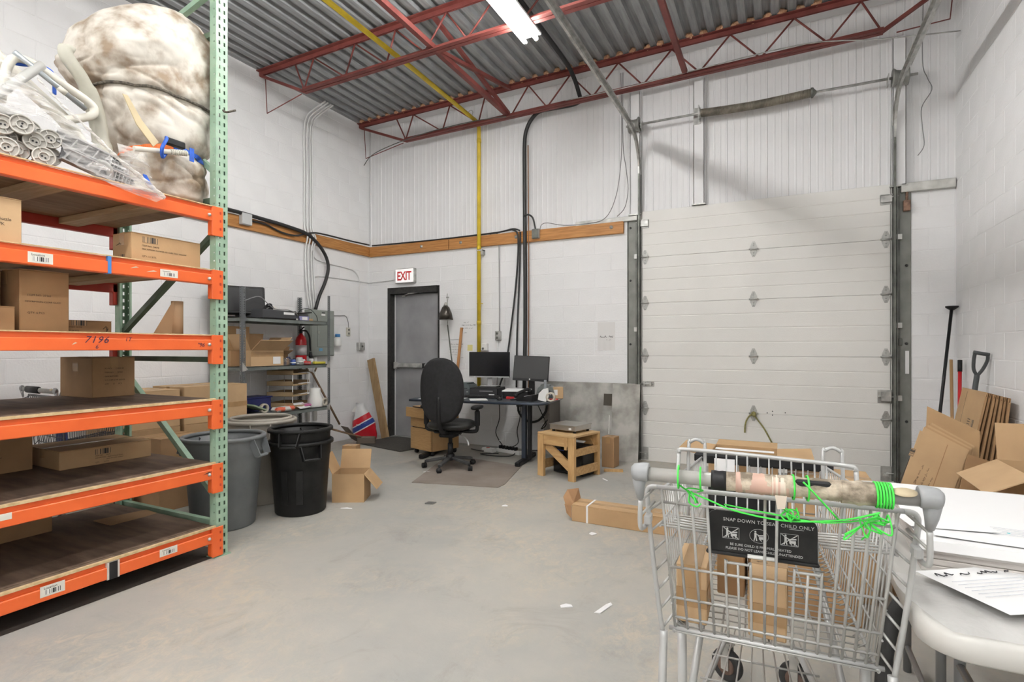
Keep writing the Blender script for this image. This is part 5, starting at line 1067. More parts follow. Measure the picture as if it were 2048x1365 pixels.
t = on_desk('computer', 'flat black desktop computer under the left monitor', 'computer', -3.28, 5.95, math.radians(11)); part('casing', MB().box(-.18, .18, -.17, .17, 0, .10, .005), BLK, t); part('front_panel', MB().box(-.175, .175, -.174, -.17, .008, .092, .002), mat('charcoal_plastic', (.03, .03, .032), .4), t); part('drive_slot', MB().box(-.05, .12, -.1755, -.174, .06, .07), GREYC, t); part('label', MB().box(.07, .14, -.1755, -.174, .012, .03), PAPER, t)
def printer(label, x, y, rz, m):
    t = on_desk('label_printer', label, 'printer', x, y, rz)
    pts = [(-.10, 0), (.10, 0), (.105, .06), (.085, .13), (.04, .155), (-.04, .155), (-.085, .13), (-.105, .06)]
    part('shell', MB().prism(pts, -.11, .11, Matrix.Rotation(PI / 2, 4, 'X')), m, t); part('front_face', MB().box(-.08, .08, -.118, -.11, .01, .085, .004), mat('dark_printer_face', (.06, .065, .07), .4), t); part('paper_slot', MB().box(-.06, .06, -.120, -.116, .09, .098), BLK, t); part('button', MB().lathe([(.008, 0), (.008, .003), (0, .003)], 10, mtx=Matrix.Translation((.06, -.118, .05)) @ Matrix.Rotation(PI / 2, 4, 'X')), SILV, t); part('lid', MB().box(-.06, .06, -.09, .09, .15, .162, .005), m, t)
TEAL = mat('grey_green_printer', (.085, .105, .105), .4, var=.1); printer('grey-green label printer left of the computer', -3.53, 5.86, .1, TEAL); printer('grey label printer behind the tape dispenser', -2.48, 5.93, .3, mat('grey_printer', (.15, .165, .16), .4))
t = on_desk('keyboard', 'black keyboard in front of the computer', 'keyboard', -3.17, 5.62, math.radians(12)); part('base', MB().box(-.22, .22, -.07, .07, .004, .02, .004), BLK, t, rot=(math.radians(4), 0, 0))
km = MB().box(-.0085, .0085, -.008, .008, 0, .007, .002).mesh('key'); km.materials.append(mat('key_black', (.02, .02, .022), .5))
for r in range(5):
    for c_ in range(20): link('key', km, None, t, (-.203 + c_ * .0213, -.048 + r * .021, .021 + (-.048 + r * .021) * .07))
t = on_desk('mouse', 'black computer mouse right of the keyboard', 'mouse', -2.86, 5.47, .4); part('shell', MB().lathe([(.032, 0), (.034, .008), (.026, .024), (.012, .033), (0, .035)], 16, sx=.9, sy=1.6), BLK, t); part('wheel', MB().lathe([(0, -.004), (.008, -.004), (.008, .004), (0, .004)], 10, mtx=Matrix.Translation((0, -.028, .028)) @ Matrix.Rotation(PI / 2, 4, 'Y')), GREYC, t)
def sheet(name, label, x, y, rz, w=.21, h=.28, z=ZT + .001, m=PAPER, cat='paper'): return solo(name, MB().box(-w / 2, w / 2, -h / 2, h / 2, 0, .0012), m, label, cat, (x, y, z), (0, 0, rz))
sheet('paper_sheet', 'white papers on the left end of the desk', -3.70, 5.30, .3); sheet('paper_sheet', 'white sheet on the desk behind the chair back', -3.40, 5.40, .1); sheet('paper_sheet', 'white sheet on the desk right of the chair back', -3.10, 5.40, .6, .20, .24)
t = on_desk('document_tray', 'black tray topped with white paper below the right monitor', 'tray', -2.79, 5.80, math.radians(12)); part('tray', MB().box(-.15, .15, -.12, .12, 0, .085, .006), BLK, t); part('paper_stack', MB().box(-.16, .15, -.13, .11, .086, .098, .002), PAPER, t, rot=(.04, 0, 0))
t = on_desk('telephone', 'black desk telephone with handset leaning across', 'phone', -2.53, 5.53, math.radians(-5)); part('base', MB().prism([(-.10, 0), (.10, 0), (.10, .075), (-.10, .03)], -.09, .09, Matrix.Rotation(PI / 2, 4, 'X') @ Matrix.Rotation(0, 4, 'Z')), BLK, t)
part('handset', MB().tube(smooth_path([(-.12, -.08, .05), (-.11, -.06, .075), (-.07, .03, .11), (-.05, .09, .12), (-.045, .11, .10)], 5), [.026] * 4 + [.018] * 14 + [.026] * 3, 10), BLK, t); part('keypad', MB().box(-.01, .07, -.06, .05, .052, .058), mat('keypad_grey', (.35, .34, .35), .5), t, rot=(0, -.2, 0))
t = on_desk('tape_dispenser', 'white packing tape gun standing on the desk corner', 'tape gun', -2.34, 5.52, .2); part('frame', MB().prism([(-.06, .02), (.03, 0), (.06, .06), (.05, .15), (.0, .14), (-.05, .09)], -.02, .02, Matrix.Rotation(PI / 2, 4, 'X')), WHT, t); part('handle', MB().box(.005, .035, -.015, .015, .14, .24, .006), mat('grey_handle', (.2, .22, .23), .5), t); part('tape_roll', MB().ring([(.035, -.024), (.052, -.024), (.052, .024), (.035, .024)], 20, (.05, 0, 0), mtx=Matrix.Translation((.03, 0, .052)) @ Matrix.Rotation(PI / 2, 4, 'X')), MATS['beige_roll'], t)
carton('small_box', 'small open carton with white label at the right end of the desk', (-2.37, 5.98, ZT), (.16, .14, .13), .35, CB3, 'x', (('-y', '[]', .08, .35, .55),))
for i, (x, y, c_, lb) in enumerate(((-2.80, 5.62, (.5, .03, .03), 'red stapler beside the mouse'), (-2.30, 5.72, (.55, .05, .03), 'red scissors near the small carton'), (-2.70, 5.52, (.03, .03, .035), 'black marker pen near the telephone'), (-2.27, 5.63, (.6, .3, .3), 'pink marker at the desk corner'))):
    t = on_desk(('stapler', 'scissors', 'marker_pen', 'marker_pen')[i], lb, 'stationery', x, y, .5 * i); part('body', MB().box(-.05, .05, -.012, .012, 0, .018 + .01 * (i == 0), .004), mat('stationery_%d' % i, c_, .4), t); part('tip', MB().box(.05, .075, -.006, .006, .003, .012, .002), STEEL, t)
# cables under the desk
for i, (pts, lb) in enumerate((([(-2.98, 6.28, .72), (-2.95, 6.15, .52), (-2.80, 6.1, .40), (-2.65, 6.1, .42), (-2.55, 6.1, .55), (-2.52, 6.1, .70)], 'thick black cable loop hanging under the desk'), ([(-3.0, 6.28, .72), (-2.98, 6.27, .45), (-3.02, 6.26, .25), (-2.98, 6.2, .1), (-3.05, 6.1, .05)], 'black cable dropping behind the desk to the power strip'), ([(-2.80, 6.28, .70), (-2.68, 6.25, .50), (-2.60, 6.22, .36), (-2.66, 6.2, .30), (-2.55, 6.2, .42), (-2.55, 6.2, .10), (-2.8, 6.15, .02)], 'thin black cable zigzagging near the desk leg'), ([(-3.3, 6.28, .72), (-3.28, 6.27, .4), (-3.33, 6.26, .2), (-3.2, 6.2, .05)], 'thin cable hanging behind the office chair'), ([(-3.55, 6.0, .012), (-3.35, 5.95, .012), (-3.2, 6.05, .02), (-3.08, 6.1, .06), (-2.95, 6.05, .03), (-2.90, 5.85, .008), (-3.1, 5.75, .008), (-3.3, 5.80, .008), (-3.1, 5.9, .008)], 'black cable coiled on the floor before the power strip'))):
    pipe('loose_cable', lb, 'cable', pts, .015 if i == 0 else .006, BLKC, 7, 5)
t = thing('power_strip', 'white power strip full of black plugs on the floor under the desk', 'power strip', (-3.02, 6.02, 0), -.25); part('strip', MB().box(-.19, .19, -.03, .03, 0, .045, .006), WHT, t)
for k in range(6): part('plug', MB().box(-.15 + k * .05, -.12 + k * .05, -.025, .025, .045, .085, .005), BLK, t)
t = thing('power_strip', 'small white power block with red light beside the strip', 'power strip', (-3.28, 5.98, 0), -.2); part('block', MB().box(-.09, .09, -.04, .04, 0, .05, .006), WHT, t); part('switch', MB().box(-.03, .0, -.02, .02, .05, .055), mat('red_switch', (.6, .05, .03), .4), t)
# ---------------- office chair ----------------
FAB = mat('black_fabric', (.010, .010, .011), .85, var=.3, scale=30, bump=.1, bscale=200); LEA = mat('black_vinyl', (.013, .013, .013), .38, col2=(.03, .03, .028), scale=6)
CH = thing('office_chair', 'black office chair with oval back seen from behind at the desk', 'chair', (-3.22, 5.0, 0), math.radians(10))
CH.scale = (1.0, 1.0, 1.0)
def cushion(sx, sy, sz, px=2.6, n=20, m=10, curve=0.0):
    mb = MB(); vs = []
    for j in range(m + 1):
        ph = -PI / 2 + PI * j / m
        for i in range(n * 2):
            a = 2 * PI * i / (n * 2); ca, sa = math.cos(a), math.sin(a); k = (abs(ca) ** px + abs(sa) ** px) ** (-1 / px); c = max(0.0, math.cos(ph)) ** .35
            x, y = ca * k * c * sx, sa * k * c * sy; vs.append((x, y, math.sin(ph) * sz + curve * (x / sx) ** 2))
    return mb.add(vs, [(j * n * 2 + i, j * n * 2 + (i + 1) % (n * 2), (j + 1) * n * 2 + (i + 1) % (n * 2), (j + 1) * n * 2 + i) for j in range(m) for i in range(n * 2)], True)
part('seat', cushion(.255, .24, .05, 2.8), LEA, CH, loc=(0, .04, .47)); part('seat_pan', MB().box(-.16, .16, -.12, .20, .385, .425, .02), BLK, CH)
part('backrest', cushion(.245, .345, .045, 2.4, curve=-.05), FAB, CH, loc=(0, -.27, .86), rot=(math.radians(-97 + 180 + 9), 0, 0))
part('back_shell', cushion(.236, .333, .022, 2.4, curve=-.05), FAB, CH, loc=(0, -.305, .86), rot=(math.radians(92), 0, 0))
part('back_bar', MB().tube(smooth_path([(0, .05, .40), (0, -.18, .41), (0, -.27, .47), (0, -.315, .60), (0, -.315, .80)], 4), .024, 8), BLK, CH)
for s in (-1, 1):
    part('arm_post', MB().tube(smooth_path([(s * .14, .03, .40), (s * .27, .03, .405), (s * .30, .03, .45), (s * .30, .03, .64)], 4), .02, 8).box(s * .30 - .025, s * .30 + .025, .005, .055, .46, .63, .01), BLK, CH)
    part('arm_pad', cushion(.045, .13, .022, 3), BLK, CH, loc=(s * .295, .04, .665))
part('gas_lift', MB().tube([(0, 0, .13), (0, 0, .27)], .03, 14).tube([(0, 0, .26), (0, 0, .40)], .022, 14).lathe([(.05, .09), (.055, .10), (.045, .15), (.032, .16)], 16), BLK, CH); part('mechanism', MB().box(-.09, .09, -.12, .12, .345, .39, .015), BLK, CH); part('lever', MB().tube(smooth_path([(.08, .02, .365), (.16, .0, .35), (.21, -.02, .30), (.22, -.025, .26)], 4), [.006] * 6 + [.011] * 7, 8), SILV, CH)
for k in range(5):
    a = math.radians(-100 + 72 * k + 8); c_, s_ = math.cos(a), math.sin(a)
    l = part('base_arm', MB().bar((.03 * c_, .03 * s_, .115), (.27 * c_, .27 * s_, .075), .045, .03, bev=.006), mat('worn_grey_base', (.06, .06, .06), .5, var=.3, scale=14), CH)
    part('caster', MB().lathe([(0, -.022), (.028, -.022), (.028, -.004), (.015, -.003), (.015, .003), (.028, .004), (.028, .022), (0, .022)], 16, mtx=Matrix.Translation((.285 * c_, .285 * s_, .0285)) @ Matrix.Rotation(a + .6, 4, 'Z') @ Matrix.Rotation(PI / 2, 4, 'Y')).tube([(.275 * c_, .275 * s_, .03), (.27 * c_, .27 * s_, .085)], .011, 8), BLK, l)
# hardboard floor sheet under the chair
solo('floor_board', MB().prism([(-3.62, 5.58), (-3.20, 4.28), (-2.36, 4.48), (-2.36, 4.62), (-2.55, 5.40)], .0005, .006), mat('brown_hardboard', (.205, .17, .145), .65, col2=(.28, .24, .205), scale=3, detail=8), 'worn brown hardboard sheet on the floor under the office chair', 'floor board')
# ---------------- wooden stool with scale ----------------
PINE = mat('pine_wood', (.44, .255, .095), .6, col2=(.58, .37, .165), scale=4, stretch=(7, 7, 1.2)); PINEH = mat('pine_wood_rail', (.44, .26, .10), .6, col2=(.58, .37, .17), scale=4, stretch=(1.2, 7, 9))
ST = thing('wooden_stool', 'rough pine work stool standing before the metal sheet', 'stool', (-1.95, 5.27, 0), math.radians(-16)); S = .23
part('top', MB().box(-S, S, -S, S, .425, .447, .003), mat('pine_top', (.50, .32, .15), .55, col2=(.58, .39, .19), scale=3, stretch=(1, 9, 1)), ST)
for sx in (-1, 1):
    for sy in (-1, 1): part('leg', MB().box(sx * S, sx * (S - .075), sy * S, sy * (S - .038), 0, .425, .002), PINE, ST)
for sy in (-1, 1): part('rail', MB().box(-S + .08, S - .08, sy * (S - .002), sy * (S - .03), .33, .425), PINEH, ST)
part('rail', MB().box(-S, -S + .02, -S + .04, S - .04, .06, .15), PINEH, ST); part('rail', MB().box(S - .03, S - .005, -S + .04, S - .04, .05, .13), PINEH, ST); part('rail', MB().box(S - .03, S - .005, -S + .04, S - .04, .24, .31), PINEH, ST)
part('diagonal_brace', MB().bar((-S + .06, -S + .05, .335), (S - .05, -S + .05, .10), .02, .085, up=(0, 0, 1)), PINEH, ST); part('corner_block', MB().box(S - .12, S - .09, -S + .0, -S + .03, .30, .425), PINE, ST); part('diagonal_brace', MB().bar((-S + .06, S - .05, .10), (S - .06, S - .05, .34), .02, .08, up=(0, 0, 1)), PINEH, ST)
t = thing('platform_scale', 'flat stainless steel weighing scale on the pine stool', 'scale', (-1.95, 5.32, .448), math.radians(-14)); part('platform', MB().box(-.16, .16, -.15, .15, .02, .075, .006), mat('stainless', (.48, .47, .44), .32, metal=.85, var=.06), t); part('lip', MB().box(-.165, .165, -.155, .155, .068, .077, .003), MATS['stainless'], t); part('sticker', MB().box(.08, .11, -.1515, -.15, .03, .05), PAPER, t)
for x in (-.13, .13):
    for y in (-.12, .12): part('foot', MB().lathe([(.015, 0), (.015, .02)], 10, (x, y, 0)), BLK, t)
t = thing('computer_tower', 'black computer tower stored under the pine stool', 'computer', (-1.93, 5.355, 0), math.radians(-16)); part('casing', MB().box(-.19, .19, -.10, .10, .01, .31, .006), BLK, t); part('side_panel', MB().box(-.175, .175, -.104, -.10, .03, .295, .003), mat('gloss_black', (.006, .006, .006), .2), t); part('glow_strip', MB().box(-.15, -.05, -.106, -.104, .24, .25), mat('blue_trim', (.02, .05, .3), .4), t)
carton('small_box', 'grey-brown box standing between stool and metal sheet', (-1.68, 5.86, 0), (.14, .16, .33), -.1, CB2, 'y')
solo('wood_offcut', MB().box(-.10, .10, -.03, .03, 0, .02), PINE, 'short wood offcut on the floor behind the stool', 'wood', (-1.58, 5.62, .001), (0, 0, .3))
# leaning metal sheets
DIA = mat('diamond_plate', (.46, .45, .42), .5, metal=.1, col2=(.24, .235, .21), scale=4, detail=12, contrast=(.42, .62))
t = thing('metal_sheet', 'large scuffed diamond plate sheet leaning on the wall beside the overhead door', 'metal sheet', (-2.07, 6.17, 0), rot=(math.radians(-8), 0, 0)); part('sheet', MB().box(-.56, .56, 0, .006, .0, .90), DIA, t)
part('cutout', MB().box(.19, .29, -.0015, .0005, .63, .77), mat('dark_cutout', (.07, .06, .045), .8), t, 'dark square cutout'); part('paint_drip', MB().box(.26, .275, -.001, .0002, .30, .52), mat('paint_white', (.6, .6, .56), .6), t)
bm_ = MB()
for i in range(46):
    for j in range(38):
        x, z = -.55 + i * .0245, .012 + j * .0236; a = .6 if (i + j) % 2 else -.6
        if .18 < x < .3 and .62 < z < .78: continue
        bm_.box(-.008, .008, -.0018, 0, -.0022, .0022, mtx=Matrix.Translation((x, 0, z)) @ Matrix.Rotation(a, 4, 'Y'))
o = part('diamond_tread', bm_, DIA, t); o['kind'] = 'stuff'
solo('metal_strip', MB().box(-.16, .16, 0, .005, 0, .895), DIA, 'narrow speckled metal strip leaning at the left jamb', 'metal sheet', (-1.60, 6.13, 0), (math.radians(-7), 0, 0))
# ---------------- shopping cart ----------------
CHR = mat('dull_zinc_wire', (.46, .46, .445), .4, metal=.3, col2=(.26, .235, .20), scale=9, contrast=(.5, .8))
CHT = mat('grey_cart_tube', (.45, .455, .45), .4, metal=.2, var=.08, scale=7)
def lerp(a, b, t): return tuple(x + (y - x) * t for x, y in zip(a, b))
def cart(label, loc, rz, wire=CHR, tube=CHT, blue=False, full=True):
    C = thing('shopping_cart', label, 'shopping cart', loc, rz)
    RT, RB, FT, FB_ = (.254, .045, .945), (.228, .10, .562), (.215, .93, .868), (.178, .84, .62)     # half widths at rear/front, top/bottom
    def side(s, u, v):     # u along (0 rear..1 front), v up (0 bottom..1 top)
        b = lerp(RB, FB_, u); t = lerp(RT, FT, u); p = lerp(b, t, v); return Vector((s * p[0], p[1], p[2]))
    def w(pts, r=.0026, m=wire, name='wire', n=5, par=None): return part(name, MB().tube(pts, r, n), m, par or C)
    # handle
    h = part('handle_bar', MB().tube([(-.285, -.03, 1.0), (.285, -.03, 1.0)], .017, 8), mat('grey_handle_sleeve', (.30, .295, .275), .3, var=.12, scale=12), C)
    for s in (-1, 1):
        part('handle_cap', MB().tube(smooth_path([(s * .272, -.03, 1.004), (s * .285, -.03, 1.004), (s * .312, -.03, 1.0)], 3), [.021, .023, .0235, .0235, .023, .022, .016], 14).tube([(s * .296, -.028, .995), (s * .297, -.02, .96), (s * .295, -.015, .935)], [.019, .013, .008], 12), mat('cap_grey', (.30, .31, .315), .45), h)
        part('handle_bracket', MB().tube(smooth_path([(s * .295, -.015, .93), (s * .297, -.010, .88), (s * .296, .0, .855), (s * .290, .03, .855), (s * .286, .04, .875)], 4), .006, 8), tube, C)
        part('clamp', MB().box(s * .275, s * .292, .01, .05, .86, .885, .004), tube, C)
        for z in (.935, .90): w([(s * .296, -.012, z - .01), (s * .270, .05, z + .012)], .0035)
    part('oval_badge', MB().lathe([(.022, 0), (.022, .002), (0, .002)], 18, mtx=Matrix.Translation((.245, -.047, 1.013)) @ Matrix.Rotation(math.radians(40), 4, 'X'), sx=1, sy=.5), mat('tan_badge', (.5, .42, .28), .5), h)
    # rims and corner uprights
    for s in (-1, 1):
        w([side(s, u / 6, 1) for u in range(7)], .0045, tube, 'side_rim', 7); w([side(s, u / 6, 0) for u in range(7)], .0045, tube, 'side_rim', 7)
        w(smooth_path([Vector((s * .262, .032, .955)), Vector((s * .276, .032, .954)), Vector((s * .285, .033, .945)), Vector((s * .286, .034, .92)), Vector((s * .278, .05, .80)), Vector((s * .266, .07, .66)), Vector((s * .255, .085, .56))], 4), .0062, tube, 'upright_tube', 9)
        w([side(s, 1, 0), side(s, 1, 1)], .005, tube, 'front_post', 7)
        for v in (.2, .4, .6, .8): w([side(s, u / 6, v) for u in range(7)], .0026)
        for k in range(30): u = (k + .7) / 30.5; w([side(s, u, 0) + Vector((-s * .02, 0, -.002)), side(s, u, .04), side(s, u, 1)], .0020)
        for k in range(7): v = .06 + k * .135; zz = .552 + .393 * v; w([side(s, .014, v) + Vector((0, 0, .02)), Vector((s * (.254 + .033 * v), .088 - .054 * v, zz - .004))], .0034)
    w([(-.266, .032, .955), (.266, .032, .955)], .0060, tube, 'gate_hinge_bar', 8); w([(-FT[0], FT[1], FT[2]), (FT[0], FT[1], FT[2])], .005, tube, 'front_rim', 7)
    part('front_bumper', MB().box(-.245, .245, FT[1] - .012, FT[1] + .016, FT[2] - .022, FT[2] + .018, .008), BLK, C, 'black front bumper bar')
    for k in range(11): x = -.17 + k * .034; w([(x * 1.0, FB_[1], FB_[2]), (x * 1.2, FT[1], FT[2])])
    for v in (.33, .66): p = lerp(FB_, FT, v); w([(-p[0], p[1], p[2]), (p[0], p[1], p[2])])
    # floor grid
    for k in range(24): u = k / 23; a = side(-1, u, 0); b = side(1, u, 0); w([a, b], .0021)
    for k in range(9): s = -1 + k * .25; w([Vector((s * RB[0], RB[1], RB[2] - .003)), Vector((s * FB_[0], FB_[1], FB_[2] - .003))], .0028)
    # rear gate
    G0, G1 = (0, .036, .945), (0, .112, .566)
    def g(x, z): t = (G0[2] - z) / (G0[2] - G1[2]); return Vector((x * (1 - .10 * t), G0[1] + (G1[1] - G0[1]) * t - .004, z))
    xs = [-.25, -.215, -.178, -.142, -.012, .014, .145, .172, .20, .226, .25]
    for x in xs: w([g(x, .955 if abs(x) < .26 else .96), g(x, .566)], .0036, wire, 'gate_wire')
    for x0, x1 in ((-.105, -.045), (.055, .115)):
        z1 = .775; w(smooth_path([g(x0, .556), g(x0, z1 - .01), g(x0 + .006, z1), g((x0 + x1) / 2, z1 + .001), g(x1 - .006, z1), g(x1, z1 - .01), g(x1, .556)], 3), .0036, wire, 'gate_wire'); w([g((x0 + x1) / 2, z1), g((x0 + x1) / 2, .556)], .0032, wire, 'gate_wire')
    for z in (.917, .742, .655, .60): w([g(-.25, z), g(.25, z)], .0036, wire, 'gate_wire')
    w([g(-.268, .566), g(.268, .566)], .006, tube, 'gate_bottom_bar', 7)
    # child seat: flap, seat back panel with two loops, side ledges
    fz0, fz1 = .800, .902
    FLP = mat('black_seat_plastic', (.008, .008, .009), .4, col2=(.018, .018, .018), scale=14, spec=.3)
    fx, fw, r = -.02, .122, .022; pl = [(fx - fw, fz0), (fx + fw, fz0), (fx + fw, fz1 - r)] + [(fx + fw - r + r * math.cos(a), fz1 - r + r * math.sin(a)) for a in [PI / 2 * i / 5 for i in range(1, 6)]] + [(fx - fw + r + r * math.cos(a), fz1 - r + r * math.sin(a)) for a in [PI / 2 + PI / 2 * i / 5 for i in range(0, 6)]]
    F = part('seat_flap', MB().prism(pl, -.004, .0, Matrix.Translation((0, .072, 0)) @ Matrix.Rotation(PI / 2, 4, 'X')).box(fx - fw - .004, fx + fw + .004, .066, .082, fz0 - .008, fz0, .003), FLP, C, 'black child seat flap with white safety print')
    if full:
        PR = mat('white_print', (.55, .55, .55), .6)
        yq = .0708
        text('SNAP DOWN TO SEAT CHILD ONLY', .0118, PR, F, (fx - .086, yq, fz1 - .024), '-y', space=1.04); part('underline', MB().box(fx + .062, fx + .093, yq, yq + .0004, fz1 - .0275, fz1 - .0265), PR, F)
        text('BE SURE CHILD IS PROPERLY SEATED', .0083, PR, F, (fx - .070, yq, fz0 + .019), '-y'); text('PLEASE DO NOT LEAVE CHILD UNATTENDED', .0083, PR, F, (fx - .080, yq, fz0 + .0085), '-y')
        for k, px in enumerate((-.068, -.004, .062)):       # three safety pictograms
            z = fz0 + .049; X = fx + px; fr = MB()
            if k != 1:
                for a, b in (((-.019, -.014), (.019, -.014)), ((.019, -.014), (.019, .014)), ((.019, .014), (-.019, .014)), ((-.019, .014), (-.019, -.014))): fr.bar((X + a[0], yq, z + a[1]), (X + b[0], yq, z + b[1]), .0007, .0007)
            else: fr.tube([(X + .021 * math.cos(q), yq, z + .017 * math.sin(q)) for q in [i * PI / 9 for i in range(19)]], .0004, 4)
            part('pictogram_frame', fr, PR, F)
            part('pictogram_adult', MB().lathe([(0, -.0004), (.0022, -.0004), (.0022, .0004), (0, .0004)], 8, mtx=Matrix.Translation((X - .008, yq, z + .010)) @ Matrix.Rotation(PI / 2, 4, 'X')).bar((X - .008, yq, z + .007), (X - .008, yq, z - .003), .001, .005, up=(1, 0, 0)).bar((X - .009, yq, z - .002), (X - .011, yq, z - .012), .001, .0022, up=(1, 0, 0)).bar((X - .007, yq, z - .002), (X - .005, yq, z - .012), .001, .0022, up=(1, 0, 0)).bar((X - .007, yq, z + .005), (X + .001, yq, z + .001), .001, .002, up=(0, 0, 1)), PR, F)
            part('pictogram_cart', MB().bar((X - .002, yq, z + .0005), (X + .015, yq, z + .003), .001, .003, up=(0, 0, 1)).bar((X + .0, yq, z - .005), (X + .014, yq, z - .004), .001, .006, up=(0, 0, 1)).bar((X + .002, yq, z - .008), (X + .006, yq, z - .012), .001, .0015, up=(0, 0, 1)).bar((X + .012, yq, z - .007), (X + .010, yq, z - .012), .001, .0015, up=(0, 0, 1)), PR, F)
            if k != 1: part('pictogram_cross', MB().bar((X - .017, yq - .0003, z - .0125), (X + .017, yq - .0003, z + .0125), .0008, .0016, up=(0, 0, 1)).bar((X - .017, yq - .0003, z + .0125), (X + .017, yq - .0003, z - .0125), .0008, .0016, up=(0, 0, 1)), PR, F)
    part('flap_hinge', MB().tube([(fx - .03, .068, fz0 - .002), (fx + .03, .068, fz0 - .002)], .005, 8), WHT, F)
    py = .335
    SB = part('seat_back', MB().tube(smooth_path([(-.245, py - .06, .80), (-.245, py + .03, .972), (-.243, py + .03, .988), (-.23, py + .03, .996), (-.1, py + .02, .996), (.1, py, .992), (.205, py - .01, .989), (.218, py - .01, .98), (.22, py - .01, .965), (.22, py - .06, .80)], 4), .0062, 8), tube, C, 'upright child seat back frame')
    for k in range(11): x = -.135 + k * .0285; w([(x, py + .006 - .06 * x, .992), (x, py - .045, .84), (x, py - .09, .76)], .0024, tube, 'seat_wire', 5, SB)
    for z, q in ((.845, -.043), (.79, -.073)): w([(-.243, py + q, z), (.22, py + q, z)], .003, tube, 'seat_wire', 5, SB)
    for x in (-.193, .172): w(smooth_path([(x - .024, py + .02, .78), (x - .024, py + .05, .998), (x - .018, py + .05, 1.017), (x, py + .05, 1.026), (x + .018, py + .05, 1.017), (x + .024, py + .05, .998), (x + .024, py + .02, .78)], 4), .0052, tube, 'seat_loop', 8, SB)
    part('seat_back_plate', MB().box(-.155, .03, py - .03, py - .024, .79, .925, .002), BLK, SB, 'black plastic plate on the seat back')
    for s in (-1, 1):
        for k in range(6): y = .10 + k * .035; w([(s * .262, y, .838 - k * .004), (s * .115, y, .832 - k * .004)], .0032, wire, 'seat_ledge_wire')
        w([(s * .262, .09, .838), (s * .262, .29, .815)], .0036, wire, 'seat_ledge_wire')
    # chassis
    for s in (-1, 1):
        w(smooth_path([(s * .252, .085, .566), (s * .252, .055, .44), (s * .25, .02, .30), (s * .25, .03, .19), (s * .24, .10, .165), (s * .19, .50, .165), (s * .135, .86, .165), (s * .12, .92, .17)], 5), .0105, tube, 'chassis_tube', 10)
        w([(s * .215, .17, .56), (s * .215, .20, .17)], .0125, tube, 'chassis_post', 10); w([(s * .20, .20, .30), (s * .16, .70, .60)], .011, tube, 'chassis_brace', 8)
        for y, x in ((.06, .25), (.91, .12)):
            sw = math.radians(62 if y > .5 else 0); fm = Matrix.Translation((s * x, y, 0)) @ Matrix.Rotation(sw, 4, 'Z')
            wl_ = part('wheel', MB().lathe([(0, -.012), (.02, -.014), (.052, -.013), (.061, -.010), (.063, 0), (.061, .010), (.052, .013), (.02, .014), (0, .012)], 28, mtx=Matrix.Translation((s * x, y, .0632)) @ Matrix.Rotation(sw, 4, 'Z') @ Matrix.Rotation(PI / 2, 4, 'Y')), BLKM, C)
            part('hub', MB().lathe([(0, -.016), (.034, -.016), (.036, 0), (.034, .016), (0, .016)], 20, mtx=Matrix.Translation((s * x, y, .0632)) @ Matrix.Rotation(sw, 4, 'Z') @ Matrix.Rotation(PI / 2, 4, 'Y')), mat('brown_hub', (.16, .10, .075), .5), wl_)
            part('fork', MB().box(-.022, -.018, -.015, .015, .05, .14, mtx=fm).box(.018, .022, -.015, .015, .05, .14, mtx=fm).box(-.022, .022, -.02, .02, .138, .155, mtx=fm), STEEL, C)
    for k in range(9): x = -.20 + k * .05; w([(x, .06, .30), (x * .6, .80, .26)], .0028, wire, 'lower_rack_wire')
    for k in range(5): y = .06 + k * .17; q = .235 - .10 * k / 4; w([(-q, y, .302 - .01 * k), (q, y, .302 - .01 * k)], .0032, wire, 'lower_rack_wire')
    return C
CT = cart('near shopping cart holding small cartons, with a taped handle', (-.018, 1.385, 0), math.radians(3))
# tape and foam wrapped on the handle
FOAM = mat('dirty_foam_wrap', (.15, .12, .085), .85, col2=(.52, .45, .35), scale=22, detail=9, contrast=(.38, .58), bump=.6, bscale=50); PINK = mat('pinkish_tape', (.50, .33, .26), .5, var=.12, scale=12); CLT = mat('cream_tape', (.58, .50, .41), .45, var=.1)
def wrap(x0, x1, r0, m, name, seed=0, n=14, dz=0.0):
    pts, rr = [], []
    for i in range(n + 1): u = i / n; pts.append((x0 + (x1 - x0) * u, -.03, 1.0 + dz * math.sin(PI * u))); rr.append(r0 + .004 * noise.noise(Vector((u * 9, seed, 0))))
    return part(name, MB().tube(pts, rr, 12), m, CT)
wrap(-.128, -.095, .0225, BLK, 'black_tape_band', 1, 4); wrap(-.097, .165, .0225, FOAM, 'foam_wrap', 2, 22, .002); wrap(-.075, .035, .0235, PINK, 'pink_tape', 3); wrap(.0, .028, .0245, CLT, 'cream_tape_patch', 4, 6); wrap(.135, .20, .0255, FOAM, 'foam_wrap_end', 5, 8)
part('exposed_bar', MB().box(.045, .115, -.050, -.035, 1.004, 1.021, .004), BLK, CT); part('tape_tail', MB().prism([(0, 0), (.024, 0), (.02, -.028), (.005, -.03)], 0, .0015, Matrix.Translation((.005, -.058, .985)) @ Matrix.Rotation(PI / 2, 4, 'X')), CLT, CT)
GSTR = mat('bright_green_string', (.05, .62, .06), .55, var=.2, scale=30)
STG = thing('green_string', 'bright green string wound round the cart handle', 'string', (-.018, 1.385, 0), math.radians(3))
pts = []
for i in range(6 * 14 + 1): a = i * 2 * PI / 14; pts.append((.195 + .032 * i / 84, -.03 + .026 * math.cos(a), 1.0 + .026 * math.sin(a)))
part('winding', MB().tube(pts, .0023, 5), GSTR, STG)
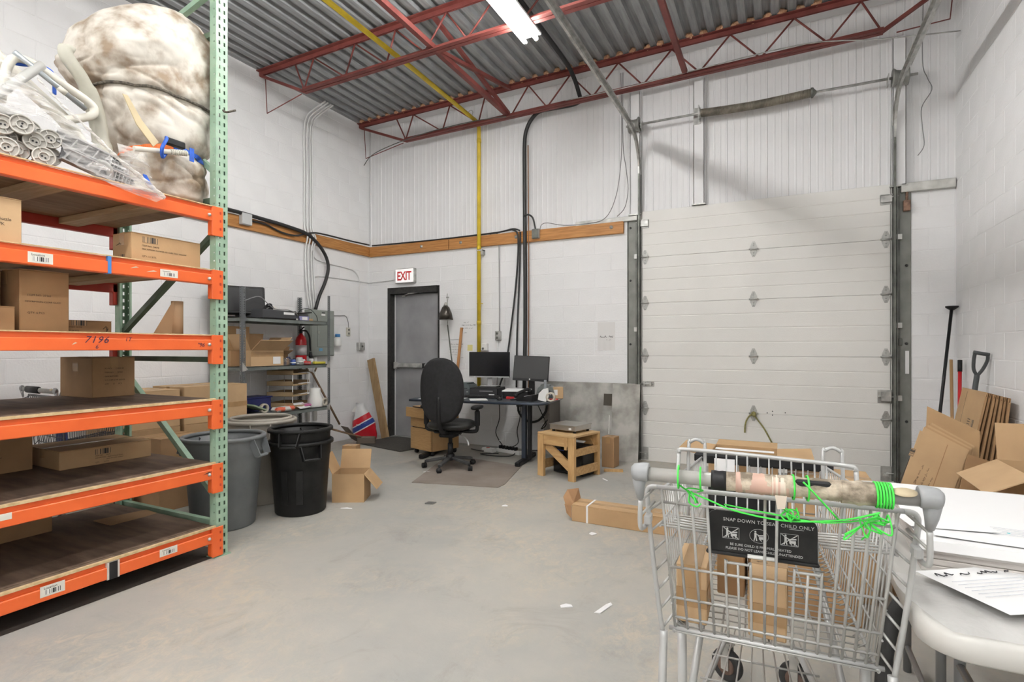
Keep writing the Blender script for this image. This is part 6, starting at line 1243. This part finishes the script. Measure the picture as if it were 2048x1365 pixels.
part('strand', MB().tube(smooth_path([(.20, -.06, .97), (.14, -.05, .945), (.06, -.04, .928), (0, -.035, .925), (-.08, -.035, .935), (-.13, -.03, .95), (-.18, -.02, .965), (-.20, -.03, .98)], 5), .0022, 5), GSTR, STG); part('strand', MB().tube(smooth_path([(.20, -.05, .955), (.10, -.045, .932), (0, -.03, .935), (-.10, -.03, .945)], 5), .0018, 5), GSTR, STG)
for x in (-.205, -.155, .04, .068): part('strand_loop', MB().tube([(x + .004 * math.sin(a * .5), -.03 + .027 * math.cos(a), 1.0 + .027 * math.sin(a)) for a in [i * PI / 8 for i in range(17)]], .0021, 5), GSTR, STG)
part('strand', MB().tube(smooth_path([(.06, -.06, 1.02), (.08, -.065, 1.0), (.11, -.06, .965), (.13, -.045, .94)], 5), .0021, 5), GSTR, STG)
def tangle(c, r, n, seed):
    rnd = random.Random(seed); return smooth_path([(c[0] + rnd.uniform(-r, r), c[1] + rnd.uniform(-r, r) * .6, c[2] + rnd.uniform(-r, r)) for _ in range(n)], 6)
part('knot', MB().tube(tangle((.035, -.045, .945), .018, 14, 2), .0018, 5), GSTR, STG); part('knot', MB().tube(tangle((.20, -.055, .945), .024, 16, 3), .0018, 5), GSTR, STG); part('knot', MB().tube(tangle((.16, -.045, .925), .03, 10, 4), .0016, 5), GSTR, STG); part('knot', MB().tube(tangle((-.165, -.03, .955), .02, 10, 5), .0018, 5), GSTR, STG)
# cartons in the cart (top-level, they rest in the basket)
ZB = .571
carton('carton', 'slim carton at the left rear of the near cart', (-.215, 1.60, ZB), (.078, .17, .155), .03, CB3, 'y', (('-y', 'tape', .078, .5, .45), ('+x', 'tape', .17, .5, .45)))
carton('carton', 'slim carton in the middle of the near cart, printed on top', (-.026, 1.62, ZB), (.088, .21, .158), -.03, CB3, 'x', (('-y', 'tape', .088, .5, .40), ('+z', 'ITEM NO. 27', .010, .15, .55), ('+z', 'QTY 2', .010, .15, .45), ('+z', '#', .03, .3, .75)))
carton('carton', 'darker carton behind the two slim ones in the cart, left', (-.130, 1.80, ZB + .008), (.075, .16, .15), 0, CB2, 'y', (('-y', 'tape', .075, .5, .5),)); carton('carton', 'darker carton behind the slim ones in the cart, right', (-.050, 1.83, ZB + .008), (.07, .16, .15), 0, CB2, 'y')
decal('clipped_paper', .075, .075, PAPER, CT, (-.13, .905, .835), '-y', label='paper clipped to the front bumper')
# cartons standing beyond the cart
open_carton('carton', 'tall taped carton standing beyond the shopping cart', (-.19, 3.50, 0), (.36, .38, .69), 0, CB, (85, 85, 80, 88), .18, (('-y', '[]', .10, .7, .9),)); part('shipping_tape', MB().box(-.16, .16, -.03, .03, .0, .001), PAPER, bpy.data.objects[[o.name for o in bpy.data.objects if o.get('label') == 'tall taped carton standing beyond the shopping cart'][0]], loc=(0, 0, .70))
carton('carton', 'brown carton right of the tall one beyond the cart', (.24, 3.48, 0), (.40, .40, .60), 0, CB, 'x')
carton('carton', 'flat carton with blue edge on the floor before the tall cartons', (.10, 3.12, 0), (.50, .26, .10), 0, CB2, 'x')
# long carton on the floor
t = carton('carton', 'long narrow carton on the floor with white strap and torn end', (-.87, 3.96, 0), (1.08, .19, .125), math.radians(-1), CB, 'x')
part('white_strap', MB().box(-.425, -.410, -.0975, .0975, .1255, .1275).box(-.425, -.410, -.0975, -.0955, 0, .1255), PAPER, t); part('torn_flap', MB().add([(-.54, -.06, .125), (-.54, .095, .125), (-.56, .10, .20), (-.60, -.03, .215), (-.615, -.08, .17), (-.575, -.095, .07)], [(0, 1, 2, 3), (0, 3, 4, 5)]), mat('torn_cardboard', (.42, .24, .12), .9, var=.1), t); o = part('torn_flap', MB().add([(-.54, -.095, .02), (-.54, -.095, .11), (-.60, -.085, .12), (-.585, -.08, .05)], [(0, 1, 2, 3)]), MATS['torn_cardboard'], t)
for c in t.children:
    if c.name.startswith('torn_flap'): md = c.modifiers.new('thickness', 'SOLIDIFY'); md.thickness = .004
part('dark_opening', MB().box(-.5415, -.5402, -.08, .08, .015, .11), BLKM, t)
# ---------------- white folding tables ----------------
TBL = mat('white_table_plastic', (.54, .53, .50), .45, var=.04, scale=4); LEGM = mat('grey_table_leg', (.22, .225, .23), .4, metal=.4)
def table(label, y0, y1, x0=.262, x1=1.462, near=True):
    t = thing('folding_table', label, 'table', ((x0 + x1) / 2, (y0 + y1) / 2, 0)); w, d, r = (x1 - x0) / 2, (y1 - y0) / 2, .085
    pl = []
    for cx_, cy_, a0 in ((w - .02, d - .02, 0), (-w + r, d - r, PI / 2), (-w + r, -d + r, PI), (w - .02, -d + .02, 1.5 * PI)):
        rr = r if cx_ < 0 else .02; pl += [(cx_ + rr * math.cos(a0 + PI / 2 * i / 8), cy_ + rr * math.sin(a0 + PI / 2 * i / 8)) for i in range(9)]
    n = len(pl); vs = []; 
    for k, (o, z) in enumerate(((.008, .685), (0, .692), (0, .728), (.006, .738), (.014, .74))): vs += [(x * (1 - o / w), y * (1 - o / d), z) for x, y in pl]
    mb = MB().add(vs, [(k * n + i, k * n + (i + 1) % n, (k + 1) * n + (i + 1) % n, (k + 1) * n + i) for k in range(4) for i in range(n)], True); mb.f.append(tuple(range(n))[::-1]); mb.sm.append(False); mb.f.append(tuple(4 * n + i for i in range(n))); mb.sm.append(False)
    part('table_top', mb, TBL, t)
    for sx in (-1, 1):
        x = sx * (w - .20)
        for sy in (-1, 1): part('leg', MB().tube([(x, sy * (d - .10), .70), (x, sy * (d - .10), .0)], .014, 10), LEGM, t)
        part('cross_bar', MB().tube([(x, -d + .10, .10), (x, d - .10, .10)], .011, 8), LEGM, t); part('fold_brace', MB().tube([(x, 0, .40), (x - sx * .30, 0, .70)], .010, 8), LEGM, t); part('cross_bar', MB().tube([(x, -d + .10, .40), (x, d - .10, .40)], .011, 8), LEGM, t)
    return t
table('near white folding table with a rounded corner beside the cart', 1.352, 2.06); table('far white folding table behind the near one', 2.065, 2.775)
t = thing('board_stack', 'stack of flat white boards lying on the near table', 'boards', (.90, 2.02, .741), math.radians(-2))
WB = mat('whitewashed_board', (.58, .56, .53), .6, col2=(.50, .46, .43), scale=3, stretch=(1, 1, 30))
for k in range(5): part('board', MB().box(-.565 + .004 * (k % 2), .55, -.33 + .004 * (k % 3), .33, k * .0155, k * .0155 + .0145, .0015), WB, t)
part('top_sheet', MB().box(-.57, .55, -.336, .335, .0778, .0795, .0005).box(-.57, .55, -.337, -.335, .055, .0795), PAPER, t)
part('yellow_mark', MB().box(-.31, -.27, -.3385, -.337, .060, .070, .001), mat('yellow_highlight', (.65, .52, .05), .5), t)
def printed(label, x, y, z, rz, w=.28, h=.216, head=None, marks=True, rows=5):
    t = thing('paper_sheet', label, 'paper', (x, y, z), rz); nn = 8
    vs = [(-w / 2 + w * i / nn, -h / 2 + h * j / nn, .002 + .006 * max(0, abs(i - nn / 2) / nn - .3) ** 1) for j in range(nn + 1) for i in range(nn + 1)]
    o = part('sheet', MB().add(vs, [(j * 9 + i, j * 9 + i + 1, (j + 1) * 9 + i + 1, (j + 1) * 9 + i) for j in range(nn) for i in range(nn)]), PAPER, t); md = o.modifiers.new('thickness', 'SOLIDIFY'); md.thickness = .0006
    if head: text(head, .030, INK, t, (-w * .42, h * .30, .006), '+z', .2)
    LN = mat('pale_print', (.56, .58, .63), .8)
    for k in range(rows): part('print_line', MB().box(-w * .40, w * (.40 - .05 * (k % 3)), h * (.18 - k * .07) - .0006, h * (.18 - k * .07) + .0006, .0045, .0052), LN, t)
    if marks:
        TE = mat('teal_ink', (.05, .42, .48), .6)
        for k in range(8): part('teal_mark', MB().box(-w * .42 + k * w * .11, -w * .42 + k * w * .11 + .006, -h * .05, -h * .05 + .006, .0055, .0062), TE, t)
        part('highlight', MB().box(w * .36, w * .40, -h * .30, h * .20, .0055, .0062).box(w * .30, w * .42, -h * .34, -h * .26, .0055, .0062), mat('lime_highlighter', (.62, .62, .08), .6), t)
    return t
printed('printed sheet with teal marks and yellow highlight on the board stack', .565, 1.835, .823, math.radians(-4), .40, .22); printed('white sheet beside the cart handle on the board stack', .40, 1.88, .8275, math.radians(10), .20, .16, None, False, 0)
printed('white sheet with a black handwritten heading on the near table edge', .468, 1.602, .764, math.radians(34.7), .27, .22, '~15', False, 6)
# clear bag under the handwritten sheet
vs = []; nn = 18
for j in range(nn + 1):
    for i in range(nn + 1):
        u, v = i / nn, j / nn; x, y = .31 + .62 * u - .06 * math.sin(v * 2), 1.36 + .30 * v; e = min(u, v, 1 - v) * 8
        vs.append((x, y, .7425 + .010 * min(1, e) + .008 * min(1, e) * noise.noise(Vector((u * 9, v * 11, 0)))))
solo('clear_bag', MB().add(vs, [(j * (nn + 1) + i, j * (nn + 1) + i + 1, (j + 1) * (nn + 1) + i + 1, (j + 1) * (nn + 1) + i) for j in range(nn) for i in range(nn)], True), mat('clear_plastic_bag', (.88, .88, .88), .12, alpha=.30, bump=.5, bscale=30, spec=.9), 'clear plastic bag spread under the handwritten sheet', 'plastic bag')
carton('carton', 'brown carton on the floor beyond the white tables', (.72, 3.36, 0), (.36, .30, .40), 0, CB2, 'x')
solo('black_tube', MB().tube(smooth_path([(.30, 1.80, .62), (.27, 1.78, .55), (.25, 1.76, .40), (.25, 1.75, .02)], 5), .020, 10), BLKM, 'black rubber hose hanging between cart and near table', 'hose')
# ---------------- right corner: poles, shovel, flattened cartons ----------------
t = thing('squeegee_pole', 'long black pole with a flat round top leaning in the right corner', 'pole', (1.20, 5.95, 0)); part('shaft', MB().tube([(0, 0, .02), (.215, .30, 1.68)], .013, 10), BLK, t); part('top_disc', MB().lathe([(.016, -.03), (.05, -.004), (.05, .008), (0, .008)], 18, (.216, .30, 1.685)), BLK, t)
t = thing('broom', 'wooden broom handle standing behind the flattened cartons', 'broom', (1.38, 6.05, 0)); part('handle', MB().tube([(0, 0, .12), (.03, .20, 1.20)], .013, 8), mat('tan_handle', (.45, .27, .12), .55), t); part('head', MB().box(-.06, .06, -.15, .15, 0, .12, .01), BLK, t)
t = thing('red_handle_tool', 'tool with a red handle and black grip beside the broom', 'tool', (1.36, 5.80, 0)); part('handle', MB().tube([(0, 0, .03), (.055, .20, 1.10)], .014, 10), mat('red_handle', (.45, .015, .02), .4), t); part('grip', MB().tube([(.055, .20, 1.10), (.06, .22, 1.20)], .017, 10), BLK, t)
t = thing('snow_shovel', 'grey D-handled snow shovel leaning against the right wall', 'shovel', (1.33, 5.58, 0)); part('shaft', MB().tube([(0, 0, .30), (.06, -.14, 1.10)], .018, 10), mat('shovel_grey', (.06, .065, .068), .5), t)
part('d_grip', MB().tube(smooth_path([(.06, -.14, 1.09), (.035, -.155, 1.14), (.03, -.18, 1.22), (.035, -.19, 1.27)], 4), .012, 8).tube(smooth_path([(.06, -.14, 1.09), (.09, -.155, 1.14), (.112, -.18, 1.21), (.112, -.19, 1.25)], 4), .012, 8).tube([(.025, -.19, 1.275), (.122, -.19, 1.255)], .015, 10), MATS['shovel_grey'], t); part('blade', MB().box(-.20, .12, -.02, .01, 0, .34, .004), MATS['shovel_grey'], t)
# flattened cartons leaning on the right wall: (x at bottom, x at top)
for k in range(7):
    xb, xt = 1.10 + k * .036, 1.290 + k * .020; y0, y1 = 4.85 + .012 * (k % 2), 5.40; hgt = 1.0 - .006 * k; a = math.atan2(xt - xb, hgt)
    m_ = Matrix.Translation((xb, y0, .004)) @ Matrix.Rotation(a, 4, 'Y'); L_ = hgt / math.cos(a) - .006
    t = thing('flattened_carton', ('frontmost tall flattened carton with a barcode leaning on the right wall', 'second', 'third', 'fourth', 'fifth', 'sixth', 'hindmost')[k] + ('' if k == 0 else ' of the tall flattened cartons leaning on the right wall'), 'cardboard', (xb, y0, .004), group='tall flattened cartons', rot=(0, a, 0))
    part('panel', MB().box(0, .005, 0, y1 - y0, 0, L_), CB if k == 0 else CB2, t); part('panel', MB().box(.008, .013, .0, y1 - y0, 0, L_), CB2, t); part('fold', MB().box(0, .013, -.004, .0, .42, L_ - .03), CB2, t)
    if k == 0:
        part('slot', MB().box(-.0008, .001, .40, .404, .30, L_ - .02), CBINK, t); decal('barcode', .05, .075, BARC, t, (-.0012, .13, L_ - .25), '-x'); 
        for q in range(4): part('print_line', MB().box(-.0008, .0, .19, .25, L_ - .22 - q * .018, L_ - .214 - q * .018), CBINK, t)
# small flattened stack rolled to the right, in front
SP = [(.50, .0), (.80, .80), (1.02, .68), (.78, .0)]
def leaning(label, pts, y, m, th=.01, tilt=-10, extra=None):
    t = thing('flattened_carton', label, 'cardboard', (0, y, 0), group='small flattened cartons', rot=(math.radians(tilt), 0, 0)); part('panel', MB().prism(pts, 0, th, Matrix.Rotation(PI / 2, 4, 'X')), m, t); return t
t = leaning('front small flattened carton with printed lines, tilted behind the table', [(.535, .0), (.79, .80), (1.02, .675), (.80, .0)], 4.07, CB3, .006, -9)
for k in range(5): text('~16', .016, CBINK, t, (.735 + k * .018, -.0065, .42 + .05 * (k % 2)), '-y', roll=math.radians(66))
text('~8', .024, CBINK, t, (.66, -.0065, .46), '-y', roll=math.radians(70)); part('print_bar', MB().bar((.67, -.0068, .45), (.73, -.0068, .62), .001, .003, up=(1, 0, 0)), CBINK, t); part('fold_line', MB().bar((.70, -.0066, .0), (.925, -.0066, .72), .001, .004, up=(1, 0, 0)), CB2, t); decal('barcode', .05, .025, BARC, t, (.745, -.0075, .66), '-y', math.radians(70))
for k, lb in enumerate(('second', 'third', 'fourth', 'fifth', 'sixth')):
    d = .022 * (k + 1); leaning(lb + ' in the pack of small flattened cartons behind the table', [(.55 + d * .3, .0), (.80 + d * .6, .815 + d * .25), (1.02 + d * .5, .690 + d * .2), (.82 + d, .0)], 4.07 + .016 * (k + 1), CB if k % 2 else CB3, .010, -9)
leaning('single flattened flap standing behind the small pack', [(.80, .0), (.865, .935), (1.13, .79), (1.08, .0)], 4.26, CB, .005, -8); leaning('darker flattened carton at the right of the small pack', [(.86, .0), (1.0, .68), (1.13, .64), (1.06, .0)], 4.02, CB2, .006, -6)
open_carton('carton', 'large open carton with wide flaps at the right picture edge', (1.25, 3.58, 0), (.38, .50, .70), 0, CB3, (118, 2, 110, 12), .20)
# ---------------- scraps on the floor ----------------
SCP = [(-3.161, 3.357, .10, .02, .3, 'white paper strip on the floor beside the torn carton'), (-2.037, 3.99, .05, .03, .2, 'tiny white scrap on the floor in the middle'), (-1.177, 3.665, .045, .04, .9, 'torn white scrap before the long carton'), (-.968, 2.58, .06, .03, .5, 'folded white scrap on the open floor near the cart'), (-.792, 2.637, .03, .13, -.25, 'long white paper strip on the floor left of the cart'), (-1.12, 4.45, .07, .012, .1, 'small white strip near the overhead door'), (-1.55, 5.22, .015, .10, .8, 'white strip on the floor by the pine stool'), (-3.33, 4.72, .08, .02, .4, 'white strip under the office chair')]
for x, y, w, h, a, lb in SCP: solo('paper_scrap', MB().add([(-w / 2, -h / 2, 0), (w / 2, -h / 2 * .8, .004), (w / 2 * .9, h / 2, .001), (0, h / 2 * 1.1, .006), (-w / 2, h / 2 * .8, 0), (-w / 2, -h / 2, -.001), (w / 2, -h / 2 * .8, -.001), (w / 2 * .9, h / 2, -.001), (0, h / 2 * 1.1, -.001), (-w / 2, h / 2 * .8, -.001)], [(0, 1, 2, 3, 4), (9, 8, 7, 6, 5), (0, 5, 6, 1), (1, 6, 7, 2), (2, 7, 8, 3), (3, 8, 9, 4), (4, 9, 5, 0)]), PAPER, lb, 'scrap', (x, y, .002), (0, 0, a))
solo('foil_scrap', MB().prism([(-.04, -.02), (.03, -.03), (.05, .02), (-.02, .03)], 0, .01), mat('grey_foil', (.25, .25, .24), .4, metal=.5), 'dark crumpled foil scrap on the open floor', 'scrap', (-2.634, 3.775, .001), (0, 0, .4))
# blue cart behind the rack
C2 = cart('shopping cart parked behind the rack by the left wall', (-4.85, 2.03, 0), math.radians(-4), mat('dark_wire', (.06, .06, .065), .4, metal=.4), mat('dark_cart_tube', (.16, .16, .165), .4, metal=.4), full=False)
C2.scale = (1, .58, 1)
part('handle_grip', MB().tube([(-.20, -.03, 1.0), (.02, -.03, 1.0)], .026, 12), BLK, C2); part('blue_panel', MB().box(-.24, -.05, .30, .31, .58, .80, .004), mat('blue_panel', (.015, .03, .18), .4), C2)
